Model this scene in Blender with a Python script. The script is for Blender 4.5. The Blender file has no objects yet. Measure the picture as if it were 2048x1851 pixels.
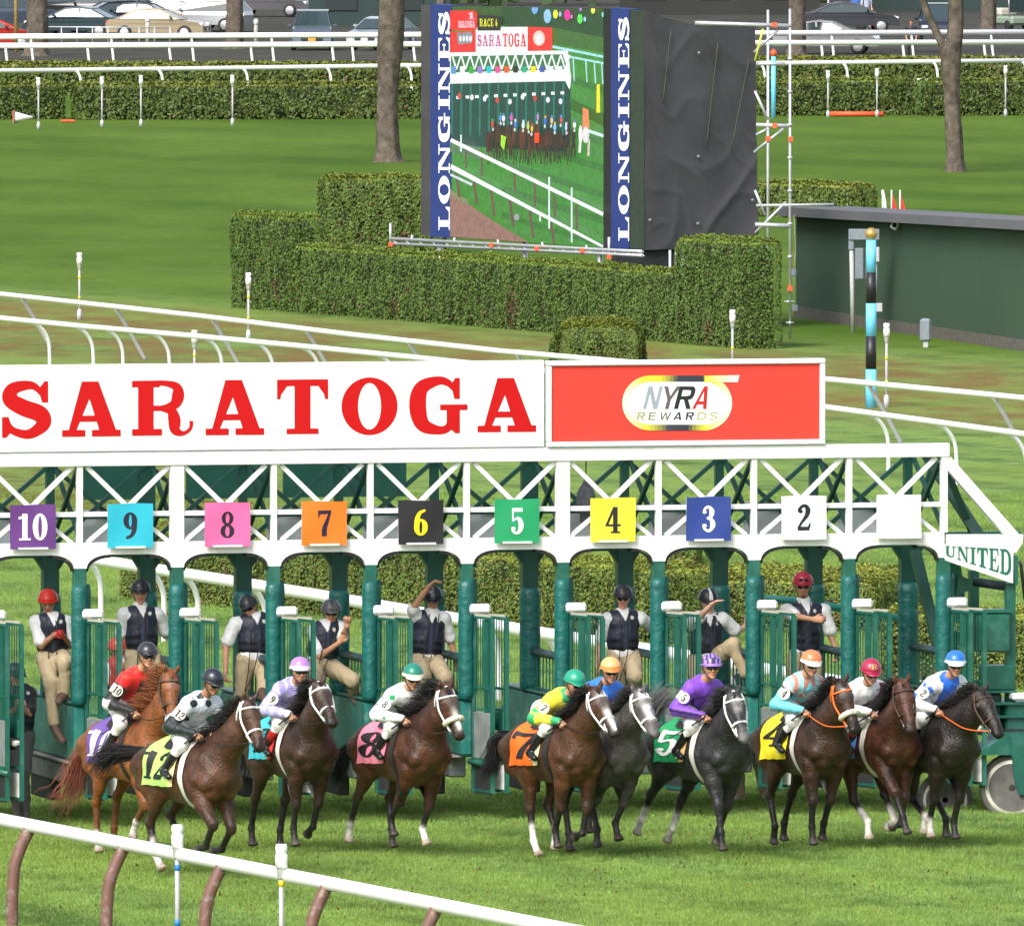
import bpy, bmesh, math, random
import numpy as np
from mathutils import Vector, Matrix
from mathutils.geometry import tessellate_polygon

# ---------------------------------------------------------------- camera, light, exposure
SC = bpy.context.scene
COL = SC.collection
F = 30960.0; H = 12.15; PT = math.atan((925.5+450)/F)      # focal length in photo pixels, camera height, pitch
cd = bpy.data.cameras.new('camera'); cam = bpy.data.objects.new('camera', cd); COL.objects.link(cam)
cam.location = (0, 0, H); cam.rotation_euler = (math.pi/2-PT, 0, 0)
cd.sensor_width = 36; cd.lens = F/2048*36; cd.clip_start = 1; cd.clip_end = 4000
SC.camera = cam
SUN_EL, SUN_AZ = 43, 208          # azimuth clockwise from +Y: behind the camera, to the left
w = bpy.data.worlds.new("World"); SC.world = w; w.use_nodes = True
nt = w.node_tree; nt.nodes.clear()
sky = nt.nodes.new('ShaderNodeTexSky'); sky.sky_type = 'NISHITA'; sky.sun_disc = False
sky.sun_elevation = math.radians(SUN_EL); sky.sun_rotation = math.radians(SUN_AZ)
sky.air_density = 1.0; sky.dust_density = 3.0; sky.ozone_density = 0.6
bg = nt.nodes.new('ShaderNodeBackground'); bg.inputs['Strength'].default_value = 0.15
wo = nt.nodes.new('ShaderNodeOutputWorld')
hs_ = nt.nodes.new('ShaderNodeHueSaturation'); hs_.inputs['Saturation'].default_value = .55      # thin high cloud
nt.links.new(sky.outputs[0], hs_.inputs['Color']); nt.links.new(hs_.outputs[0], bg.inputs[0]); nt.links.new(bg.outputs[0], wo.inputs[0])
sd = bpy.data.lights.new('sun', 'SUN'); sd.energy = 1.9; sd.angle = math.radians(26); sd.color = (1, .96, .89)
so = bpy.data.objects.new('sun', sd); COL.objects.link(so)
az, el = math.radians(SUN_AZ), math.radians(SUN_EL)
sv = Vector((math.sin(az)*math.cos(el), math.cos(az)*math.cos(el), math.sin(el)))
so.rotation_euler = sv.to_track_quat('Z', 'Y').to_euler(); so.location = (0, 100, 60)
SC.view_settings.view_transform = 'Standard'; SC.view_settings.look = 'None'
SC.view_settings.gamma = 1; SC.view_settings.exposure = 0.78
SC.view_settings.use_curve_mapping = False
SC.cycles.max_bounces = 6; SC.cycles.transparent_max_bounces = 6
RNG = random.Random(7)
NR = np.random.RandomState(3)

# ---------------------------------------------------------------- geometry of the view: photo pixel -> point in the place
def ray(px, py):
    c, s = math.cos(PT), math.sin(PT); a = px-1024; b = 925.5-py
    return Vector((a, c*F+s*b, -s*F+c*b))
def G(px, py, z=0.0):
    d = ray(px, py); t = (z-H)/d.z
    return Vector((d.x*t, d.y*t, z))
def P(px, py, Y):
    d = ray(px, py); t = Y/d.y
    return Vector((d.x*t, Y, H+d.z*t))
def scale_at(Y): return F/Y
def onplane(px, py, o, n):
    d = ray(px, py); c = Vector((0, 0, H)); t = (Vector(o)-c).dot(Vector(n))/d.dot(Vector(n))
    return c+d*t
YAW = math.radians(14); GO = Vector((0, 180.0, 0))
GM = Matrix.Translation(GO) @ Matrix.Rotation(YAW, 4, 'Z'); GMI = GM.inverted()
def GP(px, py, yl=0.0):
    "photo pixel -> gate-frame point on the plane y = yl"
    n = Vector((-math.sin(YAW), math.cos(YAW), 0))
    return GMI @ onplane(px, py, GO+n*yl, n)

# ---------------------------------------------------------------- materials
MATS = {}
def nodes(m): m.use_nodes = True; return m.node_tree.nodes, m.node_tree.links
def mat(name, col, rough=.6, metal=0., var=0., vscale=8., bump=0., bscale=40., emis=0., spec=.5, dirt=None, dscale=2., coat=0., two=False):
    if name in MATS: return MATS[name]
    m = bpy.data.materials.new(name); N, L = nodes(m); b = N['Principled BSDF']
    b.inputs['Base Color'].default_value = (*col, 1); b.inputs['Roughness'].default_value = rough
    b.inputs['Metallic'].default_value = metal; b.inputs['Specular IOR Level'].default_value = spec
    b.inputs['Coat Weight'].default_value = coat
    tc = None
    if var or bump or dirt:
        tc = N.new('ShaderNodeTexCoord')
    last = None
    if var:
        n = N.new('ShaderNodeTexNoise'); n.inputs['Scale'].default_value = vscale; n.inputs['Detail'].default_value = 5
        L.new(tc.outputs['Object'], n.inputs['Vector'])
        r = N.new('ShaderNodeMapRange'); r.inputs[1].default_value = .25; r.inputs[2].default_value = .75
        r.inputs[3].default_value = 1-var; r.inputs[4].default_value = 1+var
        L.new(n.outputs[0], r.inputs[0])
        mx = N.new('ShaderNodeMix'); mx.data_type = 'RGBA'; mx.blend_type = 'MULTIPLY'; mx.inputs[0].default_value = 1
        mx.inputs[6].default_value = (*col, 1); L.new(r.outputs[0], mx.inputs[7]); last = mx.outputs[2]
    if dirt:
        n = N.new('ShaderNodeTexNoise'); n.inputs['Scale'].default_value = dscale; n.inputs['Detail'].default_value = 8; n.inputs['Roughness'].default_value = .7
        L.new(tc.outputs['Object'], n.inputs['Vector'])
        r = N.new('ShaderNodeMapRange'); r.inputs[1].default_value = .52; r.inputs[2].default_value = .7
        L.new(n.outputs[0], r.inputs[0])
        mx = N.new('ShaderNodeMix'); mx.data_type = 'RGBA'; L.new(r.outputs[0], mx.inputs[0])
        if last: L.new(last, mx.inputs[6])
        else: mx.inputs[6].default_value = (*col, 1)
        mx.inputs[7].default_value = (*dirt, 1); last = mx.outputs[2]
    if last: L.new(last, b.inputs['Base Color'])
    if bump:
        n = N.new('ShaderNodeTexNoise'); n.inputs['Scale'].default_value = bscale; n.inputs['Detail'].default_value = 4
        L.new(tc.outputs['Object'], n.inputs['Vector'])
        bp = N.new('ShaderNodeBump'); bp.inputs['Strength'].default_value = bump; bp.inputs['Distance'].default_value = .02
        L.new(n.outputs[0], bp.inputs['Height']); L.new(bp.outputs[0], b.inputs['Normal'])
    if emis:
        b.inputs['Emission Color'].default_value = (*col, 1); b.inputs['Emission Strength'].default_value = emis
    MATS[name] = m; return m
def attrmat(name, rough=.5, bump=0., bscale=60., spec=.5, sheen=0., var=0., vscale=20., coat=0.):
    "base colour from the mesh's own colour attribute 'tint'"
    if name in MATS: return MATS[name]
    m = bpy.data.materials.new(name); N, L = nodes(m); b = N['Principled BSDF']
    a = N.new('ShaderNodeAttribute'); a.attribute_name = 'tint'
    b.inputs['Roughness'].default_value = rough; b.inputs['Specular IOR Level'].default_value = spec
    b.inputs['Sheen Weight'].default_value = sheen; b.inputs['Coat Weight'].default_value = coat; b.inputs['Coat Roughness'].default_value = .35
    tc = N.new('ShaderNodeTexCoord'); src = a.outputs['Color']
    if var:
        n = N.new('ShaderNodeTexNoise'); n.inputs['Scale'].default_value = vscale; n.inputs['Detail'].default_value = 5
        L.new(tc.outputs['Object'], n.inputs['Vector'])
        r = N.new('ShaderNodeMapRange'); r.inputs[1].default_value = .25; r.inputs[2].default_value = .75
        r.inputs[3].default_value = 1-var; r.inputs[4].default_value = 1+var; L.new(n.outputs[0], r.inputs[0])
        mx = N.new('ShaderNodeMix'); mx.data_type = 'RGBA'; mx.blend_type = 'MULTIPLY'; mx.inputs[0].default_value = 1
        L.new(src, mx.inputs[6]); L.new(r.outputs[0], mx.inputs[7]); src = mx.outputs[2]
    L.new(src, b.inputs['Base Color'])
    if bump:
        n = N.new('ShaderNodeTexNoise'); n.inputs['Scale'].default_value = bscale; n.inputs['Detail'].default_value = 4
        L.new(tc.outputs['Object'], n.inputs['Vector'])
        bp = N.new('ShaderNodeBump'); bp.inputs['Strength'].default_value = bump; bp.inputs['Distance'].default_value = .02
        L.new(n.outputs[0], bp.inputs['Height']); L.new(bp.outputs[0], b.inputs['Normal'])
    MATS[name] = m; return m

WHITE = mat('white_paint', (.8, .8, .79), .35, var=.03, vscale=3, dirt=(.62, .62, .58), dscale=1.7)
RAILW = mat('rail_white', (.82, .82, .82), .35, var=.02, vscale=2)
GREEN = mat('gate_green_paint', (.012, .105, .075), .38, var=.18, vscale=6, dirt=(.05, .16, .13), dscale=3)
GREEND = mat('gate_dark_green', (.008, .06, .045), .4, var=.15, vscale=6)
PAD = mat('green_vinyl_pad', (.008, .112, .1), .38, var=.25, vscale=7, bump=1., bscale=11)
PANELG = mat('green_padded_panel', (.012, .15, .13), .5, var=.25, vscale=5, bump=.5, bscale=5, dirt=(.12, .24, .21), dscale=4)
GREYBOX = mat('weathered_grey_box', (.17, .19, .19), .7, var=.3, vscale=6, dirt=(.2, .2, .18), dscale=5)
DARK = mat('dark_rubber', (.02, .022, .024), .7, var=.2)
BLACK = mat('black', (.012, .012, .014), .5)
STEEL = mat('steel', (.5, .52, .54), .35, .7, var=.1)
GALV = mat('galvanised_tube', (.55, .57, .6), .4, .5, var=.12, vscale=4)
ORANGE = mat('orange_plastic', (.9, .1, .03), .5)

# ---------------------------------------------------------------- mesh helpers
def setmesh(me, mats):
    for m in (mats if isinstance(mats, (list, tuple)) else [mats]): me.materials.append(m)
class MB:
    def __init__(s): s.v = []; s.f = []; s.mi = []; s.sm = []; s.cl = []; s.c = None
    def add(s, vs, fs, mi=0, smooth=False):
        b = len(s.v); s.v += [tuple(v) for v in vs]
        for f in fs: s.f.append(tuple(b+i for i in f)); s.mi.append(mi); s.sm.append(smooth); s.cl.append(s.c or (.5, .5, .5))
        return s
    def box(s, c, d, rot=None, mi=0, bev=0.):
        c = Vector(c); hx, hy, hz = d[0]/2, d[1]/2, d[2]/2
        if bev and bev < min(hx, hy, hz):
            vs = []; R = rot if rot is not None else Matrix.Identity(3)
            loops = [(hz-0, bev), (hz-bev, 0), (-hz+bev, 0), (-hz, bev)]
            for z, ins in loops:
                for x, y in ((-hx+ins+(bev if not ins else 0), -hy+ins), (hx-ins-(bev if not ins else 0), -hy+ins), (hx-ins, -hy+ins+(bev if not ins else 0)), (hx-ins, hy-ins-(bev if not ins else 0)),
                             (hx-ins-(bev if not ins else 0), hy-ins), (-hx+ins+(bev if not ins else 0), hy-ins), (-hx+ins, hy-ins-(bev if not ins else 0)), (-hx+ins, -hy+ins+(bev if not ins else 0))):
                    vs.append(c+R @ Vector((x, y, z)))
            fs = [tuple(range(8))]+[(8*i+(k+1) % 8, 8*i+k, 8*i+k+8, 8*i+(k+1) % 8+8) for i in range(3) for k in range(8)]+[tuple(range(31, 23, -1))]
            return s.add(vs, fs, mi)
        vs = [Vector((sx*hx, sy*hy, sz*hz)) for sx in (-1, 1) for sy in (-1, 1) for sz in (-1, 1)]
        if rot is not None: vs = [rot @ v for v in vs]
        vs = [v+c for v in vs]
        return s.add(vs, [(0, 1, 3, 2), (4, 6, 7, 5), (0, 4, 5, 1), (2, 3, 7, 6), (0, 2, 6, 4), (1, 5, 7, 3)], mi)
    def bar(s, a, b, wd, th, mi=0, up=(0, 1, 0)):
        "rectangular bar from a to b; th is measured along 'up'"
        a, b = Vector(a), Vector(b); z = (b-a); L = z.length
        if L < 1e-6: return s
        z.normalize(); y = Vector(up); y = (y-z*y.dot(z))
        if y.length < 1e-4: y = Vector((1, 0, 0)); y = y-z*y.dot(z)
        y.normalize(); x = y.cross(z)
        R = Matrix((x, y, z)).transposed()
        return s.box((a+b)/2, (wd, th, L), R, mi)
    def tube(s, pts, r, n=8, mi=0, cap=True, smooth=True, flat=None):
        pts = [Vector(p) for p in pts]; rs = r if isinstance(r, (list, tuple)) else [r]*len(pts)
        vs = []; up = None
        for i, p in enumerate(pts):
            t = (pts[min(i+1, len(pts)-1)]-pts[max(i-1, 0)]).normalized()
            if up is None:
                up = Vector((0, 0, 1)) if abs(t.z) < .9 else Vector((0, 1, 0))
            u = (up-t*up.dot(t)); u = u.normalized() if u.length > 1e-6 else t.orthogonal().normalized(); up = u; q = t.cross(u)
            for k in range(n):
                a = 2*math.pi*k/n; ru = rs[i]*(flat if flat else 1)
                vs.append(p+u*math.cos(a)*ru+q*math.sin(a)*rs[i])
        fs = [(i*n+k, i*n+(k+1) % n, (i+1)*n+(k+1) % n, (i+1)*n+k) for i in range(len(pts)-1) for k in range(n)]
        s.add(vs, fs, mi, smooth)
        if cap:
            b = len(s.v)-len(vs)
            s.f.append(tuple(b+k for k in reversed(range(n)))); s.mi.append(mi); s.sm.append(False); s.cl.append(s.c or (.5, .5, .5))
            s.f.append(tuple(b+(len(pts)-1)*n+k for k in range(n))); s.mi.append(mi); s.sm.append(False); s.cl.append(s.c or (.5, .5, .5))
        return s
    def lathe(s, prof, o=(0, 0, 0), n=16, mi=0, R=None, smooth=True):
        o = Vector(o); vs = []
        for r, z in prof:
            for k in range(n):
                a = 2*math.pi*k/n; v = Vector((r*math.cos(a), r*math.sin(a), z))
                vs.append(o+(R @ v if R is not None else v))
        fs = [(i*n+k, i*n+(k+1) % n, (i+1)*n+(k+1) % n, (i+1)*n+k) for i in range(len(prof)-1) for k in range(n)]
        fs += [tuple(reversed(range(n))), tuple((len(prof)-1)*n+k for k in range(n))]
        return s.add(vs, fs, mi, smooth)
    def prism(s, poly, z0, z1, fn, mi=0, holes=()):
        "polygon (2-D) extruded; fn(u, v, w) -> point"
        loops = [list(poly)]+[list(h) for h in holes]
        tri = tessellate_polygon([[Vector((p[0], p[1], 0)) for p in l] for l in loops])
        flat = [p for l in loops for p in l]; n = len(flat)
        vs = [fn(u, v, z1) for u, v in flat]+[fn(u, v, z0) for u, v in flat]
        fs = []
        for t in tri:
            a, b, c = [flat[i] for i in t]
            ar = (b[0]-a[0])*(c[1]-a[1])-(b[1]-a[1])*(c[0]-a[0])
            if abs(ar) < 1e-12: continue
            t = tuple(t) if ar > 0 else tuple(reversed(t))
            fs.append(t)
            if z0 != z1: fs.append(tuple(i+n for i in reversed(t)))
        if z0 != z1:
            b = 0
            for l in loops:
                m = len(l)
                for k in range(m): fs.append((b+k, b+(k+1) % m, b+(k+1) % m+n, b+k+n))
                b += m
        return s.add(vs, fs, mi)
    def build(s, name, mats, parent=None, **tags):
        me = bpy.data.meshes.new(name); me.from_pydata([tuple(v) for v in s.v], [], s.f)
        me.polygons.foreach_set('material_index', s.mi); me.polygons.foreach_set('use_smooth', s.sm)
        if s.c is not None or any(c != (.5, .5, .5) for c in s.cl[:1]):
            a = me.attributes.new('tint', 'FLOAT_COLOR', 'CORNER'); arr = []
            for f, c in zip(s.f, s.cl): arr += [c[0], c[1], c[2], 1.]*len(f)
            a.data.foreach_set('color', arr)
        setmesh(me, mats); me.update()
        return link(name, me, parent, **tags)
def link(name, me, parent=None, **tags):
    o = bpy.data.objects.new(name, me); COL.objects.link(o)
    if parent is not None: o.parent = parent
    for k, v in tags.items(): o[k] = v
    return o
def thing(name, label, cat, loc=(0, 0, 0), rz=0., group=None):
    o = bpy.data.objects.new(name, None); COL.objects.link(o); o.empty_display_size = .2
    o.location = loc; o.rotation_euler = (0, 0, rz); o['label'] = label; o['category'] = cat
    if group: o['group'] = group
    return o
def tag(o, label, cat, group=None):
    o['label'] = label; o['category'] = cat
    if group: o['group'] = group
    return o
def at(o, loc, rz=None):
    o.location = loc
    if rz is not None: o.rotation_euler = (0, 0, rz)
    return o
def dup(root, loc, rz=None, label=None):
    r = root.copy(); COL.objects.link(r); r.location = loc
    if rz is not None: r.rotation_euler = (0, 0, rz)
    if label: r['label'] = label
    for ch in list(root.children):
        c = ch.copy(); COL.objects.link(c); c.parent = r
        for g in ch.children:
            d = g.copy(); COL.objects.link(d); d.parent = c
    return r
def cubic(pts, n=8):
    "Catmull-Rom through points"
    pts = [Vector(p) for p in pts]; out = []
    for i in range(len(pts)-1):
        p0 = pts[max(i-1, 0)]; p1 = pts[i]; p2 = pts[i+1]; p3 = pts[min(i+2, len(pts)-1)]
        for k in range(n):
            t = k/n
            out.append(.5*((2*p1)+(p2-p0)*t+(2*p0-5*p1+4*p2-p3)*t*t+(-p0+3*p1-3*p2+p3)*t**3))
    out.append(pts[-1]); return out

# ---------------------------------------------------------------- lettering: strokes of varying width, each a thin raised piece
def ribbon(pts, ws, n=6):
    p = cubic([(x, y, w) for (x, y), w in zip(pts, ws)], n); L = []; R = []
    for i, q in enumerate(p):
        t = p[min(i+1, len(p)-1)]-p[max(i-1, 0)]; l = math.hypot(t.x, t.y) or 1; nx, ny = -t.y/l, t.x/l
        L.append((q.x+nx*q.z/2, q.y+ny*q.z/2)); R.append((q.x-nx*q.z/2, q.y-ny*q.z/2))
    return ('s', L, R)
def rect(x0, y0, x1, y1): return ('p', [(x0, y0), (x1, y0), (x1, y1), (x0, y1)])
def poly(*p): return ('p', list(p))
def ell(cx, cy, rx, ry, n=28): return [(cx+rx*math.cos(2*math.pi*k/n), cy+ry*math.sin(2*math.pi*k/n)) for k in range(n)]
def ring(cx, cy, rx, ry, ix, iy): return ('h', ell(cx, cy, rx, ry), ell(cx, cy, ix, iy))
T = .2
GLY = {   # slab-serif capitals, height 1
 'S': (.8, [ribbon([(.68, .72), (.55, .9), (.38, .93), (.17, .86), (.14, .68), (.36, .53), (.62, .42), (.68, .24), (.5, .08), (.33, .065), (.14, .16), (.08, .36)], [.05, .12, .17, .22, .26, .29, .29, .24, .18, .15, .12, .05]),
            poly((.66, .62), (.76, .62), (.76, 1), (.7, 1), (.6, .86)), poly((.0, 0), (.07, 0), (.15, .1), (.11, .37), (0, .37))]),
 'A': (1.06, [poly((.1, .04), (.23, .04), (.56, .84), (.48, 1), (.36, 1)), poly((.40, 1), (.66, 1), (1.0, .06), (.69, .06)), rect(.24, .27, .78, .38), rect(0, 0, .42, .12), rect(.54, 0, 1.06, .12)]),
 'R': (1.12, [rect(.11, 0, .39, 1), rect(0, .88, .5, 1), rect(0, 0, .54, .12), ribbon([(.36, .95), (.6, .95), (.8, .88), (.83, .72), (.76, .56), (.56, .5), (.36, .5)], [.1, .1, .16, .22, .18, .1, .1]),
             ribbon([(.52, .5), (.7, .45), (.76, .3), (.78, .1), (.92, .035), (1.05, .12), (1.07, .26)], [.1, .16, .22, .18, .08, .06, .07])]),
 'T': (.96, [rect(.33, 0, .63, 1), rect(0, .88, .96, 1), rect(.18, 0, .78, .1), poly((0, .9), (.1, .9), (.06, .64), (0, .64)), poly((.86, .9), (.96, .9), (.96, .64), (.9, .64)), poly((.1, .9), (.2, .9), (.07, .72)), poly((.76, .9), (.87, .9), (.89, .72))]),
 'O': (1.02, [('h', ell(.51, .5, .51, .52, 48), ell(.51, .5, .21, .42, 48))]),
 'G': (1.06, [ribbon([(.86, .7), (.7, .9), (.5, .95), (.2, .82), (.13, .5), (.22, .17), (.5, .06), (.68, .1), (.78, .3)], [.05, .12, .16, .26, .31, .26, .16, .14, .14]),
             poly((.8, .62), (.9, .62), (.9, 1), (.82, 1), (.74, .88)), rect(.54, .42, 1.04, .52), poly((.66, .44), (.9, .44), (.9, 0), (.82, 0), (.66, .14))]),
 'L': (.86, [rect(.12, 0, .36, 1), rect(0, .92, .48, 1), rect(0, 0, .84, .08), poly((.66, .05), (.84, .05), (.86, .36), (.8, .36))]),
 'N': (1.06, [rect(.12, 0, .22, 1), rect(.82, 0, .92, 1), poly((.05, 1), (.34, 1), (.92, .0), (.8, 0)), poly((.2, 1), (.36, 1), (.92, .12), (.92, 0), (.78, 0)), rect(0, .92, .3, 1), rect(0, 0, .36, .08), rect(.68, .92, 1.06, 1)]),
 'I': (.52, [rect(.14, 0, .38, 1), rect(0, .92, .52, 1), rect(0, 0, .52, .08)]),
 'E': (.88, [rect(.12, 0, .36, 1), rect(0, .92, .84, 1), rect(0, 0, .84, .08), rect(.36, .46, .6, .54), poly((.7, .95), (.84, .95), (.84, .68), (.78, .68)), poly((.66, .05), (.84, .05), (.88, .34), (.82, .34)), rect(.56, .36, .62, .64)]),
 'U': (.98, [rect(.1, .3, .34, 1), rect(0, .92, .46, 1), rect(.72, .3, .82, 1), rect(.6, .92, .98, 1), ribbon([(.22, .32), (.25, .12), (.46, .06), (.68, .12), (.77, .32)], [.24, .2, .13, .1, .1])]),
 'D': (1.0, [rect(.12, 0, .36, 1), rect(0, .92, .5, 1), rect(0, 0, .5, .08), ribbon([(.36, .95), (.62, .92), (.85, .74), (.88, .5), (.85, .26), (.62, .08), (.36, .05)], [.1, .12, .22, .26, .22, .12, .1])]),
}
DIG = {   # tall condensed figures, height 1
 '1': (.42, [rect(.14, 0, .34, 1), rect(.02, 0, .46, .07), poly((.0, .78), (.2, .84), (.2, 1), (.14, .92), (0, .88))]),
 '0': (.56, [('h', ell(.28, .5, .28, .51), ell(.28, .5, .075, .42))]),
 '2': (.56, [ribbon([(.16, .72), (.1, .8), (.22, .94), (.36, .94), (.44, .78), (.38, .56), (.2, .32), (.08, .12)], [.12, .14, .12, .14, .2, .16, .1, .1]), rect(.03, .01, .5, .16), poly((.42, .1), (.53, .1), (.55, .3), (.5, .3)), ('p', ell(.15, .74, .09, .07, 14))]),
 '3': (.54, [ribbon([(.08, .78), (.16, .92), (.3, .94), (.4, .78), (.34, .58), (.2, .52)], [.1, .1, .12, .2, .14, .07]), ribbon([(.2, .52), (.36, .48), (.43, .28), (.34, .08), (.2, .05), (.06, .18)], [.07, .14, .2, .12, .1, .1]), ('p', ell(.11, .76, .08, .065, 14)), ('p', ell(.1, .24, .09, .07, 14))]),
 '4': (.6, [rect(.3, 0, .48, 1), rect(0, .26, .6, .34), poly((0, .3), (.3, .98), (.36, 1), (.36, .9), (.1, .3)), rect(.2, 0, .58, .06)]),
 '5': (.54, [rect(.07, .86, .48, 1), rect(.07, .5, .13, .95), ribbon([(.1, .5), (.22, .6), (.36, .56), (.42, .32), (.34, .1), (.2, .05), (.07, .17)], [.05, .08, .16, .2, .14, .1, .1]), ('p', ell(.11, .22, .09, .07, 14))]),
 '6': (.56, [('h', ell(.28, .31, .27, .32), ell(.28, .31, .06, .24)), ribbon([(.12, .3), (.13, .62), (.24, .86), (.45, .96)], [.2, .18, .13, .08])]),
 '7': (.54, [poly((.02, 1), (.54, 1), (.54, .88), (.02, .84)), ribbon([(.48, .9), (.38, .6), (.27, .3), (.27, .02)], [.1, .14, .19, .2]), poly((.02, .9), (.08, .9), (.07, .72), (.02, .72))]),
 '8': (.56, [('h', ell(.28, .25, .27, .26), ell(.28, .25, .085, .19)), ('h', ell(.28, .74, .23, .26), ell(.28, .74, .075, .19))]),
 '9': (.56, [('h', ell(.28, .69, .27, .32), ell(.28, .69, .06, .24)), ribbon([(.44, .7), (.43, .38), (.32, .14), (.11, .04)], [.2, .18, .13, .08])]),
}
def glyph(mb, pieces, fn, w0, dw, mi=0):
    for i, pc in enumerate(pieces):
        w = w0+dw*(i+1)
        if pc[0] == 's':
            L, R = pc[1], pc[2]; n = len(L)
            vs = [fn(u, v, w) for u, v in L]+[fn(u, v, w) for u, v in R]
            mb.add(vs, [(k, n+k, n+k+1, k+1) for k in range(n-1)], mi)
        elif pc[0] == 'h': mb.prism(pc[1], w, w, fn, mi, [pc[2]])
        else: mb.prism(pc[1], w, w, fn, mi)
def clipv(pl, v0, v1):
    for lim, sg in ((v0, 1), (v1, -1)):
        out = []
        for i, p in enumerate(pl):
            q = pl[(i+1) % len(pl)]; a, b = sg*(p[1]-lim), sg*(q[1]-lim)
            if a >= 0: out.append(p)
            if (a >= 0) != (b >= 0): t = a/(a-b); out.append((p[0]+(q[0]-p[0])*t, lim))
        pl = out
        if len(pl) < 3: return []
    return pl
def glyph_fine(mb, pieces, fn, w0, dw, mi=0):
    "like glyph, but cut into bands so that it follows a curved surface"
    for i, pc in enumerate(pieces):
        w = w0+dw*(i+1)
        if pc[0] == 'p':
            for k in range(-1, 11):
                for c0, c1 in ((-.1, .15), (.15, .3), (.3, .45), (.45, .7), (.7, 1.2)):
                    q = clipv(pc[1], k*.1, k*.1+.1); q = [(y, x) for x, y in q]; q = clipv(q, c0, c1) if len(q) > 2 else []; q = [(y, x) for x, y in q]
                    if len(q) > 2: mb.add([fn(u, v, w) for u, v in q], [tuple(range(len(q)))], mi)
        elif pc[0] == 'h':
            A, B_ = pc[1], pc[2]; n = len(A)
            for k in range(n): mb.add([fn(*A[k], w), fn(*A[(k+1) % n], w), fn(*B_[(k+1) % n], w), fn(*B_[k], w)], [(0, 1, 2, 3)], mi)
        else: glyph(mb, [pc], fn, w-dw, dw, mi)
def text(mb, s, fn, w0=0., dw=.0006, table=GLY, gap=.16, fit=None, mi=0, g=None):
    "fn(u, v, w) with u running 0..total width, v 0..1; returns total width"
    tot = sum(table[c][0] for c in s)+gap*(len(s)-1); x = 0
    for c in s:
        wdt, pcs = table[c]; x0 = x
        (g or glyph)(mb, pcs, (lambda u, v, w, x0=x0: fn((x0+u)/tot, v, w)), w0, dw, mi); x += wdt+gap
    return tot
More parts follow.
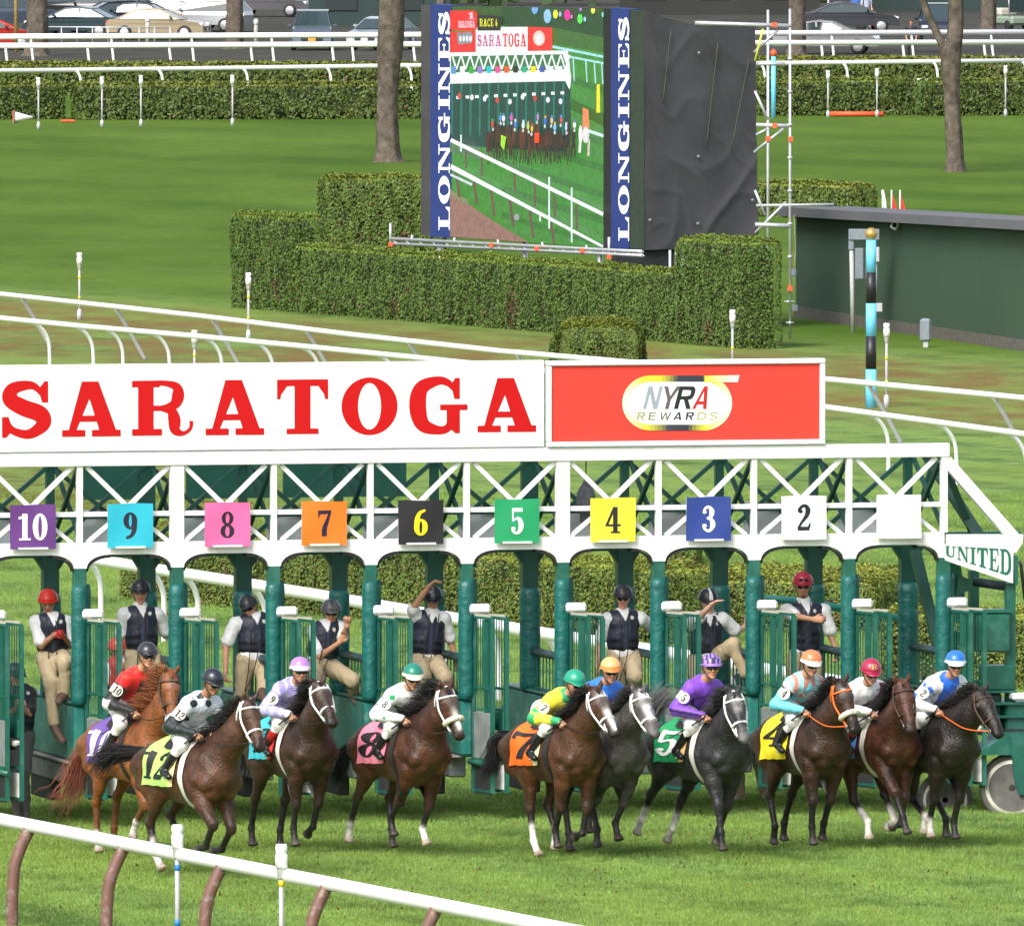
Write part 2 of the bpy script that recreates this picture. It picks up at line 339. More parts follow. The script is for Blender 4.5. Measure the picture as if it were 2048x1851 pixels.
# ---------------------------------------------------------------- turf: colour from the place itself (mowing bands, worn and dry patches)
def turfmat(name, tip):
    m = bpy.data.materials.new(name); N, L = nodes(m); b = N['Principled BSDF']
    b.inputs['Roughness'].default_value = .9; b.inputs['Specular IOR Level'].default_value = .04
    g = N.new('ShaderNodeNewGeometry')
    def noise(scale, det=4, rough=.55, sc=None):
        n = N.new('ShaderNodeTexNoise'); n.inputs['Scale'].default_value = scale; n.inputs['Detail'].default_value = det; n.inputs['Roughness'].default_value = rough
        if sc:
            mp = N.new('ShaderNodeMapping'); mp.inputs['Scale'].default_value = sc; L.new(g.outputs['Position'], mp.inputs[0]); L.new(mp.outputs[0], n.inputs['Vector'])
        else: L.new(g.outputs['Position'], n.inputs['Vector'])
        return n.outputs[0]
    def mr(src, a, b_, c, d, smooth=False):
        r = N.new('ShaderNodeMapRange'); r.interpolation_type = 'SMOOTHSTEP' if smooth else 'LINEAR'
        for i, v in enumerate((a, b_, c, d)): r.inputs[i+1].default_value = v
        L.new(src, r.inputs[0]); return r.outputs[0]
    def mix(f, a, b_, bt='MIX'):
        x = N.new('ShaderNodeMix'); x.data_type = 'RGBA'; x.blend_type = bt
        for i, v in ((0, f), (6, a), (7, b_)):
            if isinstance(v, tuple): x.inputs[i].default_value = (*v, 1)
            elif isinstance(v, (int, float)): x.inputs[i].default_value = v
            else: L.new(v, x.inputs[i])
        return x.outputs[2]
    def math_(op, a, b_):
        x = N.new('ShaderNodeMath'); x.operation = op
        for i, v in enumerate((a, b_)):
            if isinstance(v, (int, float)): x.inputs[i].default_value = v
            else: L.new(v, x.inputs[i])
        return x.outputs[0]
    sep = N.new('ShaderNodeSeparateXYZ'); L.new(g.outputs['Position'], sep.inputs[0])
    k = tip
    c1 = tuple(v*k for v in (.090, .168, .036)); c2 = tuple(v*k for v in (.215, .315, .10)); c3 = tuple(v*k for v in (.042, .086, .020))
    col = mix(mr(noise(3.2, 7, .72), .34, .66, 0, 1), c1, c2)
    col = mix(mr(noise(.55, 5, .7), .46, .66, 0, .85), col, c3)
    col = mix(mr(noise(1.7, 4, .7), .62, .74, 0, .45), col, tuple(v*k for v in (.12, .09, .03)))
    col = mix(mr(noise(.11, 3, .6, (1, .35, 1)), .45, .7, 0, .6), col, tuple(v*k for v in (.19, .26, .05)))
    # mowing bands along the course: they run with the rails
    t = math_('ADD', sep.outputs[1], math_('MULTIPLY', sep.outputs[0], 2.75))
    t = math_('ADD', t, math_('MULTIPLY', noise(.5, 3), 2.2))
    wv = math_('SINE', math_('MULTIPLY', t, 1.15), 0)
    col = mix(mr(wv, -.5, .5, .0, .42, True), col, tuple(v*k for v in (.2, .3, .065)))
    # fine grain
    gr = mr(noise(38, 2, .7), .25, .75, .55, 1.4)
    rgb = N.new('ShaderNodeCombineColor')
    for i in range(3): L.new(gr, rgb.inputs[i])
    col = mix(1., col, rgb.outputs[0], 'MULTIPLY')
    # dry ground between the inner rail and the tall hedge
    t2 = math_('ADD', sep.outputs[1], math_('MULTIPLY', sep.outputs[0], 1.9))
    band = math_('MULTIPLY', mr(t2, 300, 309, 0, 1, True), mr(t2, 330, 345, 1, 0, True))
    pat = mr(noise(.6, 6, .65, (1, .28, 1)), .38, .6, .1, .85)
    col = mix(math_('MULTIPLY', band, pat), col, tuple(v*k for v in (.17, .105, .042)))
    # behind the gate at the far left the turf is patchy too
    b2 = math_('MULTIPLY', mr(t2, 236, 242, 0, 1, True), mr(t2, 262, 272, 1, 0, True))
    b2 = math_('MULTIPLY', b2, mr(sep.outputs[0], -5.5, -1.5, 1, 0, True))
    col = mix(math_('MULTIPLY', b2, mr(noise(1.1, 5, .65), .4, .6, 0, .8)), col, tuple(v*k for v in (.13, .1, .025)))
    # the far infield is an even, cooler green
    far = mr(math_('ADD', sep.outputs[1], math_('MULTIPLY', sep.outputs[0], 1.9)), 335, 352, 0, 1, True)
    fc = mix(mr(noise(.12, 6, .72, (1, .3, 1)), .36, .64, 0, 1), tuple(v*k for v in (.045, .098, .013)), tuple(v*k for v in (.10, .165, .026)))
    fc = mix(mr(noise(1.4, 5, .7, (1, .4, 1)), .35, .7, 0, .5), fc, tuple(v*k for v in (.04, .085, .012)))
    wv2 = math_('SINE', math_('MULTIPLY', math_('ADD', sep.outputs[1], math_('MULTIPLY', sep.outputs[0], 1.2)), .35), 0)
    fc = mix(mr(wv2, -.6, .6, .1, .3, True), fc, tuple(v*k for v in (.11, .185, .022)))
    col = mix(far, col, fc)
    L.new(col, b.inputs['Base Color'])
    bp = N.new('ShaderNodeBump'); bp.inputs['Strength'].default_value = .5; bp.inputs['Distance'].default_value = .03
    L.new(noise(25, 3), bp.inputs['Height']); L.new(bp.outputs[0], b.inputs['Normal'])
    return m
TURF = turfmat('turf', 1.0); BLADE = turfmat('grass_blade', 1.2)
g = MB().add([(-700, 20, 0), (700, 20, 0), (700, 2500, 0), (-700, 2500, 0)], [(0, 1, 2, 3)]).build('ground', TURF)
g['kind'] = 'structure'
g = MB().add([(-400, 655, .004), (400, 655, .004), (400, 1500, .004), (-400, 1500, .004)], [(0, 1, 2, 3)])
g = g.build('parking_area', mat('packed_gravel', (.06, .06, .052), .95, var=.35, vscale=.4, spec=.04)); g['kind'] = 'structure'

def grass(name, y0, y1, dens, hgt, rad, seed):
    "short turf blades: small tufts scattered by a node group over the strip in view"
    w0, w1 = y0*.045, y1*.045
    mb = MB().add([(-w0, y0, .002), (w0, y0, .002), (w1, y1, .002), (-w1, y1, .002)], [(0, 1, 2, 3)])
    o = mb.build(name, BLADE); o['kind'] = 'stuff'; o['label'] = 'short mown green turf of the racecourse'; o['category'] = 'grass'
    ng = bpy.data.node_groups.new(name, 'GeometryNodeTree')
    ng.interface.new_socket('Geometry', in_out='INPUT', socket_type='NodeSocketGeometry')
    ng.interface.new_socket('Geometry', in_out='OUTPUT', socket_type='NodeSocketGeometry')
    N, L = ng.nodes, ng.links
    gi = N.new('NodeGroupInput'); go = N.new('NodeGroupOutput')
    dp = N.new('GeometryNodeDistributePointsOnFaces'); dp.inputs['Density'].default_value = dens; dp.inputs['Seed'].default_value = seed
    L.new(gi.outputs[0], dp.inputs['Mesh'])
    jn = N.new('GeometryNodeJoinGeometry'); rr = random.Random(seed)
    for i in range(9):
        cn = N.new('GeometryNodeMeshCone'); cn.inputs['Vertices'].default_value = 3
        cn.inputs['Radius Top'].default_value = 0; cn.inputs['Radius Bottom'].default_value = .0042*rr.uniform(.8, 1.3)*max(1, hgt/.05); cn.inputs['Depth'].default_value = hgt*rr.uniform(.6, 1.2)
        tr = N.new('GeometryNodeTransform'); a = rr.uniform(0, 6.28); q = rad*rr.uniform(.1, 1)
        tr.inputs['Translation'].default_value = (q*math.cos(a), q*math.sin(a), 0); tr.inputs['Rotation'].default_value = (rr.uniform(-.6, .6), rr.uniform(-.6, .6), a)
        L.new(cn.outputs['Mesh'], tr.inputs['Geometry']); L.new(tr.outputs[0], jn.inputs[0])
    sm = N.new('GeometryNodeSetMaterial'); sm.inputs['Material'].default_value = BLADE; L.new(jn.outputs[0], sm.inputs['Geometry'])
    ip = N.new('GeometryNodeInstanceOnPoints'); L.new(dp.outputs['Points'], ip.inputs['Points']); L.new(sm.outputs[0], ip.inputs['Instance'])
    rv = N.new('FunctionNodeRandomValue'); rv.data_type = 'FLOAT_VECTOR'; rv.inputs[0].default_value = (-.15, -.15, 0); rv.inputs[1].default_value = (.15, .15, 6.28)
    L.new(rv.outputs[0], ip.inputs['Rotation'])
    r2 = N.new('FunctionNodeRandomValue'); r2.data_type = 'FLOAT'; r2.inputs[2].default_value = .6; r2.inputs[3].default_value = 1.35
    L.new(r2.outputs[1], ip.inputs['Scale']); L.new(ip.outputs[0], go.inputs[0])
    md = o.modifiers.new('turf', 'NODES'); md.node_group = ng
grass('grass', 155, 192, 130, .045, .09, 3)
grass('grass', 192, 262, 45, .05, .14, 5)

# ---------------------------------------------------------------- hedges
LEAF = attrmat('hedge_leaf', .55, spec=.35)
CORE = mat('hedge_inner', (.03, .045, .012), .9)
from mathutils import noise as mnoise
def hedge(name, label, cat, loc, rz, boxes, leaf=.07, dens=330, rnd=.26, tone=1., brown=.02, spots=(), group=None, warm=0., back=False):
    root = thing(name, label, cat, loc, rz, group)
    core = MB(); fo = MB(); fo.c = (.1, .1, .1); rr = random.Random(hash(label) % 9999 if False else len(label)*7+int(loc[1]))
    for (x0, x1, y0, y1, h) in boxes:
        ci = .16+rnd*(.5 if rnd < .5 else .75); core.box(((x0+x1)/2, (y0+y1)/2, h/2-.04-rnd*.1), (x1-x0-ci, y1-y0-ci, h-.1-rnd*.2), bev=min(rnd*.8, (h-.3)/2.3, (y1-y0-ci)/2.3))
        sides = [('f', (x1-x0), h), ('t', (x1-x0), (y1-y0)), ('l', (y1-y0), h), ('r', (y1-y0), h)]
        if back: sides.append(('b', x1-x0, h))
        for sd, a, b in sides:
            for _ in range(int(a*b*dens)):
                u, v = rr.random(), rr.random()
                if sd in 'fb':
                    p = Vector((x0+u*(x1-x0), y0 if sd == 'f' else y1, v*h)); n = Vector((0, -1 if sd == 'f' else 1, .15))
                elif sd == 't': p = Vector((x0+u*(x1-x0), y0+v*(y1-y0), h)); n = Vector((0, 0, 1))
                elif sd == 'l': p = Vector((x0, y0+u*(y1-y0), v*h)); n = Vector((-1, 0, .1))
                else: p = Vector((x1, y0+u*(y1-y0), v*h)); n = Vector((1, 0, .1))
                # round the shoulders
                ex = max(0, rnd-min(p.x-x0, x1-p.x))/rnd; ey = max(0, rnd-min(p.y-y0, y1-p.y))/rnd; ez = max(0, rnd-(h-p.z))/rnd
                e = math.sqrt(ex*ex+ey*ey+ez*ez)
                if e > 1:
                    k = (e-1)*rnd
                    p.x += (k*ex/e if p.x-x0 < x1-p.x else -k*ex/e); p.y += (k*ey/e if p.y-y0 < y1-p.y else -k*ey/e); p.z -= k*ez/e
                nz = mnoise.noise(Vector((p.x*1.1+loc[0], p.z*1.3+5, p.y*1.3))); nf = mnoise.noise(Vector((p.x*4.5, p.z*1.6, p.y*4+9)))
                p += n.normalized()*(nz*.07+nf*.05+rr.uniform(-.05, .02))
                if nf < -.33 and rr.random() < .5: continue
                q = (n.normalized()+Vector((rr.uniform(-.8, .8), rr.uniform(-.8, .8), rr.uniform(-.5, .9)))).normalized()
                t1 = q.orthogonal().normalized(); t1.rotate(Matrix.Rotation(rr.uniform(0, 6.28), 3, q)); t2 = q.cross(t1)
                s = leaf*rr.uniform(.55, 1.2)
                f = rr.random(); g = tone*(1+.35*nf)
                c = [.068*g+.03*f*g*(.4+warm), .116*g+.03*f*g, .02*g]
                if sd == 't' or (p.z > h-.12): c = [c[0]*1.6+.02, c[1]*1.4+.012, c[2]*1.2]  # top leaves tinted lighter: light from above put into the leaf colour
                low = rr.random() < brown*(2.2 if p.z < .35*h else .8)
                if low or nz < -.72: c = [.10*tone, .065*tone, .025*tone] if rr.random() < .7 else [.16*tone, .075*tone, .03*tone]
                for (sx, sz, sr) in spots:
                    if math.hypot((p.x-sx)*1.6, p.z-sz) < sr*rr.uniform(.5, 1.2) and sd == 'f' and rr.random() < .7: c = [.12, .06, .03]
                fo.c = tuple(c)
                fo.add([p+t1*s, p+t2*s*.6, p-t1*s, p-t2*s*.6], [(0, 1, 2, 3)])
    core.build('branch', CORE, root)
    fo.build('foliage', LEAF, root, kind='stuff')
    return root
def seg(a, b):
    a, b = Vector(a), Vector(b); d = b-a
    return a, d.length, math.atan2(d.y, d.x)
# tall hedge in front of the screen
a, Lh, rz = seg(G(455, 614), G(1492, 698))
hedge('hedge', 'long tall clipped hedge before the video screen, raised at both ends, with rusty patches', 'hedge', a, rz,
      [(0, Lh*.125, 0, .95, 2.2), (Lh*.125, Lh*.868, .08, .9, 1.56), (Lh*.868, Lh, -.02, .95, 2.32)], leaf=.032, dens=1200, spots=[(Lh*.56, .45, .5), (Lh*.33, .3, .3), (Lh*.93, .3, .25), (Lh*.1, .5, .25)], brown=.035)
a, Lh, rz = seg(G(645, 560), G(880, 562))
hedge('hedge', 'rounded square block of hedge standing left of the screen behind the tall hedge', 'hedge', G(642, 508), math.radians(4), [(0, 3.2, 0, 1.4, 2.0)], leaf=.042, dens=1150, rnd=.35, tone=1.05, warm=.6)
a = G(1103, 726)
hedge('bush', 'low rounded box bush between the tall hedge and the red sponsor sign', 'bush', a, 0, [(0, 1.98, 0, 1.5, .92)], leaf=.032, dens=1900, rnd=.62, tone=1.0, warm=.9, brown=.02)
# low hedge behind the gate
a, Lh, rz = seg(G(225, 1196), G(1318, 1290))
hedge('hedge', 'waist-high hedge running behind the starting gate and the curved white rail', 'hedge', a, rz, [(0, Lh, 0, 1.0, 1.12)], leaf=.026, dens=2300, rnd=.25, tone=1.15, warm=1.1, brown=.06)
a, Lh, rz = seg(G(1330, 1262), G(1762, 1268))
hedge('hedge', 'low rounded hedge behind the right half of the starting gate', 'hedge', a, rz, [(0, Lh, 0, 3.0, .82)], leaf=.027, dens=2000, rnd=.35, tone=1.25, warm=1.2, brown=.1)
hedge('hedge', 'short hedge end seen just under the gate arch above plate three', 'hedge', G(1335, 1135), 0, [(0, .5, 0, 3., .5)], leaf=.027, dens=2000, rnd=.2, tone=1.2, warm=1.1, brown=.1)
hedge('hedge', 'hedge behind the right end of the gate beside the green control box', 'hedge', G(1768, 1378), 0, [(0, 2.6, 0, 1.2, 1.05)], leaf=.027, dens=2000, rnd=.2, tone=1.3, warm=1.3, brown=.06)
# hedges along the far rails
for (x0, x1, yb, h, lb) in ((-60, 136, 240, 1.3, 'far clipped hedge at the left edge beyond the lawn'), (152, 842, 240, 1.3, 'long far hedge left of the video screen'),
                            (1500, 1832, 232, 1.32, 'far hedge right of the scaffolding with an orange tube lying at its foot'), (1858, 2110, 232, 1.32, 'far hedge behind the forked tree at the right edge')):
    a, Lh, rz = seg(G(x0, yb), G(x1, yb-2))
    hedge('hedge', lb, 'hedge', a, rz, [(0, Lh, 0, 1.6, h)], leaf=.07, dens=260, rnd=.3, tone=.8, warm=.8, brown=.01, group='far hedges across the infield')
a, Lh, rz = seg(G(-60, 190), G(842, 190)); hedge('hedge', 'second row of hedge behind the single white rail, left of the screen', 'hedge', a, rz, [(0, Lh, 0, 3, 1.2)], leaf=.1, dens=150, rnd=.25, tone=.8, warm=1.3, brown=.03)
a, Lh, rz = seg(G(1500, 178), G(2110, 178)); hedge('hedge', 'second row of hedge behind the single white rail, right of the screen', 'hedge', a, rz, [(0, Lh, 0, 3, 1.2)], leaf=.1, dens=150, rnd=.25, tone=.8, warm=1.3, brown=.03)
a = G(1490, 432); hedge('hedge', 'narrow end of a hedge between the scaffolding and the green building roof', 'hedge', a, math.radians(-55), [(0, 5, 0, 1, 1.0)], leaf=.05, dens=700, rnd=.3, warm=1, brown=.02)

# ---------------------------------------------------------------- rails
def rail(name, label, line, r, posts, pr, pm=RAILW, rm=RAILW, n=12, group=None, joints=()):
    o = Vector((line[0][0], line[0][1], 0)); root = thing(name, label, 'rail', o, 0, group)
    MB().tube([Vector(p)-o for p in line], r, n).build('top_rail', rm, root)
    for p in posts:
        MB().tube(cubic([Vector(q)-o for q in p], 5), pr, 8).build('post', pm, root)
    for j in joints:
        j = Vector(j); d = (Vector(line[-1])-Vector(line[0])).normalized()
        MB().tube([j-o-d*.04, j-o+d*.04], r*1.06, n).build('joint_sleeve', rm, root)
    return root
BROWN = mat('brown_tube', (.16, .075, .06), .55, var=.12, vscale=5, dirt=(.3, .25, .22), dscale=9)
h = 1.08
pts = [G(x, y, h) for x, y in ((-330, 1575), (0, 1638), (350, 1706), (700, 1774), (1145, 1861), (1500, 1931))]
def onrail(px, pts=pts):
    for a, b in zip(pts, pts[1:]):
        ax, bx = 1024+a.x/a.y*F, 1024+b.x/b.y*F
        if ax <= px <= bx: return a.lerp(b, (px-ax)/(bx-ax))
posts = []
for px in (-130, 60, 250, 446, 655, 878, 1100, 1300):
    t = onrail(px); dn = (pts[-1]-pts[0]).normalized(); sd = Vector((dn.y, -dn.x, 0))
    sd = sd if sd.x < 0 else -sd
    posts.append([t+Vector((0, 0, -.03)), t+sd*.09+Vector((0, 0, -.2)), t+sd*.17+Vector((0, 0, -.42)), t+sd*.2+Vector((0, 0, -.75)), Vector(((t+sd*.2).x, (t+sd*.2).y, -.02))])
rail('running_rail', 'nearest white running rail on curved brown supports across the bottom left', pts, .072, posts, .068, BROWN, n=16)
# pair of inner rails above the sign
up = [(-150, 573), (0, 588), (400, 632), (700, 669), (1000, 702), (1300, 728), (1650, 758), (2048, 796), (2200, 812)]
upl = [G(x, y, 1.12) for x, y in up]
posts = []
for px in (45, 235, 425, 615, 820, 1035, 1235, 1500, 1740, 1990):
    t = onrail(px, upl); s = scale_at(t.y)
    posts.append([t+Vector((0, 0, -.03)), t+Vector((.30, .15, -.55)), Vector((t.x+.62, t.y+.3, -.02))])
GREYT = mat('grey_tube', (.42, .42, .44), .5, .1, var=.1)
rail('running_rail', 'upper of the two white rails above the gate sign, on slanting grey struts', upl, .055, posts, .042, GREYT)
lo = [(-150, 622), (0, 636), (160, 652), (400, 673), (600, 692), (860, 718), (1200, 754), (1650, 814), (2048, 868), (2200, 890)]
lol = [G(x, y, 1.08) for x, y in lo]; posts = []
for px in (68, 155, 215, 308, 412, 515, 607, 760, 900, 1050, 1200, 1350, 1490, 1610, 1745, 1882, 2019):
    t = onrail(px, lol)
    posts.append([t+Vector((0, 0, -.03)), t+Vector((.17, .05, -.16)), t+Vector((.28, .1, -.36)), t+Vector((.31, .12, -.62)), Vector((t.x+.31, t.y+.12, -.02))])
rail('running_rail', 'lower of the two white rails above the gate sign, on white gooseneck posts', lol, .055, posts, .036)
# rail behind the stalls
bk = [(120, 1106), (190, 1119), (420, 1155), (650, 1192), (860, 1228), (1060, 1262), (1330, 1304), (1600, 1350), (1900, 1400), (2200, 1450)]
bkl = [G(x, y, 1.05) for x, y in bk]; posts = []
for px in (165, 292, 360, 495, 640, 745, 850, 960, 1080, 1200, 1330, 1450, 1580, 1700, 1850, 1980):
    t = onrail(px, bkl)
    posts.append([t+Vector((0, 0, -.03)), t+Vector((.15, .05, -.14)), t+Vector((.23, .1, -.32)), t+Vector((.25, .12, -.5)), Vector((t.x+.25, t.y+.12, -.02))])
rail('running_rail', 'white rail on gooseneck posts curving past behind the gate stalls', bkl, .082, posts, .04)
# far rails across the top
fr = [G(x, y, 1.15) for x, y in ((-100, 145), (0, 142), (420, 137), (840, 131), (1180, 130), (1515, 127), (1800, 124), (2150, 120))]; posts = []
for px in [-18, 148, 312, 482, 648, 810, 980, 1150, 1330, 1517, 1682, 1862, 2040]:
    t = onrail(px, fr); posts.append([t, t+Vector((.14, 0, -.1)), t+Vector((.22, 0, -.3)), t+Vector((.25, 0, -.6)), Vector((t.x+.25, t.y, 0))])
rail('running_rail', 'single white rail above the far hedges at the top of the lawn', fr, .085, posts, .05)
def strail(yl, yr, hh, r, pxs, lb, pm=RAILW, pr=.055, x0=-100, x1=2150):
    l = [G(x0, yl, hh), G((x0+x1)/2, (yl+yr)/2, hh), G(x1, yr, hh)]; ps = []
    for px in pxs:
        if not x0 < px < x1: continue
        t = onrail(px, l); ps.append([t, Vector((t.x+.06, t.y, hh*.5)), Vector((t.x+.12, t.y, 0))])
    rail('running_rail', lb, l, r, ps, pr, pm)
strail(92, 84, 1.0, .115, range(10, 2100, 163), 'lower board of the double white rail in front of the parked cars')
strail(74, 64, 1.15, .12, range(60, 2100, 160), 'upper board of the double white rail in front of the parked cars')

# ---------------------------------------------------------------- slim marker posts with white caps
def marker(label, top, base, Y, capr=.06, caph=.24, group=None, bands=()):
    "a sprinkler-like course marker: grey stem, collar, white cap"
    b = P(base[0], base[1], Y); hgt = P(top[0], top[1], Y).z
    b.z = 0
    root = thing('marker_post', label, 'marker post', b, 0, group)
    r = capr
    MB().lathe([(r*.42, 0), (r*.42, hgt-caph-.1)], n=10).build('stem', GREYT, root)
    MB().lathe([(r*.9, 0), (r*.9, .16), (r*.6, .24), (r*.42, .25)], n=10).build('foot_sleeve', mat('pale_grey_plastic', (.5, .52, .55), .5), root)
    MB().lathe([(r*.45, hgt-caph-.12), (r*.62, hgt-caph-.1), (r*.85, hgt-caph), (r*.9, hgt-caph+.01)], n=12).build('collar', mat('grey_collar', (.42, .42, .4), .6), root)
    MB().lathe([(r, hgt-caph), (r*1.02, hgt-caph*.45), (r*.86, hgt-caph*.42), (r*.86, hgt-caph*.34), (r, hgt-caph*.3), (r, hgt-.03), (r*.85, hgt)], n=14).build('cap', RAILW, root)
    for z, c in bands:
        MB().lathe([(r*.47, z-.03), (r*.47, z+.03)], n=10).build('tape_band', mat('tape_'+c, {'blue': (.02, .2, .7), 'yellow': (.75, .6, .02)}[c], .5), root)
gk = 'course marker posts with white caps'
marker('marker post in front of the nearest rail, left of the pair, with blue bands', (355, 1648), (355, 1930), 158.6, .062, .24, gk, ((.38, 'blue'), (.95, 'blue')))
marker('marker post in front of the nearest rail, right of the pair', (563, 1687), (563, 1970), 155.6, .062, .24, gk, ((1.0, 'yellow'),))
mm = ((159, 505, 640, 'marker post beyond the double rails near the left edge'), (497, 545, 682, 'marker post in front of the left end of the tall hedge'),
      (1465, 619, 745, 'marker post just above the red sponsor sign'), (1773, 646, 815, 'marker post beside the blue and black striped pole'), (389, 660, 760, 'short marker post top poking over the lower rail'))
for x, t, b, lb in mm:
    y = G(x, b).y; marker(lb, (x, t), (x, b), y, .062, .26, gk, ((.5, 'yellow'), (.95, 'yellow' if x != 1465 else 'blue')))
for x, t, b in ((77, 155, 258), (204, 153, 254), (282, 151, 253), (465, 150, 251), (1656, 141, 235), (1754, 137, 234), (2011, 131, 233)):
    marker('far marker post '+{77: 'before the first hedge, nearest the left edge', 204: 'second from the left before the far hedge', 282: 'third from the left before the far hedge', 465: 'between the far hedge and the big tree trunk',
           1656: 'at the left end of the orange tube', 1754: 'at the right end of the orange tube', 2011: 'right of the forked tree'}[x], (x, t), (x, b), G(x, b).y, .07, .3, gk)
# cone lying on the far lawn, orange scraps and tube
t = thing('traffic_cone', 'white and red traffic cone lying on its side on the far lawn', 'cone', G(30, 246))
Rc = Matrix.Rotation(math.radians(90), 3, 'Y'); MB().lathe([(.2, 0), (.14, .2), (.03, .62)], (0, 0, .2), 12, R=Rc).build('cone_body', WHITE, t)
MB().box((-.05, 0, .22), (.06, .45, .45)).build('cone_base', mat('faded_red', (.35, .12, .08), .7), t)
tag(MB().box((0, 0, .05), (.5, .3, .08), bev=.03).build('field_marker', ORANGE), 'small orange marker scrap lying below the far hedge', 'marker'); bpy.data.objects['field_marker'].location = G(136, 245)
o = MB().tube([(0, 0, .09), (.9, .02, .09), (1.9, 0, .09)], .085, 10).build('orange_tube', ORANGE); o.location = G(1660, 233); tag(o, 'orange tube lying at the foot of the far hedge', 'tube')
b = thing('litter_bin', 'green bin with a white lid in the gap of the far hedge', 'bin', G(1845, 228))
MB().box((0, 0, .58), (.36, .4, 1.15), bev=.03).build('bin_body', mat('bin_green', (.06, .2, .07), .6), b); MB().box((0, 0, 1.22), (.4, .44, .1), bev=.02).build('lid', WHITE, b)

# ---------------------------------------------------------------- striped pole
b = G(1742, 815); root = thing('striped_pole', 'tall pole striped light blue and black with a golden ball on top', 'pole', b)
ztop = P(1740, 480, b.y).z; s = scale_at(b.y)
zz = [0, (815-738)/s, (815-672)/s, (815-606)/s, (815-544)/s, ztop]
cy = mat('light_blue_paint', (.16, .6, .88), .45)
for i in range(5): MB().lathe([(.105-.002*i, zz[i]), (.105-.002*i-.001, zz[i+1])], n=18).build('stripe', cy if i % 2 == 0 else mat('black_paint', (.015, .015, .018), .4), root)
MB().lathe([(.004, -.12)]+[(.12*math.sin(a), -.12*math.cos(a)) for a in [k*math.pi/10 for k in range(1, 10)]]+[(.004, .12)], (0, 0, ztop+.12), 18).build('ball', mat('gold_paint', (.5, .33, .1), .35, .5), root)
b = G(1649, 236); root = thing('striped_pole', 'far light blue pole with an orange top seen through the scaffolding', 'pole', G(1547, 236))
zt = P(1547, 112, G(1547, 236).y).z
MB().lathe([(.085, 0), (.085, zt)], n=12).build('stem', cy, root); MB().lathe([(.1, zt), (.12, zt+.14), (.02, zt+.25)], n=12).build('cap', ORANGE, root)

# ---------------------------------------------------------------- video screen tower
th = math.radians(-58)                     # the screen face is seen very obliquely, right end nearer
Y0s = 346.0; A0 = P(862, 472, Y0s); nS = Vector((math.sin(th), -math.cos(th), 0)) ; dS = Vector((math.cos(th), math.sin(th), 0))
def SP(px, py, off=0): return onplane(px, py, A0+nS*off, nS)
TARP = mat('black_tarpaulin', (.045, .043, .05), .55, var=.25, vscale=1.2)
root = thing('video_screen', 'large video board on a tarpaulin-wrapped tower showing the start of the race', 'video screen', Vector((A0.x, A0.y, 0)))
ro = Vector((A0.x, A0.y, 0))
def quad(name, c, m, off=0, thick=.25, parent=root):
    q = [SP(x, y, off)-ro for x, y in c]; bk_ = [p-nS*thick for p in q]
    mb = MB().add(q+bk_, [(3, 2, 1, 0), (4, 5, 6, 7), (0, 1, 5, 4), (1, 2, 6, 5), (2, 3, 7, 6), (3, 0, 4, 7)])
    return mb.build(name, m, parent)
NAVY = mat('navy_banner', (.012, .03, .16), .55, var=.1, vscale=1.5)
quad('side_cloth', [(842, 10), (861, 10), (861, 472), (842, 470)], TARP, thick=.7)
quad('banner', [(861, 8), (902, 10.5), (902, 476), (861, 473)], NAVY, .02, .3)
quad('banner', [(1222, 16), (1258, 18), (1258, 498), (1222, 497)], NAVY, .02, .3)
quad('cloth_strip', [(1258, 19), (1288, 22), (1288, 500), (1258, 498)], mat('dark_green_cloth', (.02, .035, .022), .7, var=.2), .0, .04)
quad('frame_strip', [(1208, 17), (1222, 17), (1222, 497), (1208, 496)], BLACK, .0, .3)
scr = quad('screen_panel', [(902, 12), (1208, 17), (1208, 496), (902, 474)], BLACK, .0, .3)
LW = mat('banner_lettering', (.85, .85, .85), .6)
for (xl, xr, yt, yb) in ((877, 899.5, 25, 460), (1237, 1258, 36, 482)):
    mb = MB()
    def fn(u, v, w_, xl=xl, xr=xr, yt=yt, yb=yb):       # read from bottom to top; letter tops face left
        return SP(xr-(1-v)*0-(v)*(xr-xl), yb-(yb-yt)*u, .024+w_*3)-ro
    text(mb, 'LONGINES', fn, 0, .0006, gap=.1); mb.build('banner_lettering', LW, root)
# the broadcast picture: flat lit print on the board
EM = bpy.data.materials.new('screen_picture'); Nn, Ll = nodes(EM); bb = Nn['Principled BSDF']; aa = Nn.new('ShaderNodeAttribute'); aa.attribute_name = 'tint'
tcx = Nn.new('ShaderNodeTexCoord'); nz = Nn.new('ShaderNodeTexNoise'); nz.inputs['Scale'].default_value = 7; nz.inputs['Detail'].default_value = 9; nz.inputs['Roughness'].default_value = .8; Ll.new(tcx.outputs['Object'], nz.inputs['Vector'])
mrr = Nn.new('ShaderNodeMapRange'); mrr.inputs[1].default_value = .3; mrr.inputs[2].default_value = .7; mrr.inputs[3].default_value = .62; mrr.inputs[4].default_value = 1.25; Ll.new(nz.outputs[0], mrr.inputs[0])
mxx = Nn.new('ShaderNodeMix'); mxx.data_type = 'RGBA'; mxx.blend_type = 'MULTIPLY'; mxx.inputs[0].default_value = 1; Ll.new(aa.outputs['Color'], mxx.inputs[6]); Ll.new(mrr.outputs[0], mxx.inputs[7])
bb.inputs['Base Color'].default_value = (.01, .01, .01, 1); Ll.new(mxx.outputs[2], bb.inputs['Emission Color']); bb.inputs['Emission Strength'].default_value = .75; bb.inputs['Roughness'].default_value = .4
pic = MB(); lay = [0]
